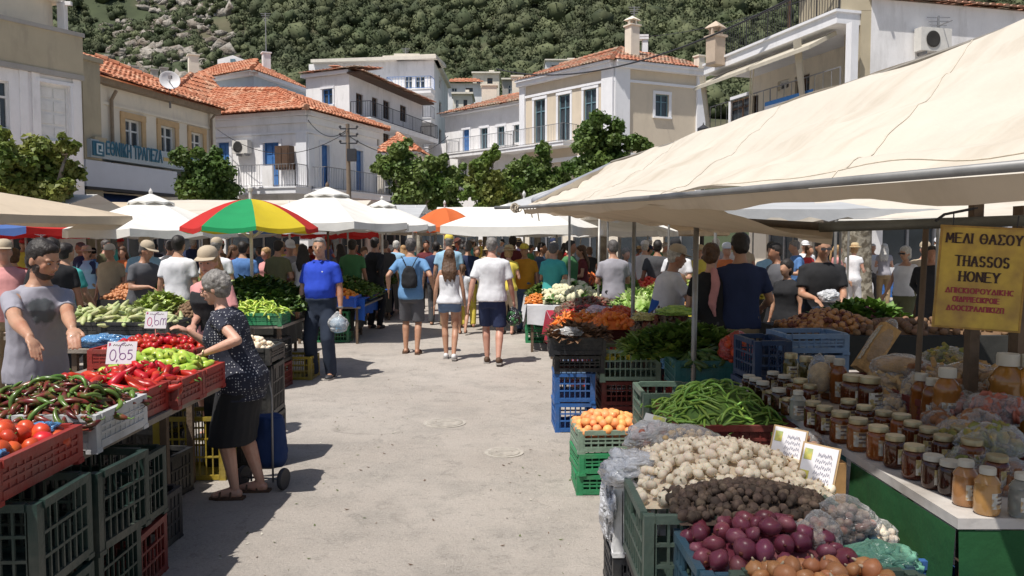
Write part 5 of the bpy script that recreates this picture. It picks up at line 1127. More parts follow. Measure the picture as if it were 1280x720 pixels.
MS={
 'tomato':[tomato_mesh(.042,s,V_tom)for s in(1,2,3)],'stomato':[tomato_mesh(.030,s,V_red)for s in(4,5)],
 'redpepper':[pepper_mesh(.13,.026,c,s,V_red,name='red_pepper')for c,s in((.12,1),(.2,2),(.05,3))],'greenpepper':[pepper_mesh(.095,.026,c,s,V_grn,name='green_pepper',blunt=.5)for c,s in((.06,1),(.15,2),(.1,7))],
 'darkpepper':[pepper_mesh(.11,.0145,c,s,V_dpep,7,name='dark_pepper')for c,s in((.1,1),(.2,2),(.15,5))],'gpepper':[pepper_mesh(.11,.013,c,s,V_gpep,7,name='small_green_pepper')for c,s in((.22,3),(.14,4))],
 'garlic':[bulb_mesh(r,.35,8,s,V_gar,V_gartip,'garlic_bulb',14)for r,s in((.0235,1),(.021,2),(.026,3))],'darkbulb':[bulb_mesh(r,.1,0,s,V_dark,V_dark,'dark_bulb',9)for r,s in((.020,1),(.017,2),(.023,3))],
 'onion':[bulb_mesh(r,.08,0,s,V_onp,V_beet,'purple_onion',14)for r,s in((.036,1),(.032,2),(.040,3))],'bonion':[bulb_mesh(r,.22,0,s,V_onb,V_gartip,'brown_onion',14)for r,s in((.033,4),(.029,5))],
 'peach':[peach_mesh(r,s)for r,s in((.033,1),(.029,2),(.036,3))],'bean':[pepper_mesh(.125,.0074,c,s,V_bean,6,False,'green_bean',.6)for c,s in((.18,1),(.09,2),(.25,3),(.03,4))],
 'potato':[lump_mesh(.042,.034,.030,s,V_pot,'potato')for s in(1,2)],'cucumber':[pepper_mesh(.22,.023,c,s,V_cuc,8,False,'pale_cucumber',.75)for c,s in((.08,1),(.18,2))],
 'carrot':[pepper_mesh(.17,.018,.05,s,V_carr,8,True,'carrot',.2)for s in(1,2)],'orange':[lump_mesh(.036,.036,.035,s,V_or,'orange',12,8,.03)for s in(1,2)],'slimgreen':[pepper_mesh(.16,.013,c,s,V_grn,7,True,'long_green_pepper')for c,s in((.15,3),(.25,4))],
 'courgette':[pepper_mesh(.17,.02,c,s,V_dkg,8,False,'courgette',.8)for c,s in((.06,1),(.12,2))],'yellow':[pepper_mesh(.11,.022,c,s,V_yel,8,True,'yellow_pepper',.5)for c,s in((.06,1),(.12,2))],
}
def mound(x,y,h,p=2.4):return h*max(0,1-abs(x)**p)*max(0,1-abs(y)**p)
def heap(kind,label,cat,c,w_,d_,h,n,sp,group,seed=1,long=False,filler=None,drop=.03,round_=False,rz=0.0,p=2.4,jit=.25,tilt=.35,inner=None):
    g=random.Random(seed);pts=[];tries=0;c=V(c);ca,sa=math.cos(rz),math.sin(rz)
    while len(pts)<n and tries<n*60:
        tries+=1;x,y=g.uniform(-1,1),g.uniform(-1,1)
        if round_ and x*x+y*y>1:continue
        s_=sp*(1 if len(pts)<n*.62 else .62)
        X,Y_=x*w_/2,y*d_/2
        if any((X-a[0])**2+(Y_-a[1])**2<s_*s_ for a in pts):continue
        z=mound(x,y,h,p)+g.uniform(-jit,jit)*sp*.6-(0 if len(pts)<n*.62 else-.0)
        pts.append((X,Y_,z))
    for X,Y_,z in pts:
        me=g.choice(MS[kind])
        gx=(mound((X+.01)/(w_/2),Y_/(d_/2),h,p)-mound((X-.01)/(w_/2),Y_/(d_/2),h,p))/.02;gy=(mound(X/(w_/2),(Y_+.01)/(d_/2),h,p)-mound(X/(w_/2),(Y_-.01)/(d_/2),h,p))/.02
        if long:rot=(Matrix.Rotation(math.atan2(gy,1)*.8,3,'X')@Matrix.Rotation(-math.atan2(gx,1)*.8,3,'Y')@Matrix.Rotation(g.uniform(0,6.28),3,'Z')@Matrix.Rotation(g.gauss(0,tilt),3,'X')@Matrix.Rotation(g.uniform(0,6),3,'Y')).to_euler()
        else:rot=(g.gauss(0,1.0 if kind not in('garlic',)else .7),g.gauss(0,.9),g.uniform(0,6.28))
        o=put(me.name.split('.')[0],me,None,c+V((X*ca-Y_*sa,X*sa+Y_*ca,z)),rot,g.uniform(.84,1.14));tag(o,label,cat,group)
    if filler is not None:
        mb=MB();N=14;G_=[]
        for j in range(N+1):
            for i in range(N+1):
                x,y=i/N*2-1,j/N*2-1;X,Y_=x*w_/2,y*d_/2;z=mound(x,y,h,p)-drop+.006*math.sin(i*2.3)*math.sin(j*1.9);G_.append(c+V((X*ca-Y_*sa,X*sa+Y_*ca,z)))
        mb.add(G_,[(j*(N+1)+i,j*(N+1)+i+1,(j+1)*(N+1)+i+1,(j+1)*(N+1)+i)for j in range(N)for i in range(N)])
        mb.build((inner or kind)+'_bed',filler,None,True,label='lower layer of '+cat+'s deep in the same heap: '+label.split(' in ')[-1].split(' on ')[-1],cat='produce',kind='stuff')
# scattered joined produce for heaps whose pieces are only a few pixels
def base_np(me):
    me.calc_loop_triangles();v=np.array([p.co[:]for p in me.vertices]);f=np.array([t_.vertices[:]for t_ in me.loop_triangles]);return v,f
def rotm(g,n,long=True):
    a=g.uniform(0,2*math.pi,n);b=g.normal(0,.3 if long else 2.0,n);c,s=np.cos(a),np.sin(a);cb,sb=np.cos(b),np.sin(b);M=np.zeros((n,3,3))
    M[:,0,0]=c;M[:,0,1]=-s*cb;M[:,0,2]=s*sb;M[:,1,0]=s;M[:,1,1]=c*cb;M[:,1,2]=-c*sb;M[:,2,1]=sb;M[:,2,2]=cb;return M
def stuffpile(name,label,meshes,mats,c,w_,d_,h,n,seed=1,long=True,sc=1.0,p=2.0,bed=True):
    g=np.random.default_rng(seed);VV,FF,MM=[],[],[];off=0;c=np.array(c)
    if bed:
        N=12;xs=np.linspace(-1,1,N+1);X,Y_=np.meshgrid(xs,xs);Z=h*(1-np.abs(X)**p)*(1-np.abs(Y_)**p)-.02
        v=np.stack([X*w_/2,Y_*d_/2,Z],-1).reshape(-1,3)+c;q=np.array([[j*(N+1)+i,j*(N+1)+i+1,(j+1)*(N+1)+i+1,(j+1)*(N+1)+i]for j in range(N)for i in range(N)])
        VV.append(v);f=np.concatenate([q[:,[0,1,2]],q[:,[0,2,3]]]);FF.append(f);MM.append(np.zeros(len(f)));off+=len(v)
    k=len(meshes);per=n//k
    for mi,me in enumerate(meshes):
        bv,bf=base_np(me);x=g.uniform(-.97,.97,per);y=g.uniform(-.97,.97,per);z=h*(1-np.abs(x)**p)*(1-np.abs(y)**p)+g.uniform(-.02,.015,per)
        M=rotm(g,per,long)*(sc*g.uniform(.8,1.15,per))[:,None,None];v=np.einsum('nij,kj->nki',M,bv)+np.stack([x*w_/2,y*d_/2,z],-1)[:,None,:]+c
        f=(bf[None]+(np.arange(per)*len(bv))[:,None,None]).reshape(-1,3)+off;VV.append(v.reshape(-1,3));FF.append(f);MM.append(np.full(len(f),mi));off+=per*len(bv)
    o=put(name,npmesh(name,np.concatenate(VV),np.concatenate(FF),mats,True,np.concatenate(MM)));tag(o,label,'produce',kind='stuff');return o
def low(kind,r=.03,L_=.12,cv=.15,seed=1):
    b=MB()
    if kind=='round':b.ell((0,0,0),r,8,5);b.noise(.08*r,1/r,seed)
    elif kind=='long':b.tube([(0,-.5*L_,0),(cv*L_,-.2*L_,0),(cv*L_*1.3,.2*L_,.01),(0,.5*L_,0)],[r*.5,r,r*.8,r*.2],6)
    elif kind=='leaf':
        g=random.Random(seed)
        for k in range(5):
            a=g.uniform(0,6.28);e=g.uniform(.1,.9);d=V((math.cos(a)*math.cos(e),math.sin(a)*math.cos(e),math.sin(e)));s=V((-math.sin(a),math.cos(a),0));u_=d.cross(s);p0=V((0,0,0))
            b.add([p0-s*r*.1,p0+s*r*.1,d*L_*.5+s*r+u_*r*.3,d*L_*.5-u_*r*.1,d*L_*.5-s*r+u_*r*.3,d*L_-u_*r*.5],[(0,1,3),(1,2,3),(0,3,4),(3,2,5),(4,3,5)])
    elif kind=='caul':
        for k in range(9):g=random.Random(k+seed);b.ell((g.uniform(-.5,.5)*r,g.uniform(-.5,.5)*r,g.uniform(.1,.5)*r),r*.55,6,4)
    return b.mesh(kind,V_leaf,True)
LR,LL,LF,LC=low('round'),low('long',.018,.14),low('leaf',.035,.12),low('caul',.09)
LRs,LRb=low('round',.022),low('round',.045)
# ---- left stall heaps
heap('tomato','large ripe red tomato in the nearest red crate at the left edge','tomato',(-2.07,2.95,.915),.54,.52,.085,62,.066,'tomatoes in the nearest left crate',1,filler=V_tom,drop=.045)
heap('darkpepper','dark red pepper in the white crate between the tomatoes and the red peppers','pepper',(-2.08,3.60,.93),.60,.52,.12,210,.030,'dark red peppers in the white crate',2,True,V_dpep,.03,tilt=.25)
heap('gpepper','small green pepper among the dark red ones in the white crate','pepper',(-2.08,3.60,.945),.60,.52,.12,62,.05,'green peppers in the white crate',3,True,tilt=.3)
heap('redpepper','long red pepper in the crate just behind the white pepper crate','red pepper',(-2.15,4.07,.925),.56,.40,.08,70,.042,'long red peppers beside the man in grey',4,True,V_red)
heap('redpepper','shiny red pepper in the crate behind the 0,65 price card','red pepper',(-2.10,4.44,.92),.56,.36,.07,66,.042,'red peppers around the 0,65 card',5,True,V_red)
heap('greenpepper','pale green pepper heaped under the lady\'s outstretched hand','green pepper',(-2.14,4.80,.93),.52,.38,.10,88,.038,'pale green peppers in the left stall',6,True,V_grn)
heap('stomato','small red tomato in the crate furthest back on the near left stall','tomato',(-2.62,5.9,.90),.70,.54,.09,130,.045,'small tomatoes in the back left crate',7,False,V_red)
stuffpile('garlic_heap','white garlic and pink onions at the table corner by the lady\'s wrist',[LRs,LR],[V_gar,mat('pink_skin',(.55,.25,.22),.6,.2)],(-2.55,5.4,.82),.3,.3,.06,60,3,False)
stuffpile('garlic_heap','pinkish garlic in net bags on the small table by the capped vendor',[LRs],[V_gar],(-2.05,6.1,.87),.42,.34,.10,120,4,False)
heap('cucumber','pale green cucumber on the far table beyond the man in grey','cucumber',(-3.85,7.55,.93),1.35,.48,.13,120,.055,'pale cucumbers on the left table',8,True,V_cuc)
stuffpile('small_bag_heap','pale onions in a heap at the left end of the cucumber table',[LRs],[mat('pale_onion',(.6,.45,.38),.6,.2)],(-4.62,7.7,.86),.35,.4,.1,90,5,False)
heap('slimgreen','long pale green pepper in the bright green crate under the striped umbrella','green pepper',(-2.95,9.3,.87),.58,.40,.12,110,.035,'long green peppers under the striped umbrella',9,True,V_grn)
stuffpile('greens_heap','dark leafy greens piled high behind the green pepper crate',[LF,LL],[V_dkg,V_dkg],(-3.2,10.1,.88),1.35,1.1,.32,900,6)
stuffpile('greens_heap','brownish green produce left of the green pepper crate',[LF,LL],[V_leaf,V_beet],(-3.55,9.4,.86),.5,.55,.14,300,7)
heap('orange','orange in the bright blue crate on the far left hand stall','orange',(-3.0,13.38,.79),.78,.44,.12,70,.058,'oranges in the blue crate',10,False,V_or)
stuffpile('greens_heap','dark green and brown vegetables heaped behind the blue orange crate',[LF,LL,LR],[V_leaf,V_dkg,V_beet],(-3.05,14.7,.72),1.2,1.8,.28,900,8)
# more stalls on the left half
def back_stall(label,x0,x1,y0,y1,z,piles,m=None):
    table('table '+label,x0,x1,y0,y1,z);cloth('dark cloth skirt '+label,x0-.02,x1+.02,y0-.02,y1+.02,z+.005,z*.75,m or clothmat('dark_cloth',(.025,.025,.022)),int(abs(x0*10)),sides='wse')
    n=len(piles)
    for i,(lab,ms,mt,lg)in enumerate(piles):
        w_=(x1-x0)/n;stuffpile('produce_heap',lab,ms,mt,(x0+w_*(i+.5),(y0+y1)/2,z+.02),w_*1.05,(y1-y0)*.95,.2,420,i+int(abs(x0*7)),lg)
V_brn=V_pot
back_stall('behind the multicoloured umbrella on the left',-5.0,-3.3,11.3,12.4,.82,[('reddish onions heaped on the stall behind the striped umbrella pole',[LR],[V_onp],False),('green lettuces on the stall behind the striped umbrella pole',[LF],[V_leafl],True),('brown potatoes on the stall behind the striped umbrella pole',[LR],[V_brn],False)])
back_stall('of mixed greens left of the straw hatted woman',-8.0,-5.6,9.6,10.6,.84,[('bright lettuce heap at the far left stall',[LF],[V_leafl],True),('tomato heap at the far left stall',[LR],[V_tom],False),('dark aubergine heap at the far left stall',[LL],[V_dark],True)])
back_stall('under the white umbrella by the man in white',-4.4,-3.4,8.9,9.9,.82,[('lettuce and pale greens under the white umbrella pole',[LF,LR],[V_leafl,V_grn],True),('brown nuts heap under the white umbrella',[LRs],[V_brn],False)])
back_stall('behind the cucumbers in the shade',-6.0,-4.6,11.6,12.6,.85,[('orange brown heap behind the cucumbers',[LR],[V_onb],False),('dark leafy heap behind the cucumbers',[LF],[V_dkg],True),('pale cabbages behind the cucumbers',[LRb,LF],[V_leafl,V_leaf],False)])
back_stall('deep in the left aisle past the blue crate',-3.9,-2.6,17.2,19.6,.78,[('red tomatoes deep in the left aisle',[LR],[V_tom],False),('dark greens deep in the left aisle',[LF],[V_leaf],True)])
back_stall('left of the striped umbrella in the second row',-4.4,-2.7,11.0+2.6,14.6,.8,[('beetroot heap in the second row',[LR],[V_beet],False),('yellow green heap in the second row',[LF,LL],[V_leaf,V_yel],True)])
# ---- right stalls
heap('carrot','carrot in the red rimmed crate by the aisle','carrot',(.72,8.33,.84),.58,.46,.10,60,.04,'carrots on the right stall',11,True,V_carr)
stuffpile('produce_heap','orange pumpkin pieces and tomatoes above the black crate',[LR,LR],[V_carr,V_or],(.98,7.75,.88),.42,.3,.12,120,12,False);stuffpile('produce_heap','brown dried peppers in the black crate over the blue crates',[LL,LF],[V_dark,V_brn],(.60,7.22,.84),.46,.42,.06,220,13)
stuffpile('produce_heap','dark beetroots heaped beside the vendor in white',[LR,LL],[V_beet,V_dark],(1.45,7.55,.82),.62,.45,.20,420,14,False);stuffpile('produce_heap','orange tomatoes right of the carrots',[LR],[V_tom],(1.15,8.6,.88),.5,.5,.10,160,15,False)
heap('yellow','yellow green pepper low in the pale green crate','pepper',(1.05,7.28,.66),.46,.36,.03,36,.05,'peppers in the pale green crate',12,True,V_leaf,.02)
heap('courgette','dark green courgette in the big teal crate','courgette',(1.62,5.98,.82),.80,.50,.10,90,.05,'courgettes in the teal crate',13,True,V_dkg);stuffpile('greens_heap','bunched leafy greens at the back of the teal crate',[LF],[V_leaf],(1.35,6.2,.86),.9,.5,.13,500,16)
stuffpile('greens_heap','pale and dark greens between the pale green crate and the teal crate',[LF,LF],[V_leaf,V_leafl],(1.42,6.75,.76),.8,.42,.14,500,17)
stuffpile('produce_heap','dark red peppers on the crimson cloth stall',[LL,LR],[V_beet,V_red],(1.05,10.1,.72),1.05,.95,.16,600,18);stuffpile('produce_heap','dark red cherries and beets further along the crimson stall',[LRs,LR],[V_beet,V_dark],(1.1,11.1,.72),1.0,.9,.2,600,19,False)
stuffpile('greens_heap','cauliflowers and green leaves on the white cloth stall',[LC,LF],[V_caul,V_leaf],(.95,13.0,.76),.9,1.4,.24,160,20);stuffpile('greens_heap','leek and leaf heap on the white cloth stall',[LF,LL],[V_leaf,V_leafl],(.6,13.8,.74),.6,2.2,.18,500,21);stuffpile('produce_heap','orange carrots at the aisle end of the white cloth stall',[LL],[V_carr],(.38,12.8,.74),.3,.7,.10,120,22)
back_stall('with the yellow and green heap left of the vendor in white',1.3,2.6,9.3,10.6,.82,[('pale cabbages and lettuces left of the vendor in white',[LF,LRb],[V_leafl,V_leafl],False),('yellow and orange peppers left of the vendor in white',[LL,LR],[V_yel,V_onb],True)])
back_stall('of lettuces behind the vendor in white',2.0,4.0,11.0,12.0,.9,[('leaf lettuce heap behind the vendor in white',[LF],[V_leafl],True),('cauliflower heap behind the vendor in white',[LC,LF],[V_caul,V_leaf],False),('yellow peppers heap behind the vendor in white',[LL],[V_yel],True)])
back_stall('of dark greens beyond the white cloth stall',.5,1.9,15.8,18.2,.8,[('dark kale heap beyond the white cloth stall',[LF],[V_leaf],True),('red brown heap beyond the white cloth stall',[LR,LL],[V_beet,V_carr],False)])
back_stall('deep in the shade right of the row of poles',1.6,3.4,13.6,15.0,.85,[('green cabbages deep in the right shade',[LRb,LF],[V_leaf,V_leaf],False),('tomatoes deep in the right shade',[LR],[V_tom],False),('pale leeks deep in the right shade',[LL,LF],[V_leafl,V_leaf],True)])
heap('potato','potato on the long dark table at the back right','potato',(3.75,7.3,.90),2.4,.75,.07,280,.055,'potatoes on the long back right table',14,False,V_pot)
stuffpile('produce_heap','brown onions at the left end of the long dark table',[LR,LRs],[V_onb,V_beet],(2.95,7.4,.90),.8,.8,.15,500,23,False);stuffpile('greens_heap','green and purple leaves in the middle of the long dark table',[LF,LR],[V_leaf,V_onp],(3.4,7.75,.92),.8,.5,.16,400,24)
# near right
heap('peach','orange peach in the pale green crate by the aisle','peach',(.66,5.47,.425),.42,.36,.09,62,.052,'peaches in the green crate',15,False,V_pea,.04)
heap('bean','green bean in the big heap beside the honey jars','green bean',(1.10,4.28,.76),.62,.66,.17,300,.023,'green beans in the heap',16,True,V_leaf,.02,round_=False,p=2.0,tilt=.2,jit=.5)
heap('garlic','white garlic bulb in the large heap by the aisle','garlic',(.86,3.30,.735),.74,.74,.12,300,.033,'garlic bulbs in the heap',17,False,V_gar,.03,p=1.9)
heap('darkbulb','small dark brown bulb between the garlic and the purple onions','bulb',(.86,2.86,.745),.56,.32,.07,240,.026,'dark brown bulbs in the heap',18,False,V_dark,.02,p=2.2)
heap('onion','purple onion in the dusty blue crate','onion',(.83,2.57,.70),.46,.30,.07,60,.054,'purple onions in the blue crate',19,False,V_onp,.04)
heap('bonion','brown onion at the bottom edge of the picture','onion',(.89,2.25,.725),.40,.20,.03,26,.056,'brown onions in the bottom crate',20,False,V_onb,.04)
# ================================================================ honey stall, price cards, signs, bags
def glassy(name,c,c2=None):
    m=mat(name,c,.08,.15,14,0,rnd=.3,hue=.01,trans=.35,coat=.6,sss=0,col2=c2,mixscale=20,mixlo=.45,mixhi=.7,ior=1.4);return m
H_dark=glassy('dark_honey',(.12,.026,.007));H_amber=glassy('amber_honey',(.27,.085,.015));H_pale=glassy('creamed_honey',(.48,.24,.09));H_black=glassy('very_dark_honey',(.05,.014,.008));H_clear=glassy('pale_jar_glass',(.42,.42,.36))
L_gold=mat('gold_lid',(.40,.32,.18),.35,.12,8,metal=.5,rnd=.2);L_pale=mat('pale_plastic_lid',(.50,.46,.38),.5,.08,8,rnd=.1);M_label=mat('jar_label_paper',(.42,.33,.14),.7,.3,60,rnd=.15,col2=(.62,.58,.5),mixscale=40,mixlo=.45,mixhi=.5);M_labelw=mat('white_label_paper',(.52,.50,.44),.7,.25,60,rnd=.1,col2=(.44,.30,.16),mixscale=50,mixlo=.48,mixhi=.56)
M_ink=mat('dark_print',(.14,.10,.09),.7,.1)
def jar_proto(r,h,body,lid,label,squat=False,bottle=False,ang=-1.15):
    t=bpy.data.objects.new('jar',None)
    pf=[(0,.001),(r*.86,0),(r*.97,.006),(r,.014),(r,h*.70),(r*.93,h*.78),(r*.76,h*.82),(r*.76,h*.86)]if not bottle else[(0,.001),(r*.88,0),(r,.01),(r,h*.5),(r*.92,h*.62),(r,h*.68),(r*.7,h*.8),(r*.42,h*.86),(r*.42,h*.88)]
    b=MB();b.lathe(pf,18);P_=[('glass_body',b.mesh('glass_body',body,50))]
    lr=r*.86 if not bottle else r*.62;b=MB();z0=h*(.84 if not bottle else .86);b.lathe([(0,z0),(lr,z0),(lr,h*.97),(lr*.94,h),(0,h)],18);P_.append(('lid',b.mesh('lid',lid,40)))
    b=MB();n=8;sp=.95;z1,z2=h*.16,h*(.62 if not bottle else .5);vs=[]
    for i in range(n+1):
        a=ang-sp+2*sp*i/n;vs+=[(math.cos(a)*r*1.012,math.sin(a)*r*1.012,z1),(math.cos(a)*r*1.012,math.sin(a)*r*1.012,z2)]
    b.add(vs,[(2*i,2*i+2,2*i+3,2*i+1)for i in range(n)])
    for k in range(3):
        z=z1+(z2-z1)*(.25+.25*k);vs=[]
        for i in range(5):
            a=ang-.5+i*.25;vs+=[(math.cos(a)*r*1.02,math.sin(a)*r*1.02,z),(math.cos(a)*r*1.02,math.sin(a)*r*1.02,z+(.006 if k!=2 else .012))]
        b.add(vs,[(2*i,2*i+2,2*i+3,2*i+1)for i in range(4)],1)
    P_.append(('label',b.mesh('label',[label,M_ink])))
    return P_
JP={'dark':jar_proto(.042,.125,H_dark,L_gold,M_label),'amber':jar_proto(.045,.135,H_amber,L_gold,M_labelw),'black':jar_proto(.040,.118,H_black,L_pale,M_label),'pale':jar_proto(.040,.150,H_pale,L_pale,M_labelw,bottle=True),'clear':jar_proto(.040,.140,H_clear,L_pale,M_labelw,bottle=True),
      'big':jar_proto(.062,.19,H_dark,L_gold,M_label),'bottle':jar_proto(.048,.24,H_amber,L_pale,M_labelw,bottle=True),'plastic':jar_proto(.062,.30,glassy('syrup',(.55,.24,.05)),L_pale,M_labelw,bottle=True),'olive':jar_proto(.045,.20,glassy('olive_jar',(.10,.08,.02)),L_gold,M_label),'small':jar_proto(.033,.085,H_dark,L_gold,M_labelw)}
def jar(kind,label,x,y,z=.823,group='jars on the honey table',cat='jar',name='honey_jar'):
    t=thing(name,label,cat,(x,y,z),rng.uniform(-.5,.35),group)
    for n_,me in JP[kind]:put(n_,me,t)
    return t
def jp(u,v,z=.823):p=G(u,v,z);return p.x,p.y
front=[(1277,645,'clear','clear squeezy bottle with pale lid at the right edge of the honey table'),(1233,641,'pale','squeezy bottle of creamed honey second from the right end'),(1206,630,'pale','squeezy bottle of creamed honey beside the very dark jars'),
    (1187,617,'black','very dark honey jar next to the creamed honey bottle'),(1166,609,'black','very dark honey jar, second left of the creamed honey bottle'),(1142,597,'dark','dark honey jar with pale lid, third left of the creamed honey bottle'),(1118,583,'dark','dark red honey jar before the double row of pale lids'),
    (1097,573,'amber','amber honey jar in the front row left of the double row'),(1072,562,'amber','wide amber honey jar with a patterned white label'),(1050,552,'amber','amber jar between the dark jar and the patterned label'),(1030,541,'dark','dark honey jar in front of the pair of tall dark jars'),(1016,534,'dark','dark jar at the corner seam of the table top'),
    (997,523,'clear','pale squeezy bottle in front of the small dark jars'),(984,518,'small','small jar left of the pale squeezy bottle'),(973,513,'black','small dark jar with a cream label, fifth from the far end'),(963,508,'small','small amber jar fourth from the far end'),(953,503,'black','small black jar third from the far end'),(944,498,'black','small black jar second from the far end'),(936,494,'black','small black jar at the very far end of the front row')]
for u,v,k,lab in front:x,y=jp(u,v);jar(k,lab,x,y)
back=[(1214,592,'amber','pale lidded jar behind the creamed honey bottle'),(1178,583,'dark','gold lidded jar in the second row behind the very dark jars'),(1160,572,'dark','gold lidded jar second in the back row'),(1140,563,'dark','gold lidded jar third in the back row'),(1126,556,'amber','gold lidded jar fourth in the back row, amber'),(1104,548,'dark','gold lidded jar fifth in the back row'),(1080,540,'dark','gold lidded jar behind the patterned label jar'),
    (1060,531,'dark','dark jar behind the amber jars'),(1012,510,'dark','dark jar in the second row near the far end'),(1000,504,'amber','amber jar in the second row near the far end'),(990,499,'small','small jar second row near the far end'),(980,494,'black','small black jar second row, next to the olive jars'),(966,489,'black','small black jar second row by the olive jars'),(1245,612,'dark','dark jar standing behind the clear squeezy bottle'),(1199,570,'dark','dark jar in the third row behind the creamed honey')]
for u,v,k,lab in back:x,y=jp(u,v);jar(k,lab,x,y)
for(u,v,k,lab)in((1066,514,'big','large dark honey jar, left one of the lower pair'),(1086,517,'big','large dark honey jar, right one of the lower pair'),(1007,487,'olive','tall olive green jar second from the far end of the table'),(1036,498,'bottle','plastic bag wrapped amber bottle by the olive jars'),(988,482,'olive','tall dark olive jar furthest left on the honey table'),(1048,503,'bottle','amber bottle standing left of the big dark jars'),(1150,528,'bottle','slim amber glass bottle in the middle of the table'),(1164,536,'bottle','slim amber glass bottle right of its twin'),
                       (1182,541,'plastic','clear plastic bottle of amber syrup behind the jars'),(1257,545,'plastic','big amber plastic bottle at the right edge'),(1288,548,'plastic','big amber plastic bottle cut off by the right edge')):
    x,y=jp(u,v);t=jar(k,lab,x,y,cat='bottle' if k in('bottle','plastic')else 'jar',name='syrup_bottle' if k in('bottle','plastic')else 'honey_jar')
    if k=='plastic' and u>1200:t.scale=(1.25,1.25,1.25)
# low gold lidded jars in the shade below the table
crate('wooden yellow crate with jars under the table edge',1.27,3.0,.46,(.26,.5,.14),'yellow',0,solid=True)
table('low box table under the yellow jar crate',1.15,1.40,2.75,3.3,.455)
for i in range(6):jar('small',['gold lidded small jar under the table edge, front left','gold lidded small jar under the table edge, front right','gold lidded small jar under the table edge, middle left','gold lidded small jar under the table edge, middle right','gold lidded small jar under the table edge, back left','gold lidded small jar under the table edge, back right'][i],1.22+.09*(i%2),2.86+.1*(i//2),.53,'jars in the crate under the honey table')
# ---- plastic bags
def plastic(name,c,a):
    m=bpy.data.materials.new(name);m.use_nodes=True;t=m.node_tree;n=t.nodes;L=t.links;b=n['Principled BSDF']
    b.inputs['Base Color'].default_value=(*c,1);b.inputs['Roughness'].default_value=.16;b.inputs['Specular IOR Level'].default_value=.9;b.inputs['Coat Weight'].default_value=.3
    fr=n.new('ShaderNodeLayerWeight');fr.inputs[0].default_value=.45;mr=n.new('ShaderNodeMapRange');mr.inputs[3].default_value=a;mr.inputs[4].default_value=min(1,a+.55);L.new(fr.outputs['Facing'],mr.inputs[0]);L.new(mr.outputs[0],b.inputs['Alpha'])
    tc=n.new('ShaderNodeTexCoord');mp=n.new('ShaderNodeMapping');mp.inputs['Scale'].default_value=(1,1,2.2);L.new(tc.outputs['Object'],mp.inputs[0]);z=n.new('ShaderNodeTexNoise');z.inputs['Scale'].default_value=14;z.inputs['Detail'].default_value=4;z.inputs['Distortion'].default_value=1.5;L.new(mp.outputs[0],z.inputs['Vector'])
    bp=n.new('ShaderNodeBump');bp.inputs['Strength'].default_value=1;bp.inputs['Distance'].default_value=.035;L.new(z.outputs[0],bp.inputs['Height']);L.new(bp.outputs[0],b.inputs['Normal']);return m
PB_clear=plastic('clear_plastic',(.62,.62,.62),.16);PB_white=plastic('white_plastic_bag',(.72,.73,.76),.72);PB_blue=plastic('blue_plastic_bag',(.10,.28,.55),.8);PB_green=plastic('green_net_bag',(.18,.42,.30),.6);PB_black=plastic('black_plastic_bag',(.02,.02,.025),.85);PB_milky=plastic('milky_plastic_bag',(.62,.62,.62),.42)
def bagmesh(rx,ry,rz_,seed,m,amp=.16,knot=True,sub=4):
    bm=bmesh.new();bmesh.ops.create_icosphere(bm,subdivisions=sub,radius=1)
    for v in bm.verts:
        p=v.co.copy();q=V((seed*3.1,seed*1.7,0));n1=noise.noise(p*1.6+q);n2=abs(noise.noise(p*4+q));n3=abs(noise.noise(p*9+q))
        k=1+amp*(n1*1.2-n2*1.3-n3*.5);z=p.z*k
        if z<-.55:z=-.55-(z+.55)*-.25
        if knot and p.z>.75:f=(p.z-.75)/.25;k*=1-.25*f;z+=.28*f
        v.co=V((p.x*k*rx,p.y*k*ry,z*rz_))
    me=bpy.data.meshes.new('bag');bm.to_mesh(me);bm.free();me.polygons.foreach_set('use_smooth',[True]*len(me.polygons));me.materials.append(m);return me
def bag(label,c,r,m,seed,fill=None,rot=(0,0,0),nf=60,knot=True,cat='plastic bag',name='plastic_bag',amp=.16):
    t=thing(name,label,cat,c);t.rotation_euler=rot;put('bag_skin',bagmesh(r[0],r[1],r[2],seed,m,amp,knot),t)
    if fill:
        g=random.Random(seed);mb=MB();k,fm,s=fill
        for i in range(nf):
            d=V((g.gauss(0,1),g.gauss(0,1),g.gauss(0,1))).normalized()*(g.uniform(.3,1)**.33)*.80;d=V((d.x*r[0],d.y*r[1],max(-.5,d.z)*r[2]))
            if k=='round':mb.ell(d,s*g.uniform(.8,1.15),8,5)
            elif k=='long':a=V((g.gauss(0,1),g.gauss(0,1),g.gauss(0,.5))).normalized()*s*1.6;mb.tube([d-a,d,d+a],[s*.3,s*.42,s*.2],6)
            else:mb.ell(d,(s,s*.9,s*.25),6,4,(g.uniform(0,3),g.uniform(0,3),g.uniform(0,3)))
        if k=='solid':mb=MB();mb.ell((0,0,-.04*r[2]),(r[0]*.86,r[1]*.86,r[2]*.75),16,10);mb.noise(.12*r[2],1.2/r[2],seed)
        mb.build('contents',fm,t,True,kind='stuff')
    return t
F_shal=mat('shallot_skin',(.42,.32,.24),.6,.3,30,.2,40,col2=(.30,.16,.13),mixscale=25,mixlo=.45,mixhi=.6);F_fig=mat('dried_fruit',(.26,.11,.045),.6,.35,25,.3,40);F_bread=mat('rusk_crust',(.50,.30,.12),.75,.3,18,.6,50);F_nut=mat('pale_nuts',(.52,.36,.18),.7,.3,30);F_meat=mat('reddish_dried_fruit',(.36,.11,.07),.55,.3,25);F_herb=mat('dried_herbs',(.22,.22,.06),.8,.5,25,col2=(.38,.26,.07),mixscale=18);F_teal=mat('greenish_contents',(.14,.34,.24),.6,.3,20)
def bp_(u,v,z):p=G(u,v,z);return(p.x,p.y,p.z)
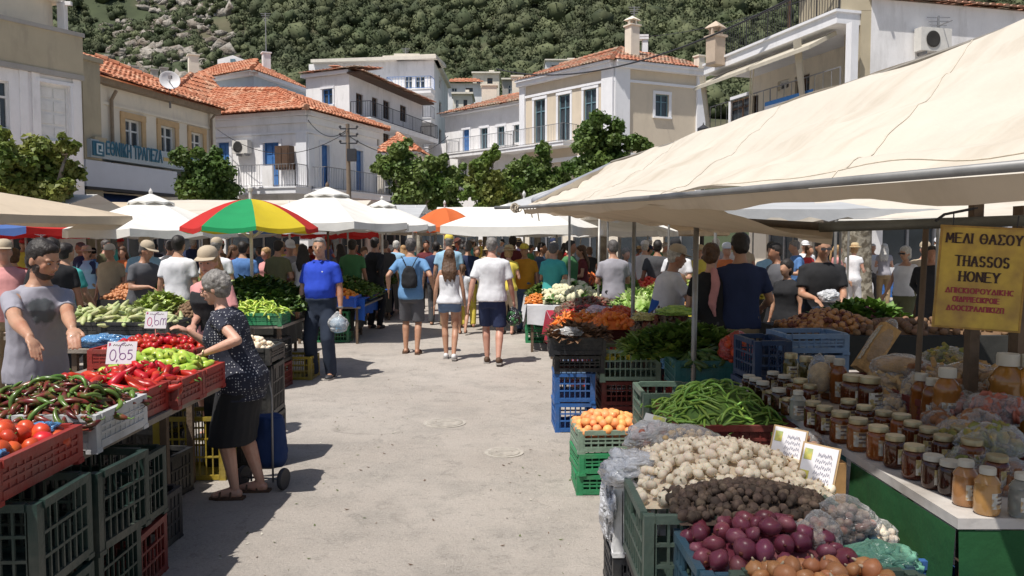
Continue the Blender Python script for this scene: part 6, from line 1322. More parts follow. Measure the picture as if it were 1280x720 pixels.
bag('clear bag of shallots lying in front, left of its twin',bp_(1020,676,.70),(.115,.085,.085),PB_clear,1,('round',F_shal,.017),(0,.1,.5),90)
bag('clear bag of shallots behind and right of the first',bp_(1056,655,.72),(.12,.085,.085),PB_clear,2,('round',F_shal,.017),(0,-.1,-.5),90)
bag('small clear bag of pale bulbs by the green cloth',bp_(1102,672,.66),(.06,.06,.055),PB_clear,3,('round',V_gar,.016),(0,0,.2),40)
bag('green bag of produce in the blue tray at the bottom edge',bp_(1098,702,.68),(.14,.09,.06),PB_green,4,('long',F_teal,.03),(0,0,-.2),30)
bag('clear bag of brown nuts between the beans and the garlic',bp_(858,552,.80),(.18,.11,.075),PB_clear,5,('round',F_nut,.014),(0,0,-.25),90,False)
bag('crumpled white plastic bag over the white corner crate',(.50,3.32,.74),(.15,.17,.09),PB_white,6,None,(0,0,.3),knot=False,amp=.3)
bag('milky plastic bag of pink bulbs beside the leaning blank card',(.66,3.62,.80),(.15,.12,.085),PB_milky,7,('round',F_meat,.02),(0,0,.1),30,False,amp=.25)
bag('white plastic sheet hanging down the aisle side of the corner crate',(.415,3.36,.56),(.045,.15,.20),PB_white,8,None,(0,0,0),knot=False,amp=.35)
bag('clear bag of brown nuts leaning on the honey table by the second price card',(1.30,3.52,.76),(.11,.15,.10),PB_clear,9,('round',F_fig,.022),(0,0,.3),70,False)
bag('small tan bag by the far end of the honey table',bp_(948,492,.84),(.10,.08,.05),PB_milky,10,('solid',F_nut,.1),(0,0,.3),10,False)
# bags on the honey table
t=thing('rusk_pack','tall leaning pack of brown rusks with a long pale label','packet',(*jp(1076,486),.93));t.rotation_euler=(R(-12),R(34),R(-10))
mb=MB();mb.box((0,0,.16),(.105,.09,.32));mb.noise(.006,14,2);mb.build('rusks',F_bread,t);mb=MB()
g_=bagmesh(.068,.06,.205,12,PB_clear,.07,False);o=put('wrapper',g_,t,(0,0,.175));MB().box((-.057,-.02,.17),(.003,.055,.24)).build('label',M_labelw,t)
for(x,y,w_,d_,h_,lab)in((2.12,3.9,.34,.5,.12,'dark display crate under the dried fruit bags'),(2.05,4.5,.4,.45,.10,'dark display crate under the rusk bags'),(2.2,3.35,.34,.45,.10,'dark display crate under the herb bag by the sign')):
    crate(lab,x,y,.823,(w_,d_,h_),'dkred',0,solid=True)
for i,(u,v,Y,r,f,lab)in enumerate(((1127,458,4.25,(.135,.09,.062),('solid',F_bread,.1),'clear bag of pale rusks lying on top of another bag'),(1114,480,4.2,(.10,.09,.05),('long',F_nut,.03),'clear bag of pale biscuits beneath the rusk bag'),(1182,452,4.3,(.105,.07,.07),('long',F_herb,.03),'greyish bag of dried herbs behind the biscuit bags'),(1174,478,4.0,(.055,.07,.08),('long',F_bread,.03),'bag of golden sticks standing by the slim bottles'),
    (1217,470,3.9,(.13,.10,.065),('flat',F_bread,.035),'bulging clear bag of biscuits near the sign foot'),(1208,492,3.8,(.115,.10,.06),('flat',F_fig,.03),'dark bag of dried figs under the bulging biscuit bag'),(1200,509,3.65,(.13,.09,.06),('flat',F_meat,.03),'bag of reddish dried fruit left of the amber bottles'),(1173,530,3.55,(.06,.08,.055),('round',F_fig,.02),'small bag of orange dried fruit over the jars'),
    (1201,543,3.3,(.085,.08,.055),('flat',F_bread,.025),'clear bag of orange peel between the jars and the herb bag'),(1240,553,3.05,(.125,.09,.062),('flat',F_herb,.028),'clear bag of green and orange dried herbs over the jars'),(1250,588,2.95,(.10,.08,.05),('solid',F_fig,.03),'dark bag tucked under the herb bag'),(1118,511,4.0,(.095,.09,.065),('round',F_nut,.018),'crumpled clear bag of nuts left of the slim bottles'),(1025,471,4.4,(.06,.06,.10),('solid',F_nut,.03),'tall clear bag between the olive jars and the amber bottle'),(1146,500,3.95,(.07,.06,.12),('round',F_nut,.016),'tall clear bag of nuts behind the slim bottles'),(1146,466,4.2,(.10,.08,.06),('round',F_fig,.02),'clear bag of dark dried fruit between the rusks and the herbs'),(1096,497,4.1,(.10,.08,.055),('flat',F_bread,.03),'clear bag of flat biscuits behind the big dark jars'),(1246,512,3.45,(.11,.09,.065),('flat',F_meat,.03),'bag of reddish dried fruit leaning on the sign post'),(1268,482,3.7,(.11,.09,.06),('round',F_nut,.02),'clear bag of nuts at the foot of the dark timber post'),(1186,556,3.2,(.075,.07,.05),('flat',F_herb,.022),'small herb bag squeezed between jars and orange peel'),(1268,612,2.78,(.09,.08,.05),('flat',F_fig,.028),'dark dried fruit bag behind the clear squeezy bottle'),(1225,531,3.35,(.09,.08,.055),('round',F_fig,.022),'orange brown bag right of the reddish dried fruit'),(1214,574,3.0,(.08,.07,.05),('flat',F_herb,.024),'green herb bag just above the gold lids'))):
    bag(lab,tuple(P(u,v,Y)),tuple(1.22*q for q in r),PB_clear,20+i,(f[0],f[1],f[2]*1.15),(0,0,rng.uniform(-.6,.6)),56,False,'bag','food_bag')
# other bags
bag('bright blue plastic bag among the tomatoes in the left crate',(-1.86,3.14,.955),(.05,.07,.035),PB_blue,41,knot=False,amp=.35);bag('second blue plastic bag at the front corner of the tomato crate',(-1.84,2.78,.95),(.05,.05,.03),PB_blue,42,knot=False,amp=.35)
bag('blue plastic bag by the man in grey\'s elbow',(-3.25,6.35,.9),(.22,.16,.07),PB_blue,43,knot=False,amp=.35);table('small table under the blue bag',-3.5,-3.0,6.2,6.6,.86)
bag('crumpled clear bag on the black crate over the blue crates',(.52,7.05,.90),(.14,.10,.05),PB_milky,44,knot=False,amp=.3);bag('white plastic bag of onions on the red crate in the shade',(1.48,6.95,.56),(.13,.10,.10),PB_white,45,knot=True,amp=.2)
bag('lime green plastic bag on the heap beside the vendor in white',(1.52,7.45,1.05),(.20,.12,.06),plastic('lime_plastic_bag',(.42,.62,.10),.9),46,knot=False,amp=.35);bag('yellow plastic bag next to the lime green one',(1.25,7.5,.99),(.14,.1,.05),plastic('yellow_plastic_bag',(.65,.55,.18),.9),47,knot=False,amp=.35)
bag('white and pink plastic bag behind the crimson cloth',(1.05,9.5,.86),(.24,.14,.08),plastic('pinkish_plastic_bag',(.70,.52,.56),.9),48,knot=False,amp=.35);bag('red net sack of onions standing by the navy crates',(1.62,5.75,.92),(.14,.10,.12),plastic('red_net_sack',(.42,.04,.03),.8),49,('round',V_tom,.03),knot=True)
bag('blue plastic bag wedged right of the pale green crate',(1.38,6.9,.66),(.09,.08,.10),PB_blue,50,knot=False,amp=.3);bag('white bag of greens beside the red net sack',(1.86,5.8,.84),(.12,.1,.1),PB_white,51,('long',V_leafl,.02),knot=False)
# ---- price cards
M_card=mat('price_card',(.60,.58,.60),.6,.04,8,.05,20);M_cardb=mat('card_yellow_print',(.48,.42,.08),.6,.2,30,col2=(.25,.30,.10),mixscale=30);M_pinkink=mat('pink_ink',(.45,.06,.16),.7,0);M_purp=mat('purple_ink',(.16,.05,.18),.7,0);M_wood=mat('card_wood',(.36,.24,.12),.7,.2,12)
def strokes(mb,pts,w_,z=.0025):
    pts=[V((p[0],p[1],z))for p in pts]
    for a,b in zip(pts[:-1],pts[1:]):mb.bar(a,b,w_,.001)
def card(label,c,w_,h_,rot,glyphs,stick=True,m=None,back=None):
    t=thing('price_card',label,'price card',c);t.rotation_euler=rot;MB().box((0,0,0),(w_,h_,.003)).build('card',m or M_card,t)
    if back:MB().box((0,0,-.012),(w_+.015,h_+.015,.018)).build('frame',back,t)
    for nm,m_,lines,lw in glyphs:
        mb=MB()
        for l_ in lines:strokes(mb,[(x*w_,y*h_)for x,y in l_],lw)
        mb.build(nm,m_,t,kind='stuff')
    if stick:MB().tube([(0,-h_*.45,-.006),(.01,-h_*.5-.12,-.012)],.004,6).build('stick',mat('pink_stick',(.6,.25,.2),.6,0),t)
    return t
def arc(cx,cy,rx,ry,a0,a1,n=14):return[(cx+rx*math.cos(math.radians(a0+(a1-a0)*i/n)),cy+ry*math.sin(math.radians(a0+(a1-a0)*i/n)))for i in range(n+1)]
zero=arc(-.28,-.10,.10,.24,0,360,20);comma=[(-.12,-.30),(-.15,-.42)]
six=arc(.08,.16,.16,.28,80,190,8)+arc(.05,-.16,.10,.14,150,510,18);five=[(.36,.12),(.24,.12),(.22,-.05)]+arc(.27,-.16,.10,.14,110,-120,10)
emm=[(.22,-.3),(.22,.0)]+arc(.29,.0,.06,.1,180,0,6)+[(.35,-.3)]+[(.35,0)]+arc(.42,0,.05,.1,180,0,6)+[(.47,-.3)]
scr=lambda y,x0=-.3,x1=.35:[(x0+(x1-x0)*i/16,y+(.035 if i%2 else-.03)*(1+.5*math.sin(i*2.1)))for i in range(17)]
p=P(152,441,4.55);card('white price card reading 0,65 on the red peppers',tuple(p),.165,.13,(R(72),0,R(4)),[('price_digits',M_purp,[zero,comma,six,five],.0045),('heading',M_ink,[scr(.34)],.0025),('pink_mark',M_pinkink,[[(-.45,.42),(-.38,.34)],[(-.44,.3),(-.4,.44)]],.006)])
p=P(195,400,5.85);card('white price card reading 0,6m above the small tomatoes',tuple(p),.165,.125,(R(75),0,R(-4)),[('price_digits',M_purp,[comma,six,emm],.004),('pink_digit',M_pinkink,[zero],.005),('heading',M_ink,[scr(.34)],.002),('pink_mark',M_pinkink,[[(-.46,.42),(-.38,.36)],[(-.44,.34),(-.4,.46)]],.006)])
lines=[scr(y,-.30,.30)for y in(.05,-.08,-.2,-.32)]
p=P(812,543,3.72);t=card('blank looking pale card leaning over the milky bag',tuple(p),.105,.195,(R(58),R(8),R(-32)),[('faint_writing',mat('faint_ink',(.38,.38,.42),.7,0),[scr(.0,-.1,.1),[(-.1,-.1),(.0,.08),(.1,.2)]],.002)],False,mat('greyish_card',(.50,.49,.47),.6,.05,8));MB().box((.02,.085,.002),(.06,.02,.001)).build('yellow_corner',M_cardb,t)
for(u,v,Y,rz,lab)in((983,569,3.42,-28,'wood backed list card with yellow prints, left one'),(1021,594,3.12,-30,'wood backed list card with yellow prints, right one')):
    p=P(u,v,Y);t=card(lab,tuple(p+V((0,0,.015))),.13,.205,(R(62),R(6),R(rz)),[('handwriting',mat('grey_ink',(.22,.22,.28),.7,0),[scr(.32,-.05,.3)]+[scr(y,-.1,.38)for y in(.2,.08,-.04,-.16,-.28,-.4)],.0016),('numbers',M_ink,[[(.3,.36),(.36,.28)],[(.36,-.2),(.38,-.26)]],.003)],False,None,M_wood)
    MB().box((-.044,.062,.0025),(.030,.045,.001)).build('yellow_print',M_cardb,t);MB().box((-.044,-.03,.0025),(.030,.05,.001)).build('yellow_print',M_cardb,t);
t=thing('cardboard_box','open orange brown cardboard box behind the list cards','box',(1.28,3.42,.60));mb=MB()
for(c,s)in(((0,-.14,.09),(.22,.006,.18)),((0,.14,.09),(.22,.006,.18)),((-.11,0,.09),(.006,.274,.18)),((.11,0,.09),(.006,.274,.18)),((0,0,.003),(.214,.274,.006))):mb.box(c,s)
mb.build('carton',mat('cardboard',(.42,.24,.10),.8,.25,10),t)
# ---- the honey sign
c=P(1225,348,3.36);SW,SH=.335,.435
t=thing('honey_sign','worn yellow board lettered THASSOS HONEY hanging from the rail','sign',tuple(c));t.rotation_euler=(0,R(3.2),R(-14))
msb=mat('worn_yellow_board',(.56,.38,.055),.4,.18,5,.1,12,col2=(.24,.13,.045),mixscale=6,mixlo=.42,mixhi=.72)
mb=MB();mb.box((0,0,0),(SW,.012,SH));mb.build('board',msb,t)
mb=MB();th=.006
for(a,s)in(((0,-.0062,SH/2-.004),(SW,.003,.008)),((0,-.0062,-SH/2+.004),(SW,.003,.008)),((-SW/2+.004,-.0062,0),(.008,.003,SH-.018)),((SW/2-.004,-.0062,0),(.008,.003,SH-.018))):mb.box(a,s)
mb.build('rusty_edge',mat('rust_edge',(.34,.20,.05),.8,.3,20),t)
M_sign=mat('sign_dark_paint',(.035,.015,.012),.6,0);M_signr=mat('sign_red_paint',(.30,.035,.05),.6,0)
SER={'Μ':[[(0,0),(.08,1),(.5,.25),(.92,1),(1,0)]],'Ε':[[(0,0),(0,1)],[(0,1),(.75,1)],[(0,.52),(.6,.52)],[(0,0),(.8,0)]],'Λ':[[(0,0),(.45,1),(.9,0)]],'Ι':[[(0,0),(0,1)]],'Θ':[arc(.5,.5,.5,.5,0,360,22),[(.28,.5),(.72,.5)]],'Α':[[(0,0),(.45,1),(.9,0)],[(.18,.36),(.74,.36)]],
       'Σ':[[(.85,.85),(.85,1),(0,1),(.42,.52),(0,0),(.88,0),(.88,.15)]],'Ο':[arc(.5,.5,.5,.5,0,360,22)],'Υ':[[(0,1),(.45,.5),(.9,1)],[(.45,.5),(.45,0)]],'T':[[(0,1),(.9,1)],[(.45,1),(.45,0)]],'H':[[(0,0),(0,1)],[(.8,0),(.8,1)],[(0,.52),(.8,.52)]],
       'S':[arc(.38,.74,.34,.26,20,250,10)+arc(.40,.26,.36,.26,70,-160,10)],'N':[[(0,0),(0,1),(.85,0),(.85,1)]]}
SER.update({'A':SER['Α'],'O':SER['Ο'],'E':SER['Ε'],'Y':SER['Υ'],'Δ':[[(0,0),(.45,1),(.9,0),(0,0)]],'Π':[[(0,0),(0,1),(.8,1),(.8,0)]],'Κ':[[(0,0),(0,1)],[(.7,1),(0,.5),(.75,0)]],'Ρ':[[(0,0),(0,1)],[(0,1),(.5,1),(.65,.76),(.5,.5),(0,.5)]],'C':[arc(.45,.5,.45,.5,50,310,14)],'Ζ':[[(0,1),(.8,1),(0,0),(.8,0)]]})
def lettering(par,name,txt,cx,cz,width,h_,m,lw,yo=-.0075,slant=0.0):
    adv=[];x=0
    for ch in txt:
        if ch==' ':adv.append((ch,x));x+=.75;continue
        wch=max(max(p[0]for l_ in SER[ch]for p in l_),.12);adv.append((ch,x));x+=wch+.38
    tot=x-.38;k=width/tot;kx=k
    for ch,x0 in adv:
        if ch==' ':continue
        mb=MB();ends=[]
        for l_ in SER[ch]:
            pts=[V((cx-width/2+(x0+p[0])*kx+slant*p[1]*h_,yo,cz+(p[1]-.5)*h_))for p in l_]
            for i,(a,b)in enumerate(zip(pts[:-1],pts[1:])):
                d=(b-a);thick=lw*(1.25 if abs(d.z)>abs(d.x)*.8 else .75);mb.bar(a,b,thick,.002,up=(0,1,0))
            if len(l_)<9:ends+=[pts[0],pts[-1]]
        for e in ends:mb.box(e+V((0,-.0003,0)),(lw*1.9,.0015,lw*.5))
        mb.build(name,m,par)
lettering(t,'letter','ΜΕΛΙ ΘΑΣΟΥ',.0,.165,.285,.040,M_sign,.0062);lettering(t,'letter','THASSOS',.0,.070,.200,.042,M_sign,.0066);lettering(t,'letter','HONEY',-.005,.005,.150,.040,M_sign,.0066)
lettering(t,'red_letter','ΔΠΙCΚΙΩΡΟΥΔΙΚΗC'.replace('Ω','Ο').replace('Η','H'),.0,-.055,.255,.021,M_signr,.0042);lettering(t,'red_letter','ΟΙΔΡΡΙΕCΙΚΡΟΙΕ',-.01,-.092,.175,.021,M_signr,.0042);lettering(t,'red_letter','ΔΟΟCΣΡΑΛΠΙΚΙΖΠ',-.01,-.130,.215,.021,M_signr,.0042)
for sx in(-.12,.12):MB().tube([(sx,0,SH/2-.01),(sx*1.02,.0,SH/2+.05)],.003,5).build('hanging_wire',M_iron,t)
# ---- left edge extras: black crates added to darken the space under the left table
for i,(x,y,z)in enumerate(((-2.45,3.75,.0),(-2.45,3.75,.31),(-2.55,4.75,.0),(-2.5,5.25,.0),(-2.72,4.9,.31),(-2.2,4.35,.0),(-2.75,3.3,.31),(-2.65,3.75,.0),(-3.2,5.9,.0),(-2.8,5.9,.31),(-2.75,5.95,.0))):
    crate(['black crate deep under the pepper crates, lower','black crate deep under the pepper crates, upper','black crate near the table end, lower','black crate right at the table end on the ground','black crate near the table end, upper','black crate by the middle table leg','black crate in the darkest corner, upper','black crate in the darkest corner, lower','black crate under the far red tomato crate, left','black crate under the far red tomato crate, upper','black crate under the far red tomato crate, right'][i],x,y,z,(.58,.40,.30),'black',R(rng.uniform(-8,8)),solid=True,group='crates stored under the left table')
# white counters and planters on the sunny plaza
for(u,v,w_,h_,d_,lab)in((1150,362,2.0,.85,.6,'white counter in front of the shop windows on the sunny plaza'),(1232,356,1.2,.8,.6,'white cabinet right of the counter on the sunny plaza')):
    p=G(u,v);t=thing('shop_counter',lab,'counter',(p.x,p.y,0));MB().box((0,0,h_/2),(w_,d_,h_)).build('body',mat('white_cabinet',(.62,.61,.58),.6,.05,3),t);MB().box((0,0,h_+.02),(w_+.08,d_+.08,.04)).build('counter_top',M_wood_white,t)
    for k in range(3):MB().box((-w_/2+w_*(k+.5)/3,-d_/2-.008,h_*.5),(w_/3-.06,.012,h_-.16)).build('door_panel',mat('white_cabinet',(.62,.61,.58)),t)
p=G(1098,372);crate('blue crate on the ground behind the standing woman in white',p.x+.55,p.y+.3,.0,(.5,.4,.55),'blue',0,solid=True)
# ================================================================ people
def voxelize(mb,vox,it=6,fac=.5,disp=0.0,dsc=10.0,seed=0,name='m',mats=None):
    me=bpy.data.meshes.new('tmp');me.from_pydata(mb.v,[],mb.f);o=bpy.data.objects.new('tmp',me);COL.objects.link(o)
    bm=bmesh.new();bm.from_mesh(me);bmesh.ops.recalc_face_normals(bm,faces=bm.faces);bm.to_mesh(me);bm.free()
    md=o.modifiers.new('r','REMESH');md.mode='VOXEL';md.voxel_size=vox
    if it:sm=o.modifiers.new('s','SMOOTH');sm.factor=fac;sm.iterations=it
    dg=bpy.context.evaluated_depsgraph_get();dg.update();r=bpy.data.meshes.new_from_object(o.evaluated_get(dg))
    bpy.data.objects.remove(o);bpy.data.meshes.remove(me)
    if disp:
        n=len(r.vertices);co=np.zeros(n*3);r.vertices.foreach_get('co',co);co=co.reshape(-1,3);no=np.zeros(n*3);r.vertices.foreach_get('normal',no);no=no.reshape(-1,3)
        d=np.array([noise.noise(V((p[0]*dsc+seed,p[1]*dsc,p[2]*dsc*.7)))+.6*abs(noise.noise(V((p[0]*dsc*2.2,p[1]*dsc*2.2+seed,p[2]*dsc*1.3))))-.2 for p in co]);r.vertices.foreach_set('co',(co+no*(d*disp)[:,None]).ravel())
    r.name=name;r.materials.clear()
    for m in(mats or[]):r.materials.append(m)
    r.polygons.foreach_set('use_smooth',[True]*len(r.polygons));r.update();return r
def skinmat(name,c):return mat(name,c,.5,.10,7,.3,60,sss=.08,coat=.02,col2=(c[0]*.85,c[1]*.66,c[2]*.60),mixscale=9,mixlo=.5,mixhi=.75,bdist=.003)
SK={'tan':skinmat('tanned_skin',(.45,.25,.16)),'light':skinmat('light_skin',(.56,.32,.23)),'dark':skinmat('deep_tanned_skin',(.33,.16,.095)),'red':skinmat('ruddy_skin',(.50,.27,.195))}
def hairm(name,c):return mat(name,c,.55,.45,40,.8,90,bdist=.006)
HR={'black':hairm('black_hair',(.022,.017,.014)),'brown':hairm('brown_hair',(.09,.045,.022)),'grey':hairm('grey_hair',(.20,.185,.17)),'white':hairm('white_hair',(.48,.46,.42)),'blond':hairm('blond_hair',(.36,.22,.10)),'dkgrey':hairm('dark_grey_hair',(.09,.08,.075))}
def fab(name,c,sc=14):return mat('fabric_'+name,c,.9,.08,9,.35,sc,bdist=.008)
FB={k:fab(k,c)for k,c in{'grey':(.30,.29,.32),'navy':(.018,.028,.075),'royal blue':(.02,.06,.48),'blue':(.09,.20,.44),'light blue':(.28,.46,.62),'white':(.66,.66,.68),'black':(.016,.016,.018),'dark grey':(.06,.06,.065),'khaki':(.26,.19,.11),'denim':(.07,.11,.20),'dark denim':(.022,.032,.055),'red':(.42,.03,.03),'pink':(.58,.26,.25),'mustard':(.52,.23,.02),'teal':(.05,.32,.30),'yellow':(.62,.50,.08),'green':(.06,.18,.07),'maroon':(.12,.02,.025),'beige':(.44,.36,.26),'orange':(.58,.16,.05),'lilac':(.36,.28,.42),'olive':(.12,.12,.06),'brown':(.13,.075,.045),'charcoal':(.10,.10,.11)}.items()}
M_strw=mat('straw',(.55,.42,.24),.8,.2,20,.6,80);M_sole=mat('shoe_sole',(.30,.28,.26),.8,.2,10);M_shoeb=mat('dark_shoe',(.04,.04,.045),.6,.2,10);M_shoew=mat('white_shoe',(.60,.60,.60),.6,.1,10);M_shoebr=mat('brown_sandal',(.09,.05,.03),.7,.2,10)
M_eyew=mat('eye_white',(.36,.32,.29),.25,0);M_eyed=mat('eye_iris',(.03,.018,.012),.2,0);M_lip=mat('lip',(.34,.13,.10),.5,.1)
def cap2(mb,a,ra,b,rb,n=10):
    a,b=V(a),V(b);d=b-a;L_=d.length;d=d/L_ if L_>1e-6 else V((0,0,1));pts=[];rad=[]
    for t_ in(-1,-.7,-.35):pts.append(a+d*ra*t_);rad.append(ra*math.sqrt(max(.0004,1-t_*t_)))
    pts+=[a,b];rad+=[ra,rb]
    for t_ in(.35,.7,1):pts.append(b+d*rb*t_);rad.append(rb*math.sqrt(max(.0004,1-t_*t_)))
    mb.tube(pts,rad,n)
def ringloft(mb,rings,M,n=18):
    vs=[];fs=[]
    for(z,rx,ry,yo)in rings:
        for j in range(n):
            a=2*math.pi*j/n;ca,sa=math.cos(a),math.sin(a);e=.86;p=V((math.copysign(abs(ca)**e,ca)*rx,math.copysign(abs(sa)**e,sa)*ry+yo,z));vs.append(M(p))
    k=len(rings)
    for i in range(k-1):
        for j in range(n):fs.append((i*n+j,i*n+(j+1)%n,(i+1)*n+(j+1)%n,(i+1)*n+j))
    fs.append(tuple(range(n-1,-1,-1)));fs.append(tuple(range((k-1)*n,k*n)));mb.add(vs,fs)
def ik(a,t,l1,l2,pole):
    a,t,pole=V(a),V(t),V(pole);d=t-a;D=min(d.length,(l1+l2)*.995);d.normalize();x=(l1*l1-l2*l2+D*D)/(2*D);h=math.sqrt(max(0,l1*l1-x*x));p=pole-d*pole.dot(d)
    p=p.normalized()if p.length>1e-4 else V((0,0,0));return a+d*x+p*h,a+d*D
class Fig:
    """a posed figure 1.75 tall facing +Y: joints first, then skin and clothes grown round them"""
    def __init__(s,female=False,lean=0.,twist=0.,bulk=1.,belly=0.,head=(0.,0.),hands=None,feet=None,arms='down',crouch=0.,neck=.0):
        s.f=female;s.b=bulk;s.belly=belly;s.lean=lean;pz=.93-crouch;s.pz=pz
        cl,sn=math.cos(lean),math.sin(lean);ct,st=math.cos(twist),math.sin(twist)
        def T(p):
            h=p.z-.93;w_=max(0,min(1,(h+.05)/.25));x,y=p.x,p.y
            if w_>0:x,y=(x*(1+(ct-1)*w_)-y*st*w_),(x*st*w_+y*(1+(ct-1)*w_))
            if h<=0:return V((x,y,p.z-crouch))
            L_=lean*w_;c_,s_=math.cos(L_),math.sin(L_);return V((x,y*c_+h*s_,pz+h*c_-y*s_))
        s.T=T
        sw=(.150 if female else .176)*(.5+.5*bulk);s.sh={k:T(V((k*sw,-.005,1.385)))for k in(-1,1)}
        dn={k:s.sh[k]+V((k*.09,.05,-.52))for k in(-1,1)}
        if arms=='bent':dn={k:s.sh[k]+V((k*.02-k*.05,.26,-.26))for k in(-1,1)}
        if arms=='back':dn={k:s.sh[k]+V((k*.02-k*.10,-.02,-.40))for k in(-1,1)}
        if arms=='swing':dn={1:s.sh[1]+V((.08,.20,-.47)),-1:s.sh[-1]+V((-.08,-.13,-.50))}
        hands=hands or{}
        s.el={};s.wr={}
        for k in(-1,1):
            t_=V(hands.get(k,dn[k]));e,w_=ik(s.sh[k],t_,.285,.25,V((k*.5,-1,-.35)));s.el[k]=e;s.wr[k]=w_
        fx=feet or{-1:(-.10,.0,0),1:(.10,.02,0)}
        s.hip={k:V((k*.085,0,pz-.03))for k in(-1,1)};s.kn={};s.an={}
        for k in(-1,1):
            t_=V(fx[k])+V((0,-.03,.085));e,w_=ik(s.hip[k],t_,.425,.415,V((k*.12,1,0)));s.kn[k]=e;s.an[k]=w_
        s.nb=T(V((0,-.005,1.45)));up=(T(V((0,0,1.45)))-T(V((0,0,1.25)))).normalized();s.up=up
        hy,hp=head;s.HR=Euler((hp,0,hy),'XYZ').to_matrix();s.hc=s.nb+up*.062+V((0,.033+neck,.098))+s.HR@V((0,.01,.0))
    def H(s,p):return s.hc+s.HR@V(p)
    def torso(s,infl=0.,z0=.82,z1=1.5,flare=0.):
        b=s.b
        if s.f:R_=[(.80,.145,.10,0),(.86,.172,.118,-.01),(.93,.175,.118,-.012),(1.02,.140,.100,0),(1.10,.130,.098,.003),(1.20,.142,.108,.008),(1.27,.150,.122,.018),(1.34,.148,.105,.006),(1.385,.142,.088,-.004),(1.43,.100,.067,-.006),(1.475,.052,.052,-.003)]
        else:R_=[(.80,.135,.10,0),(.86,.155,.112,-.005),(.93,.162,.112,-.005),(1.02,.152,.105,0),(1.10,.152,.108,.003),(1.22,.166,.116,.004),(1.32,.176,.116,.0),(1.375,.168,.100,-.004),(1.42,.132,.080,-.006),(1.46,.078,.063,-.004),(1.49,.056,.056,-.002)]
        out=[]
        for z,rx,ry,yo in R_:
            bl=s.belly*math.exp(-((z-1.08)/.12)**2);k=b if z<1.42 else 1
            rx=rx*k+bl*.5;ry2=ry*k+bl;out.append([z,rx+infl,ry2+infl,yo+bl*.75])
        def at(z):
            for i in range(len(out)-1):
                if out[i][0]<=z<=out[i+1][0]:f=(z-out[i][0])/(out[i+1][0]-out[i][0]);return[out[i][q]+(out[i+1][q]-out[i][q])*f for q in range(4)]
            return list(out[0]if z<out[0][0]else out[-1])
        rs=[at(z0)]+[r for r in out if z0+.01<r[0]<z1-.01]+[at(z1)];rs[0][0]=z0;rs[-1][0]=z1
        if flare:
            for r in rs:
                if r[0]<1.1:f=(1.1-r[0])/(1.1-z0+1e-6);r[1]+=flare*f;r[2]+=flare*f
        return rs
    def hand(s,mb,k,det):
        w_=s.wr[k];d=(w_-s.el[k]).normalized();d=(d+V((0,0,-.45))*(1-abs(d.z))).normalized();side=d.cross(V((k*-.35,.2,1))if abs(d.z)<.8 else V((-k,.25,0))).normalized();nrm=side.cross(d).normalized()
        Rm=Matrix((side,d,nrm)).transposed();c=w_+d*.05;mb.ell(c,(.039,.052,.017),10,6,Rm);
        for i,(o,L_)in enumerate(((-.030,.070),(-.010,.080),(.010,.076),(.029,.060))):
            p0=w_+d*.085+side*o;p1=p0+d*L_*.45-nrm*.008*k*0+V((0,0,-.012));p2=p1+d*L_*.38+V((0,0,-.026));r=.0088 if det else .011
            cap2(mb,p0,r,p1,r*.92,7);cap2(mb,p1,r*.92,p2,r*.75,7)
        sg=-1 if side.dot(V((0,0,1)))<0 and abs(d.z)<.8 else(1 if side.dot(V((0,1,0)))>0 else-1)
        p0=w_+d*.03+side*sg*.028;p1=p0+d*.035+side*sg*.022+V((0,0,-.006));cap2(mb,p0,.013,p1,.010,7);cap2(mb,p1,.010,p1+d*.026+side*sg*.004,.008,7)
    def body(s,det=1):
        mb=MB();ringloft(mb,[[z,rx-(.022 if z<1.05 else .006),ry-(.022 if z<1.05 else .006),yo]for z,rx,ry,yo in s.torso()],s.T);b=.5+.5*s.b;ff=.88 if s.f else 1
        for k in(-1,1):
            S_,E,W_=s.sh[k],s.el[k],s.wr[k];cap2(mb,S_+V((-k*.02,0,-.004)),.048*b*ff,S_.lerp(E,.45),.046*b*ff);cap2(mb,S_.lerp(E,.4),.046*b*ff,E,.037*b*ff);cap2(mb,E,.038*b*ff,E.lerp(W_,.3),.040*b*ff);cap2(mb,E.lerp(W_,.3),.040*b*ff,W_,.025*ff);s.hand(mb,k,det)
            H_,K,A=s.hip[k],s.kn[k],s.an[k];cap2(mb,H_,.083*b,H_.lerp(K,.5),.072*b);cap2(mb,H_.lerp(K,.5),.072*b,K,.052*b);back=V((0,-.014,0));cap2(mb,K,.052*b,K.lerp(A,.3)+back,.055*b);cap2(mb,K.lerp(A,.3)+back,.055*b,A,.034)
            cap2(mb,A+V((0,.02,-.03)),.038,A+V((k*.015,.15,-.055)),.026);cap2(mb,A+V((0,-.025,-.045)),.035,A+V((0,.05,-.045)),.036)
        cap2(mb,s.nb-s.up*.04,.057*ff,s.hc+s.HR@V((0,-.02,-.05)),.052*ff)
        H=s.H;mb.ell(H((0,-.012,.025)),(.074,.094,.088),16,12,s.HR);mb.ell(H((0,.018,-.03)),(.060,.068,.082),14,10,s.HR);mb.ell(H((0,.050,-.088)),(.032,.028,.024),10,8,s.HR) # skull, face, chin
        cap2(mb,H((0,.083,.018)),.008,H((0,.103,-.020)),.013,8);mb.ell(H((0,.094,-.026)),(.018,.012,.010),8,6,s.HR) # nose
        for k in(-1,1):mb.ell(H((k*.030,.068,.024)),(.026,.016,.010),8,6,s.HR);mb.ell(H((k*.040,.058,-.018)),(.020,.018,.022),8,6,s.HR);mb.ell(H((k*.076,-.012,-.008)),(.010,.020,.031),8,6,s.HR)
        mb.ell(H((0,.080,-.058)),(.022,.010,.010),8,6,s.HR);return mb
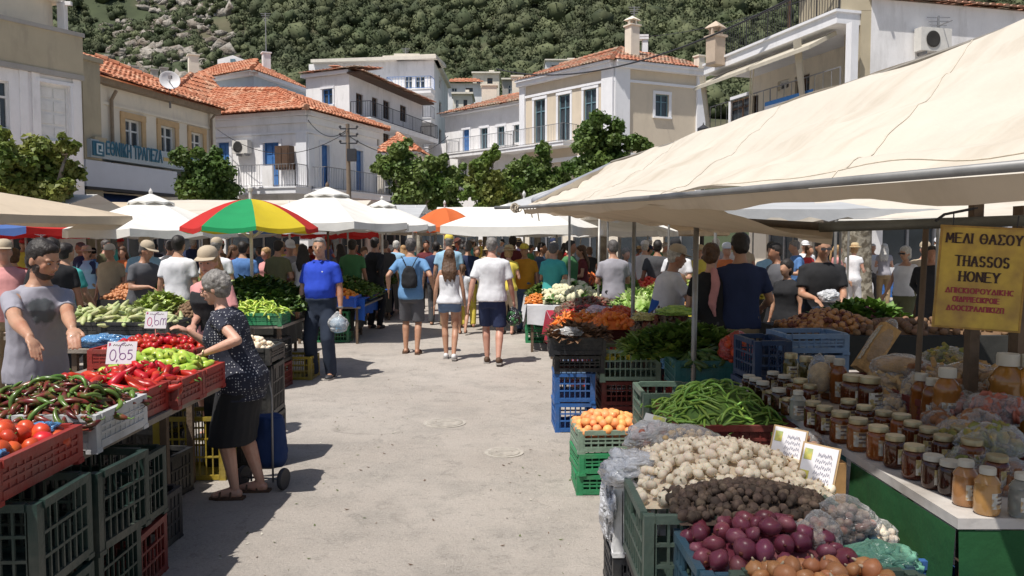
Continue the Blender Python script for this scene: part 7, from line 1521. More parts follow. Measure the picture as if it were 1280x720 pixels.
    def shirt(s,infl=.014,hem=.86,sleeve=.55,flare=.012,neck=1.455,loose=1.):
        mb=MB();ringloft(mb,s.torso(infl,hem,neck,flare),s.T)
        if sleeve:
            b=.5+.5*s.b
            for k in(-1,1):
                S_,E,W_=s.sh[k],s.el[k],s.wr[k];r=(.0545 if not s.f else .051)*b*(.4+.6*loose)
                if sleeve<=1:e=S_.lerp(E,sleeve);mb.tube([S_+V((-k*.08,0,-.004)),S_+V((-k*.03,0,-.002)),S_+V((k*.005,0,-.006)),S_.lerp(e,.5),e],[r*.8,r*.98,r,r*1.02,r*(1.05+.2*(loose-1))],12)
                else:e=E.lerp(W_,sleeve-1);mb.tube([S_+V((-k*.07,0,-.004)),S_,S_.lerp(E,.5),E,e],[r*.75,r,r*.95,r*.88,r*.7],12)
        return mb
    def trousers(s,length=2.0,infl=.020,loose=1.,top=1.0):
        mb=MB();ringloft(mb,s.torso(infl,.775,top),s.T);b=.5+.5*s.b
        for k in(-1,1):
            H_,K,A=s.hip[k],s.kn[k],s.an[k]
            if length<=1:e=H_.lerp(K,length);mb.tube([H_+V((0,0,.06)),H_,H_.lerp(e,.5),e],[.085*b,.098*b,.092*b*loose,.088*b*loose],14)
            else:e=K.lerp(A+V((0,.01,-.03)),length-1);mb.tube([H_+V((0,0,.06)),H_,H_.lerp(K,.5),K,K.lerp(e,.5),e],[.085*b,.098*b,.085*b*loose,.070*b*loose,.064*b*loose,.058*b*loose],14)
        return mb
    def skirt(s,bottom=.5,infl=.02,flare=.05,top=1.0):
        mb=MB();rs=s.torso(infl,.84,top);yk=(s.kn[-1].y+s.kn[1].y)/2;rs=[[bottom,.165*s.b+flare,.125*s.b+flare,yk],[(bottom+.84)/2,.172*s.b+flare*.6,.128*s.b+flare*.6,yk*.6],[.84,.178*s.b+infl,.126*s.b+infl,0]]+rs[1:]
        ringloft(mb,rs,s.T);return mb
    def hairmb(s,kind):
        mb=MB();H=s.H
        if kind in('short','thin','curly','bob','long','bun','pony'):
            g={'short':.010,'thin':.004,'curly':.020,'bob':.018,'long':.016,'bun':.012,'pony':.012}[kind]
            mb.ell(H((0,-.028,.042)),(.074+g,.088+g,.080+g),16,12,s.HR);mb.ell(H((0,.020,.082)),(.058+g*.6,.052,.032+g*.5),12,8,s.HR);mb.ell(H((0,-.050,-.012)),(.068+g,.052+g,.060+g),12,8,s.HR)
            for k in(-1,1):mb.ell(H((k*.066,-.016,.022)),(.014+g*.5,.030,.034),8,6,s.HR)
        if kind=='curly':
            g_=random.Random(3)
            for i in range(46):
                a,e=g_.uniform(0,6.28),g_.uniform(-.3,1.5);d=V((math.cos(a)*math.cos(e),math.sin(a)*math.cos(e)-.25,math.sin(e)))
                if d.y>.55 and d.z<.5:continue
                mb.ell(H((d.x*.088,d.y*.10-.01,d.z*.10+.025)),.022,6,5)
        if kind in('bob',):mb.ell(H((0,-.045,-.045)),(.090,.060,.075),12,8,s.HR)
        if kind=='long':
            for k in range(9):a=-1.25+2.5*k/8;x=math.sin(a)*.075;y=-.05-math.cos(a)*.035;mb.tube([H((x*.9,y,.03)),H((x*1.15,y-.015,-.08)),s.nb+V((x*1.35,y-.035,-.06)),s.nb+V((x*1.1,y-.05,-.20+.03*math.cos(k*2)))],[.026,.030,.028,.010],7)
        if kind=='bun':mb.ell(H((0,-.125,.04)),.036,10,8)
        if kind=='pony':mb.tube([H((0,-.11,.05)),H((0,-.155,.0)),s.nb+V((0,-.14,-.06)),s.nb+V((0,-.12,-.18))],[.02,.028,.024,.008],8)
        return mb
SHOE={}
def build_person(label,loc,face,H_=1.75,fig=None,skin='tan',hair=('short','black'),top=None,bottom=None,shoes='dark',hat=None,vox=.011,det=True,extras=None,group=None,name='person',detail_face=True,zoff=0.0):
    """face: direction the body faces (x, y)"""
    s=fig or Fig();t=thing(name,label,'person',(loc[0],loc[1],zoff),math.atan2(-face[0],face[1]),group);k=H_/1.75;t.scale=(k,k,k)
    put('body',voxelize(s.body(det),vox,3 if vox<.008 else 5,name='body',mats=[SK[skin]]),t)
    if hair:put('hair',voxelize(s.hairmb(hair[0]),vox*.9,2,disp=.006,dsc=34,name='hair',mats=[HR[hair[1]]]),t)
    if top:
        m=top.get('mat')or FB[top['c']];a={q:top[q]for q in top if q in('infl','hem','sleeve','flare','neck','loose')}
        put(top.get('n','shirt'),voxelize(s.shirt(**a),vox*1.15,4,disp=.009,dsc=9,seed=len(label),name='shirt',mats=[m]),t)
    if bottom:
        m=bottom.get('mat')or FB[bottom['c']]
        mb=s.skirt(bottom.get('z',.5),flare=bottom.get('flare',.04),top=bottom.get('top',1.0))if bottom.get('skirt')else s.trousers(bottom.get('len',2.0),loose=bottom.get('loose',1.),top=bottom.get('top',1.0),infl=bottom.get('infl',.020))
        put(bottom.get('n','skirt' if bottom.get('skirt')else('shorts' if bottom.get('len',2)<=1.2 else 'trousers')),voxelize(mb,vox*1.15,4,disp=.008,dsc=8,seed=len(label)+3,name='trousers',mats=[m]),t)
    for q in(-1,1):
        A=s.an[q];mb=MB()
        mb.lathe([(.0,0),(.046,.0),(.05,.012),(.045,.03),(.0,.032)],14,(A.x+q*.006,A.y+.055,A.z-.088),sx=.88,sy=2.6)if 0 else None
        bx_=[(-.035,-.075),(.035,-.075),(.046,.03),(.048,.12),(.030,.185),(-.030,.185),(-.048,.12),(-.046,.03)]
        lo=[V((A.x+q*.008+x,A.y+y,A.z-.088))for x,y in bx_];mb.prism(lo,(0,0,.022),1)
        if shoes=='sandal':
            for y in(.02,.10):mb.tube([(A.x+q*.008-.046,A.y+y,A.z-.07),(A.x+q*.008-.03,A.y+y,A.z-.03),(A.x+q*.008+.03,A.y+y,A.z-.03),(A.x+q*.008+.046,A.y+y,A.z-.07)],.008,6)
            mb.build('sandal',[M_shoebr,M_shoebr],t,40)
        else:
            mb.ell((A.x+q*.008,A.y+.105,A.z-.055),(.046,.082,.034),12,8);mb.ell((A.x+q*.004,A.y-.01,A.z-.035),(.042,.068,.048),12,8);mb.build('shoe',[{'dark':M_shoeb,'white':M_shoew,'brown':M_shoebr}[shoes],M_sole],t,50)
    if detail_face:
        for q in(-1,1):
            e=MB();e.ell(s.H((q*.031,.0745,.006)),(.0125,.0085,.0065),10,6,s.HR);eo=e.build('eye',M_eyew,t,True);e=MB();e.ell(s.H((q*.031,.0815,.005)),(.0055,.0035,.0055),8,6,s.HR);e.build('iris',M_eyed,eo,True)
            e=MB();e.tube([s.H((q*.012,.088,.024)),s.H((q*.030,.089,.030)),s.H((q*.050,.073,.024))],[.003,.0042,.002],6,flat=.6);e.build('eyebrow',HR[hair[1]]if hair else HR['grey'],t)
        e=MB();e.tube([s.H((-.022,.080,-.060)),s.H((0,.092,-.058)),s.H((.022,.080,-.060))],[.002,.005,.002],6);e.build('mouth',M_lip,t)
    if hat:build_hat(t,s,*hat)
    if extras:extras(t,s)
    return t
def build_hat(t,s,kind,m):
    Mh=Matrix.Translation(s.H((0,-.012,.055)))@s.HR.to_4x4();mb=MB()
    if kind=='brim':mb.lathe([(.175,-.012),(.14,-.004),(.100,.004),(.096,.045),(.085,.078),(.05,.094),(0,.098)],24,(0,0,0),mat4=Mh,sx=.92);mb.lathe([(.173,-.017),(.14,-.009),(.1,-.002)],24,(0,0,0),mat4=Mh,sx=.92);mb.build('sun_hat',m,t,True);MB().lathe([(.101,.006),(.1005,.024)],24,(0,0,0),mat4=Mh,sx=.92).build('hat_band',FB['beige'],t)
    else:
        mb.lathe([(.098,.0),(.099,.02),(.092,.055),(.068,.082),(.035,.095),(0,.098)],20,(0,0,0),mat4=Mh,sx=.88)
        vs=[];n=10
        for i in range(n+1):
            a=math.pi*(.08+.84*i/n);vs+=[Mh@V((math.cos(a)*.086,math.sin(a)*.09,.004)),Mh@V((math.cos(a)*.088,.07+math.sin(a)*.105,-.012))]
        mb.add(vs,[(2*i,2*i+2,2*i+3,2*i+1)for i in range(n)]);mb.add([v-V((0,0,.006))for v in vs],[(2*i,2*i+1,2*i+3,2*i+2)for i in range(n)]);mb.build('cap',m,t,60)
def walk(a=.22):return{-1:(-.09,a,.0),1:(.09,-a,.05)}
def tolocal(loc,face,H_,w_): # world point -> figure space
    rz=math.atan2(-face[0],face[1]);k=H_/1.75;d=V(w_)-V((loc[0],loc[1],0));c,s_=math.cos(-rz),math.sin(-rz);return V((d.x*c-d.y*s_,d.x*s_+d.y*c,d.z))/k
# ---- 1 man in the grey tee behind the peppers
L_=(-2.92,4.88);Fc=V((.92,-.40));Hh=1.73
m_tee=mat('grey_tee_with_print',(.30,.29,.33),.9,.06,9,.35,14,bdist=.008)
def print_on(m,centre,rad,col):
    t=m.node_tree;n=t.nodes;L=t.links;b=n['Principled BSDF'];src=b.inputs['Base Color'].links[0].from_socket;tc=n.new('ShaderNodeTexCoord');nz=n.new('ShaderNodeTexNoise');nz.inputs['Scale'].default_value=16;nz.inputs['Detail'].default_value=4;L.new(tc.outputs['Object'],nz.inputs[0])
    ad=n.new('ShaderNodeVectorMath');ad.operation='MULTIPLY_ADD';ad.inputs[1].default_value=(.07,.0,.09);L.new(nz.outputs[1],ad.inputs[0]);L.new(tc.outputs['Object'],ad.inputs[2]);mp=n.new('ShaderNodeVectorMath');mp.operation='SUBTRACT';mp.inputs[1].default_value=(centre[0]+.035,centre[1],centre[2]+.045);L.new(ad.outputs[0],mp.inputs[0])
    sc=n.new('ShaderNodeVectorMath');sc.operation='DIVIDE';sc.inputs[1].default_value=rad;L.new(mp.outputs[0],sc.inputs[0]);ln=n.new('ShaderNodeVectorMath');ln.operation='LENGTH';L.new(sc.outputs[0],ln.inputs[0])
    mr=n.new('ShaderNodeMapRange');mr.inputs[1].default_value=.85;mr.inputs[2].default_value=1.05;mr.inputs[3].default_value=.85;mr.inputs[4].default_value=0;L.new(ln.outputs['Value'],mr.inputs[0]);x=n.new('ShaderNodeMix');x.data_type='RGBA';x.inputs['B'].default_value=(*col,1);L.new(mr.outputs[0],x.inputs['Factor']);L.new(src,x.inputs['A']);L.new(x.outputs['Result'],b.inputs['Base Color'])
print_on(m_tee,(.06,.14,1.30),(.085,.10,.085),(.07,.085,.085))
fg=Fig(lean=.10,head=(.12,-.34),hands={1:tolocal(L_,Fc,Hh,P(52,452,4.12)),-1:tolocal(L_,Fc,Hh,P(98,450,4.26))},bulk=1.05)
def beard(t,s):
    mb=MB();mb.ell(s.H((0,.030,-.078)),(.053,.054,.040),14,10,s.HR);mb.ell(s.H((0,.076,-.044)),(.028,.016,.006),10,6,s.HR)
    for k in(-1,1):mb.ell(s.H((k*.058,.012,-.045)),(.010,.030,.040),8,6,s.HR)
    put('beard',voxelize(mb,.009,2,disp=.003,dsc=60,name='beard',mats=[hairm('beard_stubble',(.05,.032,.024))]),t)
build_person('bearded man in a grey printed t-shirt choosing peppers at the far left',L_,Fc,Hh,fg,'tan',('short','black'),dict(c='grey',mat=m_tee,sleeve=.72,loose=.9,infl=.017),dict(c='dark denim',infl=.008),vox=.0068,extras=beard)
# ---- 2 lady in the dotted top
L_=(-1.80,5.28);Fc=V((-.97,.0));Hh=1.53
m_dot=mat('dotted_navy_blouse',(.018,.020,.035),.85,.05,9,.3,14,bdist=.008);t_=m_dot.node_tree;n_=t_.nodes;b_=n_['Principled BSDF'];src=b_.inputs['Base Color'].links[0].from_socket;tc=n_.new('ShaderNodeTexCoord');vo=n_.new('ShaderNodeTexVoronoi');vo.inputs['Scale'].default_value=50;vo.inputs['Randomness'].default_value=.35;t_.links.new(tc.outputs['Object'],vo.inputs['Vector']);mr=n_.new('ShaderNodeMapRange');mr.inputs[1].default_value=.20;mr.inputs[2].default_value=.27;mr.inputs[3].default_value=1;mr.inputs[4].default_value=0;t_.links.new(vo.outputs['Distance'],mr.inputs[0]);x_m=n_.new('ShaderNodeMix');x_m.data_type='RGBA';x_m.inputs['B'].default_value=(.50,.50,.52,1);t_.links.new(mr.outputs[0],x_m.inputs['Factor']);t_.links.new(src,x_m.inputs['A']);t_.links.new(x_m.outputs['Result'],b_.inputs['Base Color'])
fg=Fig(True,lean=.27,bulk=1.18,belly=.03,head=(.05,-.28),hands={1:tolocal(L_,Fc,Hh,(-2.16,5.32,1.10)),-1:tolocal(L_,Fc,Hh,(-1.93,4.98,1.00))},feet={-1:(-.08,.07,0),1:(.09,-.07,0)})
def lady_x(t,s):
    mb=MB()
    for k in(-1,1):
        c=s.H((k*.032,.088,.006));mb.tube([c+s.HR@V((.022*math.cos(a*.5236),0,.016*math.sin(a*.5236)))for a in range(13)],.0022,5,False);mb.bar(s.H((k*.052,.082,.008)),s.H((k*.078,-.01,.008)),.003)
    mb.build('glasses',M_iron,t);w_=s.wr[-1];MB().tube([w_+V((.028*math.cos(a*.5236),.0,.028*math.sin(a*.5236)))for a in range(13)],.005,6,False).build('wristwatch',L_gold,t)
build_person('grey haired lady in a dotted navy blouse and black skirt at the pepper stall',L_,Fc,Hh,fg,'light',('curly','grey'),dict(c='navy',mat=m_dot,hem=.76,sleeve=.5,infl=.022,flare=.035,n='blouse'),dict(c='black',skirt=True,z=.42,flare=.025),'sandal',vox=.0068,extras=lady_x)
# shopping trolley
t=thing('shopping_trolley','navy blue fabric shopping trolley standing behind the lady in the dotted blouse','shopping trolley',(-1.70,5.52,0),R(-12));t.scale=(.82,.82,.82)
mb=MB();g=[]
for(z,w_,d_)in((.16,.13,.09),(.22,.155,.115),(.40,.15,.115),(.55,.14,.105),(.60,.12,.09),(.605,.02,.02)):g.append((z,w_,d_,0))
ringloft(mb,g,lambda p:V((p.x,p.y,p.z)));bag_me=voxelize(mb,.014,2,disp=.016,dsc=9,name='fabric_bag',mats=[FB['navy']if 0 else fab('trolley_blue',(.012,.032,.11))]);put('fabric_bag',bag_me,t)
mb=MB();mb.tube([(-.10,-.12,.06),(-.10,-.12,.80),(-.09,-.14,.92),(-.05,-.16,.97),(.05,-.16,.97),(.09,-.14,.92),(.10,-.12,.80),(.10,-.12,.06)],.009,8);mb.tube([(-.17,-.10,.085),(.17,-.10,.085)],.008,8);mb.build('handle_frame',M_irong,t,True)
for sx in(-1,1):
    q=Matrix.Rotation(R(90),4,'Y');mb=MB();mb.lathe([(.055,-.018),(.085,-.018),(.09,-.01),(.09,.01),(.085,.018),(.055,.018)],24,(sx*.185,-.10,.09),mat4=q);wl=mb.build('wheel',M_shoeb,t,40);MB().lathe([(0,-.012),(.055,-.012),(.055,.012),(0,.012)],16,(sx*.185,-.10,.09),mat4=q).build('hub',M_irong,wl)
# ---- 3 vendor with the cream cap
L_=(-2.55,6.85);Fc=V((-.25,-.97));Hh=1.66
fg=Fig(True,lean=.10,head=(.25,-.15),bulk=1.12,hands={1:tolocal(L_,Fc,Hh,(-2.62,6.55,1.02)),-1:tolocal(L_,Fc,Hh,(-2.42,6.50,.99))})
build_person('blond woman vendor in a cream cap and pink sleeves leaning over the tomatoes',L_,Fc,Hh,fg,'red',('long','blond'),dict(c='pink',sleeve=.7,infl=.012),dict(c='black',skirt=True,z=.45,top=1.36),'dark',('cap',FB['beige']),vox=.011)
# ---- 4 man in the blue polo
L_=(-2.37,9.92);Fc=V((-.18,-.98));Hh=1.77
fg=Fig(lean=.02,bulk=1.05,belly=.034,head=(.25,-.05),feet={-1:(-.13,.05,0),1:(.13,0,0)})
def polo_x(t,s):
    for k in(-1,1):p=s.T(V((k*.035,.075,1.445)));MB().box(p,(.055,.012,.03),(.5,0,k*.6)).build('collar',FB['royal blue'],t)
    MB().box(s.T(V((-.075,.128,1.32))),(.018,.006,.014)).build('chest_logo',FB['white'],t);MB().box(s.T(V((0,.115,.985))),(.03,.02,.03)).build('belt_buckle',M_irong,t)
    w_=s.wr[-1];MB().lathe([(.031,-.01),(.034,0),(.031,.01)],14,w_-V((0,0,-.02))).build('wristwatch',M_irong,t)
pp=build_person('stout grey haired man in a royal blue polo holding a plastic bag',L_,Fc,Hh,fg,'tan',('thin','grey'),dict(c='royal blue',sleeve=.78,hem=.88,infl=.014,flare=-.008,n='polo_shirt',loose=1.1),dict(c='dark denim',n='jeans',loose=1.2),'dark',vox=.011,extras=polo_x)
bag('white and blue plastic bag hanging from the hand of the man in the polo',(L_[0]+.24,L_[1]-.16,.68),(.13,.09,.13),PB_milky,61,('solid',FB['light blue'],.05),knot=True,amp=.2)
# ---- 5-7 the walkers
L_=(-1.53,12.1);fg=Fig(head=(0,0),bulk=1.02,arms='bent',hands={-1:(-.34,.0,.98),1:(.34,.0,.98)},feet={-1:(-.09,.06,0),1:(.10,-.05,0)})
build_person('dark haired man in a light blue t-shirt walking away with a small backpack',L_,V((.05,1)),1.77,fg,'tan',('short','dkgrey'),dict(mat=fab('walker_blue',(.13,.27,.47)),c='blue',sleeve=.72,hem=.82,infl=.016,flare=.02),dict(c='charcoal',len=.98,loose=1.12),'sandal',vox=.012,detail_face=False)
t=thing('backpack','small black drawstring backpack on the man in light blue','backpack',(L_[0],L_[1]-.17,1.18));mb=MB();ringloft(mb,[(-.17,.10,.05,0),(-.12,.125,.065,0),(.02,.12,.06,0),(.12,.08,.04,0),(.16,.03,.02,0)],lambda p:p);put('sack',voxelize(mb,.014,2,disp=.012,dsc=12,name='sack',mats=[FB['black']]),t)
for k in(-1,1):MB().tube([(k*.04,.0,.14),(k*.10,.03,.26),(k*.13,.07,.30)],.007,6).build('cord',FB['black'],t);MB().tube([(k*.04,.0,.14),(k*.09,.03,.0),(k*.11,.03,-.15)],.006,6).build('cord',FB['black'],t)
L_=(-.90,11.5);fg=Fig(True,head=(0,0),bulk=1.0,arms='down',feet={-1:(-.06,.10,0),1:(.07,-.14,.02)})
def tank_x(t,s):
    for k in(-1,1):MB().tube([s.T(V((k*.075,-.10,1.30))),s.T(V((k*.07,-.075,1.38))),s.T(V((k*.07,-.03,1.445))),s.T(V((k*.07,.05,1.42)))],.007,6).build('strap',FB['white'],t)
build_person('long haired woman in a white tank top and denim shorts walking away',L_,V((-.02,1)),1.60,fg,'tan',('long','brown'),dict(c='white',sleeve=0,hem=.89,neck=1.33,infl=.022,flare=.012,n='tank_top'),dict(mat=fab('shorts_denim',(.13,.19,.30)),c='denim',len=.34,loose=1.1,top=.95,infl=.014),'white',vox=.012,extras=tank_x,detail_face=False)
L_=(-.28,11.05);fg=Fig(head=(-.1,.0),bulk=1.06,hands={-1:(-.30,-.10,.86),1:(.30,.06,.84)},feet={-1:(-.07,.12,0),1:(.10,-.16,.03)})
build_person('grey cropped man in a white t-shirt and navy shorts walking away on the right',L_,V((.04,1)),1.78,fg,'red',('thin','grey'),dict(c='white',sleeve=.80,hem=.86,infl=.020,flare=.025,loose=1.15),dict(c='navy',len=.92,loose=1.1),'brown',vox=.012,detail_face=False)
bag('dark plastic shopping bag in the right hand of the man in white',(.03,11.1,.63),(.11,.11,.14),PB_black,62,('round',FB['green'],.03),knot=True,amp=.2)
# ---- 8 woman with straw hat
L_=(-7.9,14.9);fg=Fig(True,bulk=1.05,head=(0,-.05))
p_=G(112,412);L_=(p_.x*.98,p_.y*.98)
def vest(t,s):
    for k in(-1,1):mb=MB();ringloft(mb,[(1.18,.045,.06,0),(1.3,.06,.06,0),(1.40,.06,.06,0),(1.44,.03,.04,0)],lambda p,k=k:s.T(V((p.x+k*.115,p.y+.05,p.z))));mb.build('backpack_strap',FB['navy'],t,True)
build_person('woman in a straw sun hat, light blue top and khaki capris facing us',L_,V((.1,-1)),1.62,fg,'tan',('bob','brown'),dict(c='light blue',sleeve=.35,hem=.88),dict(c='khaki',len=1.35,loose=1.2),'brown',('brim',M_strw),vox=.013,extras=vest)
# ---- 9 right vendor with apron
L_=(1.56,8.25);Fc=V((.98,.12));Hh=1.68
fg=Fig(lean=.20,bulk=1.15,belly=.03,head=(-.1,-.22),hands={1:tolocal(L_,Fc,Hh,(2.02,8.1,1.10)),-1:tolocal(L_,Fc,Hh,(2.0,8.4,1.12))})
def apron(t,s):
    mb=MB();ringloft(mb,[(.55,.195,.165,.02),(.8,.205,.175,.02),(.98,.20,.175,.02),(1.14,.19,.17,.02)],s.T);put('apron',voxelize(mb,.014,3,disp=.01,dsc=8,name='apron',mats=[fab('apron_blue',(.02,.10,.38))]),t)
build_person('vendor in a white t-shirt, pale cap and blue apron sorting vegetables on the right',L_,Fc,Hh,fg,'tan',('thin','white'),dict(c='white',sleeve=.7,infl=.018),dict(c='dark grey'),'dark',('cap',FB['beige']),vox=.012,extras=apron)
# ---- 10 man in navy tee
L_=(2.14,7.5);fg=Fig(bulk=1.03,head=(.15,-.12),hands={-1:(-.22,.20,.95),1:(.24,.26,1.02)})
build_person('broad man in a navy t-shirt and khaki trousers seen from behind in the shade',L_,V((.1,1)),1.80,fg,'tan',('short','black'),dict(c='navy',sleeve=.72,hem=.86,infl=.018,loose=1.1),dict(c='khaki'),'dark',vox=.013,detail_face=False)
# ---- 11 woman with scarf
L_=(1.92,7.95);fg=Fig(True,head=(-.2,-.1),arms='bent')
def scarf(t,s):mb=MB();mb.tube([s.nb+V((.03,-.07,.04)),s.nb+V((.05,-.12,-.10)),s.nb+V((.02,-.13,-.30)),s.nb+V((.05,-.12,-.42))],[.03,.045,.04,.015],8);put('scarf',voxelize(mb,.012,2,disp=.01,dsc=14,name='scarf',mats=[FB['pink']]),t)
build_person('woman in black with a pale pink scarf down her back, beside the navy shirt',(1.88,7.55),V((.3,1)),1.70,fg,'light',('bun','brown'),dict(c='black',sleeve=.6),dict(c='dark grey',skirt=True,z=.35),'dark',vox=.014,extras=scarf,detail_face=False)
# ---- 12 man in black behind the long table
fg=Fig(bulk=1.1,head=(.05,-.25),lean=.08,hands={-1:(-.12,.34,1.06),1:(.14,.34,1.08)})
build_person('man in a black t-shirt and dark glasses behind the long table, facing us',(3.38,8.75),V((-.1,-1)),1.78,fg,'tan',('short','black'),dict(c='black',sleeve=.75,loose=1.1),dict(c='dark denim'),vox=.014,extras=lambda t,s:MB().box(s.H((0,.088,.008)),(.11,.012,.026)).build('sunglasses',M_shoeb,t))
bag('pale plastic bag between the hands of the man in the black t-shirt',(3.33,8.38,1.12),(.12,.08,.09),PB_white,63,knot=False,amp=.2)
# ---- 13/14 women in white on the sunny plaza
p_=G(1089,381);build_person('short grey haired woman in a white tank top and grey trousers by the plane tree',(p_.x,p_.y),V((-.15,-1)),1.66,Fig(True,bulk=1.1,belly=.02),'tan',('short','white'),dict(c='white',sleeve=.18,hem=.88,neck=1.42),dict(c='charcoal',len=1.8),'brown',vox=.016,detail_face=False)
build_person('white haired woman in a white tank top and sunglasses walking left, nearest the honey sign',(6.35,12.9),V((-.85,-.5)),1.64,Fig(True,bulk=1.15,belly=.02,head=(0,-.1),arms='swing',feet=walk(.12)),'tan',('bob','white'),dict(c='white',sleeve=.1,hem=.88,neck=1.40),dict(c='olive',len=1.7,loose=1.2),'dark',vox=.014,extras=lambda t,s:MB().box(s.H((0,.088,.008)),(.12,.012,.03)).build('sunglasses',M_shoeb,t),detail_face=False)
# ================================================================ the crowd: a few posed figures, copied with their own clothes, sizes and headings
PROTO=[]
def proto(f,hair,hat,sleeve,blen,skirt=False):
    s=f;t=thing('person','prototype','person',(0,0,0));vx=.020
    put('body',voxelize(s.body(False),vx,3,name='body',mats=[SK['tan']]),t)
    if hair:put('hair',voxelize(s.hairmb(hair),vx*.8,2,disp=.006,dsc=30,name='hair',mats=[HR['black']]),t)
    put('shirt',voxelize(s.shirt(sleeve=sleeve,hem=.86,infl=.016,flare=.015),vx,2,disp=.009,dsc=9,name='shirt',mats=[FB['white']]),t)
    put('skirt' if skirt else 'trousers',voxelize(s.skirt(.42,flare=.04)if skirt else s.trousers(blen,loose=1.08),vx,2,disp=.008,dsc=8,name='trousers',mats=[FB['navy']]),t)
    mb=MB()
    for q in(-1,1):A=s.an[q];mb=MB();mb.ell((A.x,A.y+.07,A.z-.05),(.046,.12,.042),8,6);mb.build('shoe',M_shoeb,t,True)
    if hat:build_hat(t,s,*hat)
    PROTO.append((t,bool(s.f),hair,hat and hat[0],blen,skirt));return t
proto(Fig(arms='down',bulk=1.05),'short',None,.7,2.0);proto(Fig(arms='bent',lean=.08,head=(0,-.2)),'short',None,.72,.95);proto(Fig(arms='down',belly=.04,bulk=1.12),'thin',('cap',FB['white']),.7,2.0)
proto(Fig(True,arms='bent',head=(.2,-.1)),'long',None,.45,2.0);proto(Fig(True,arms='down',bulk=1.1),'bob',None,.5,.5,True);proto(Fig(True,arms='bent',lean=.12,bulk=1.05),'bob',('brim',M_strw),.4,1.4)
proto(Fig(arms='swing',feet=walk(.16),head=(-.2,0)),'short',None,.72,.95);proto(Fig(True,arms='swing',feet=walk(.14)),'pony',None,.3,.45);proto(Fig(arms='bent',lean=.18,head=(.2,-.3),bulk=1.08),'short',('cap',FB['navy']),.7,2.0);proto(Fig(arms='back',bulk=1.05),'short',None,1.7,2.0)
for pr in PROTO:
    if len(pr[0].children)==0:pass
used_labels=set();first=[True]*len(PROTO)
def setm(ch,m):
    if ch.material_slots:ch.material_slots[0].link='OBJECT';ch.material_slots[0].material=m
HN={'black':'dark','brown':'brown','grey':'grey','white':'white','blond':'blond','dkgrey':'greying'}
def crowd(u,Y,pi,top,bot,hr,sk,face,H_,where,hatc=None):
    t0,fem,hair,hat,blen,sk_=PROTO[pi];x=P(u,300,Y).x
    who='woman' if fem else 'man';wear={None:'','cap':' and cap','brim':' and straw hat'}[hat];view='seen from behind' if face[1]>.3 else('facing us' if face[1]<-.5 else('turned right' if face[0]>0 else 'turned left'))
    low_='skirt' if sk_ else('shorts' if blen<1.2 else 'trousers')
    hw=HN[hr]+' haired '+who;c1={'cap':' and cap','brim':' and sun hat',None:''}[hat]
    cands=[f'{who} in {top}{c1}, {view}, {where}',f'{who} in {top} with {bot} {low_}, {where}',f'{hw} in {top}{c1}, {where}',f'{hw} in {top} with {bot} {low_}, {where}',f'{hw} in {top}, {bot} {low_}, {view}, {where}']
    lab=next((c for c in cands if c not in used_labels and len(c.split())<=16),None)
    if lab is None:return None
    used_labels.add(lab)
    a=math.atan2(-face[0],face[1]);k=H_/(1.75 if not fem else 1.75)
    if first[pi]:r=t0;first[pi]=False;r.location=(x,Y,0);r.rotation_euler=(0,0,a);r.scale=(k,k,k);r['label']=lab;r['group']='people in the market crowd';kids=list(r.children);KIDS[r.name]=kids
    else:r=dup(t0,(x,Y,0),a,lab,k,group='people in the market crowd');kids=list(bpy.data.objects[r.name].children)
    for ch in kids:
        b=ch.name.split('.')[0]
        if b=='body':setm(ch,SK[sk])
        elif b=='hair':setm(ch,HR[hr])
        elif b=='shirt':setm(ch,FB[top])
        elif b in('trousers','skirt'):setm(ch,FB[bot])
        elif b=='cap' and hatc:setm(ch,FB[hatc])
    return r
bpy.context.view_layer.update()
NB,NF,NR,NL=(0,1),(0,-1),(1,0),(-1,0)
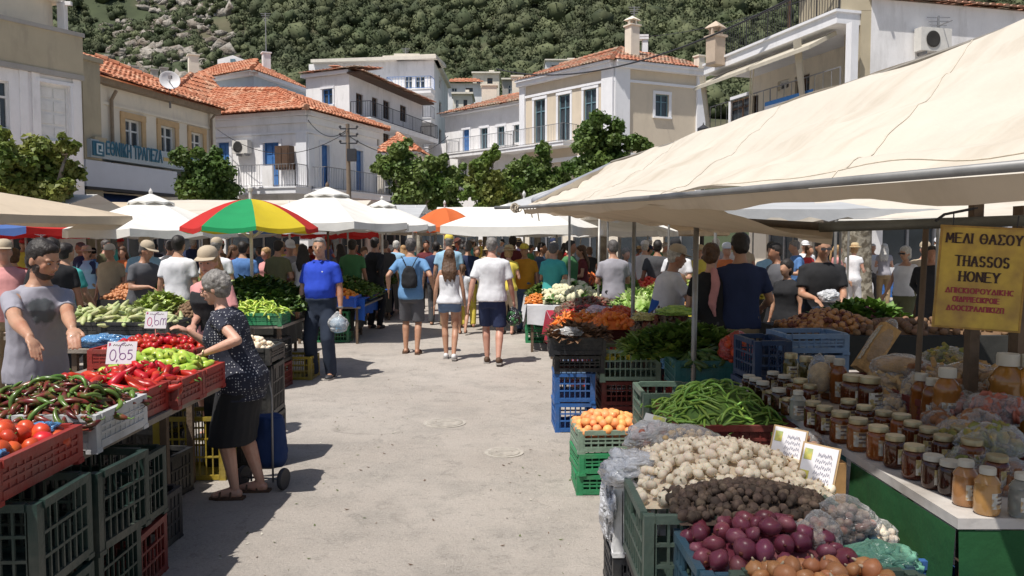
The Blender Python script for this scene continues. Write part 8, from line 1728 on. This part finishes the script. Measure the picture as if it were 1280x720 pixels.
for a in[
    (5,8.6,2,'pink','khaki','grey','red',(.4,-1),1.72,'cut by the left picture edge','beige'),(16,11.5,4,'red','maroon','brown','tan',(-.3,1),1.62,'behind the bearded man at the far left'),(80,9.4,6,'teal','black','black','tan',(.2,1),1.70,'between the bearded man and the straw hat'),(64,8.6,0,'black','black','black','dark',(-.4,1),1.76,'just right of the bearded man\'s head'),
    (138,13.0,2,'beige','brown','white','light',(-.2,-1),1.66,'right of the straw hatted woman','white'),(153,15.5,3,'orange','navy','brown','tan',NF,1.62,'under the rim of the white umbrella'),(174,10.9,8,'charcoal','black','dkgrey','tan',(.9,-.4),1.72,'left of the white umbrella pole','beige'),(180,12.6,2,'light blue','navy','white','light',(.6,-.7),1.78,'left of the white umbrella pole','beige'),
    (222,10.6,0,'white','beige','black','tan',(.1,1),1.80,'right of the white umbrella pole'),(212,14.5,1,'white','grey','dkgrey','light',(-.3,1),1.74,'further back under the white umbrella'),(270,12.4,2,'white','navy','grey','tan',(.1,1),1.76,'beside the striped umbrella pole on its left','beige'),(303,13.2,0,'blue','dark denim','black','tan',(-.1,1),1.72,'left of the striped umbrella pole'),
    (290,16.5,3,'maroon','black','brown','tan',NR,1.64,'under the striped umbrella in the distance'),(333,15.0,4,'pink','white','blond','light',(-.5,-.8),1.60,'right of the striped umbrella pole'),(345,13.6,1,'olive','khaki','black','tan',(.3,1),1.74,'right of the striped umbrella pole'),(362,14.8,8,'grey','navy','dkgrey','light',(.3,-1),1.74,'left of the man in the polo','white'),(378,13.8,3,'white','denim','black','tan',(-.2,1),1.66,'just left of the blue polo'),(352,18,2,'yellow','black','grey','tan',NF,1.7,'deep under the striped umbrella'),
    (440,14.9,0,'green','dark grey','black','dark',(.2,1),1.76,'right of the blue polo'),(455,17.2,4,'beige','brown','brown','tan',(.4,-1),1.6,'behind the blue orange crate'),(425,17.5,3,'charcoal','black','black','tan',(-.5,1),1.66,'behind the blue orange crate'),(468,15.6,9,'black','black','black','tan',(.5,.9),1.80,'left of the walking man in light blue'),(481,17.8,0,'dark grey','navy','dkgrey','tan',(.1,1),1.76,'left of the walking man in light blue'),
    (494,18.8,1,'light blue','white','white','light',(.2,1),1.74,'left of the walking man in light blue'),(504,20.5,3,'red','white','blond','tan',(-.2,1),1.62,'beyond the walking man in light blue'),(533,19.5,0,'maroon','black','black','dark',NF,1.74,'between the walking man and woman, far off'),(545,16.3,0,'navy','dark grey','black','tan',NB,1.72,'between the walking man and woman, far off'),(561,15.6,2,'light blue','khaki','grey','tan',(0,1),1.84,'beyond the walking woman\'s head','yellow'),
    (585,15.8,0,'denim' if 0 else 'navy','yellow','dkgrey','tan',(-.2,1),1.72,'left of the man in white walking away'),(578,18.2,3,'blue','white','black','light',(.3,1),1.66,'beyond the walking woman'),(596,17.8,4,'yellow','olive','brown','tan',(.2,-1),1.6,'left of the man in white walking away'),(634,14.6,5,'yellow','beige','blond','light',(.4,1),1.64,'right of the man in white walking away'),(641,16.6,0,'maroon','black','black','dark',(0,1),1.84,'right of the man in white walking away'),(656,15.0,2,'mustard','denim','grey','tan',(-.3,-1),1.66,'behind the white cloth stall','yellow'),
    (676,15.9,9,'denim','navy','black','tan',(.8,-.3),1.7,'behind the white cloth stall'),(690,13.2,1,'teal','black','dkgrey','tan',(.5,.8),1.7,'by the slim pole over the cauliflowers'),(712,14.2,0,'green','black','black','dark',(.8,-.4),1.74,'by the slim pole over the cauliflowers'),(728,15.4,3,'maroon','black','brown','tan',NL,1.64,'deep in the shade of the right stalls'),
    (768,11.8,1,'grey','black','dkgrey','tan',(-.2,1),1.74,'left of the vendor with the apron'),(782,14.4,4,'white','navy','grey','light',(.3,-1),1.6,'beyond the vendor with the apron'),(806,16.5,2,'white','beige','white','light',(.3,1),1.72,'beyond the vendor with the apron','white'),(822,14.2,0,'dark grey','black','black','dark',(.2,1),1.74,'beyond the vendor with the apron'),(850,13.0,8,'white','khaki','grey','tan',(-.6,-.7),1.76,'between the vendor with the apron and the navy shirt','black'),(843,10.8,3,'brown','black','black','tan',(.7,.6),1.56,'between the vendor with the apron and the navy shirt'),
    (872,15.5,5,'yellow','white','blond','light',(.2,-1),1.64,'far behind the woman with the scarf'),(908,13.8,2,'orange','white','white','light',(.2,-1),1.68,'left of the navy shirt in a patch of sun','white'),(893,18,4,'pink','denim','brown','light',NF,1.62,'left of the navy shirt in a patch of sun'),(965,12.4,0,'light blue','dark denim','black','tan',(.3,.9),1.72,'right of the navy shirt'),(975,10.6,1,'charcoal','black','black','dark',(-.8,-.2),1.70,'right of the navy shirt'),(985,9.6,4,'black','black','black','tan',(-.7,-.5),1.50,'right of the navy shirt'),(998,15,1,'blue','charcoal','grey','tan',NL,1.74,'left of the man in the black t-shirt'),
    (1006,18.5,2,'white','grey','white','light',NF,1.72,'left of the man in the black t-shirt','white'),(1046,17.5,7,'pink','white','blond','tan',NR,1.64,'by the plane tree trunk'),(1156,13.5,2,'beige','brown','white','red',(-.2,-1),1.70,'behind the thin upright left of the honey sign','beige'),(1165,11.0,9,'black','black','black','dark',(-.4,-1),1.66,'half hidden by the honey sign'),(1172,16.5,4,'orange','khaki','white','red',NF,1.66,'half hidden by the honey sign'),(578,14.6,7,'white','grey','brown','tan',(.1,1),1.30,'small child far off between the walkers'),
]:crowd(*a)
# deeper crowd filling the far end under the umbrellas
cr=random.Random(21);spots=[((-15.5,-7.2),(15.5,24),'in the deep shade under the left hand awnings'),((-7.2,-3.4),(17,27),'deep under the white umbrellas on the left'),((-3.4,.6),(20,33),'at the far end of the aisle'),((.6,5.5),(16.5,28),'deep behind the right hand stalls'),((5.5,10.5),(15,22),'near the sunny shops on the right'),((-2.9,-.3),(33,38),'against the furthest shopfront')]
tops=['white','black','navy','grey','dark grey','blue','light blue','red','beige','green','maroon','teal','charcoal','pink','orange','olive','brown','yellow','lilac'];bots=['navy','black','khaki','denim','dark grey','brown','white','beige']
placed=[]
for(xr,yr,where),cnt_ in zip(spots,(13,15,20,13,6,5)):
    k=0;tr=0
    while k<cnt_ and tr<400:
        tr+=1;x,y=cr.uniform(*xr),cr.uniform(*yr);u=640+x/y*1000
        if u<-20 or u>1180 or any((x-a)**2+(y-b)**2<.42 for a,b in placed):continue
        placed.append((x,y));k+=1;an=cr.uniform(0,6.28)if cr.random()<.8 else cr.uniform(3.6,5.8)
        crowd(u,y,cr.randrange(len(PROTO)),cr.choice(tops),cr.choice(bots),cr.choice(['black','black','brown','grey','dkgrey','white','blond']),cr.choice(['tan','tan','light','dark','red']),(math.cos(an),math.sin(an)),cr.uniform(1.55,1.82),where,cr.choice(['white','beige','navy','red','black']))
for i,pr in enumerate(PROTO):
    if first[i]:bpy.data.objects.remove(pr[0])
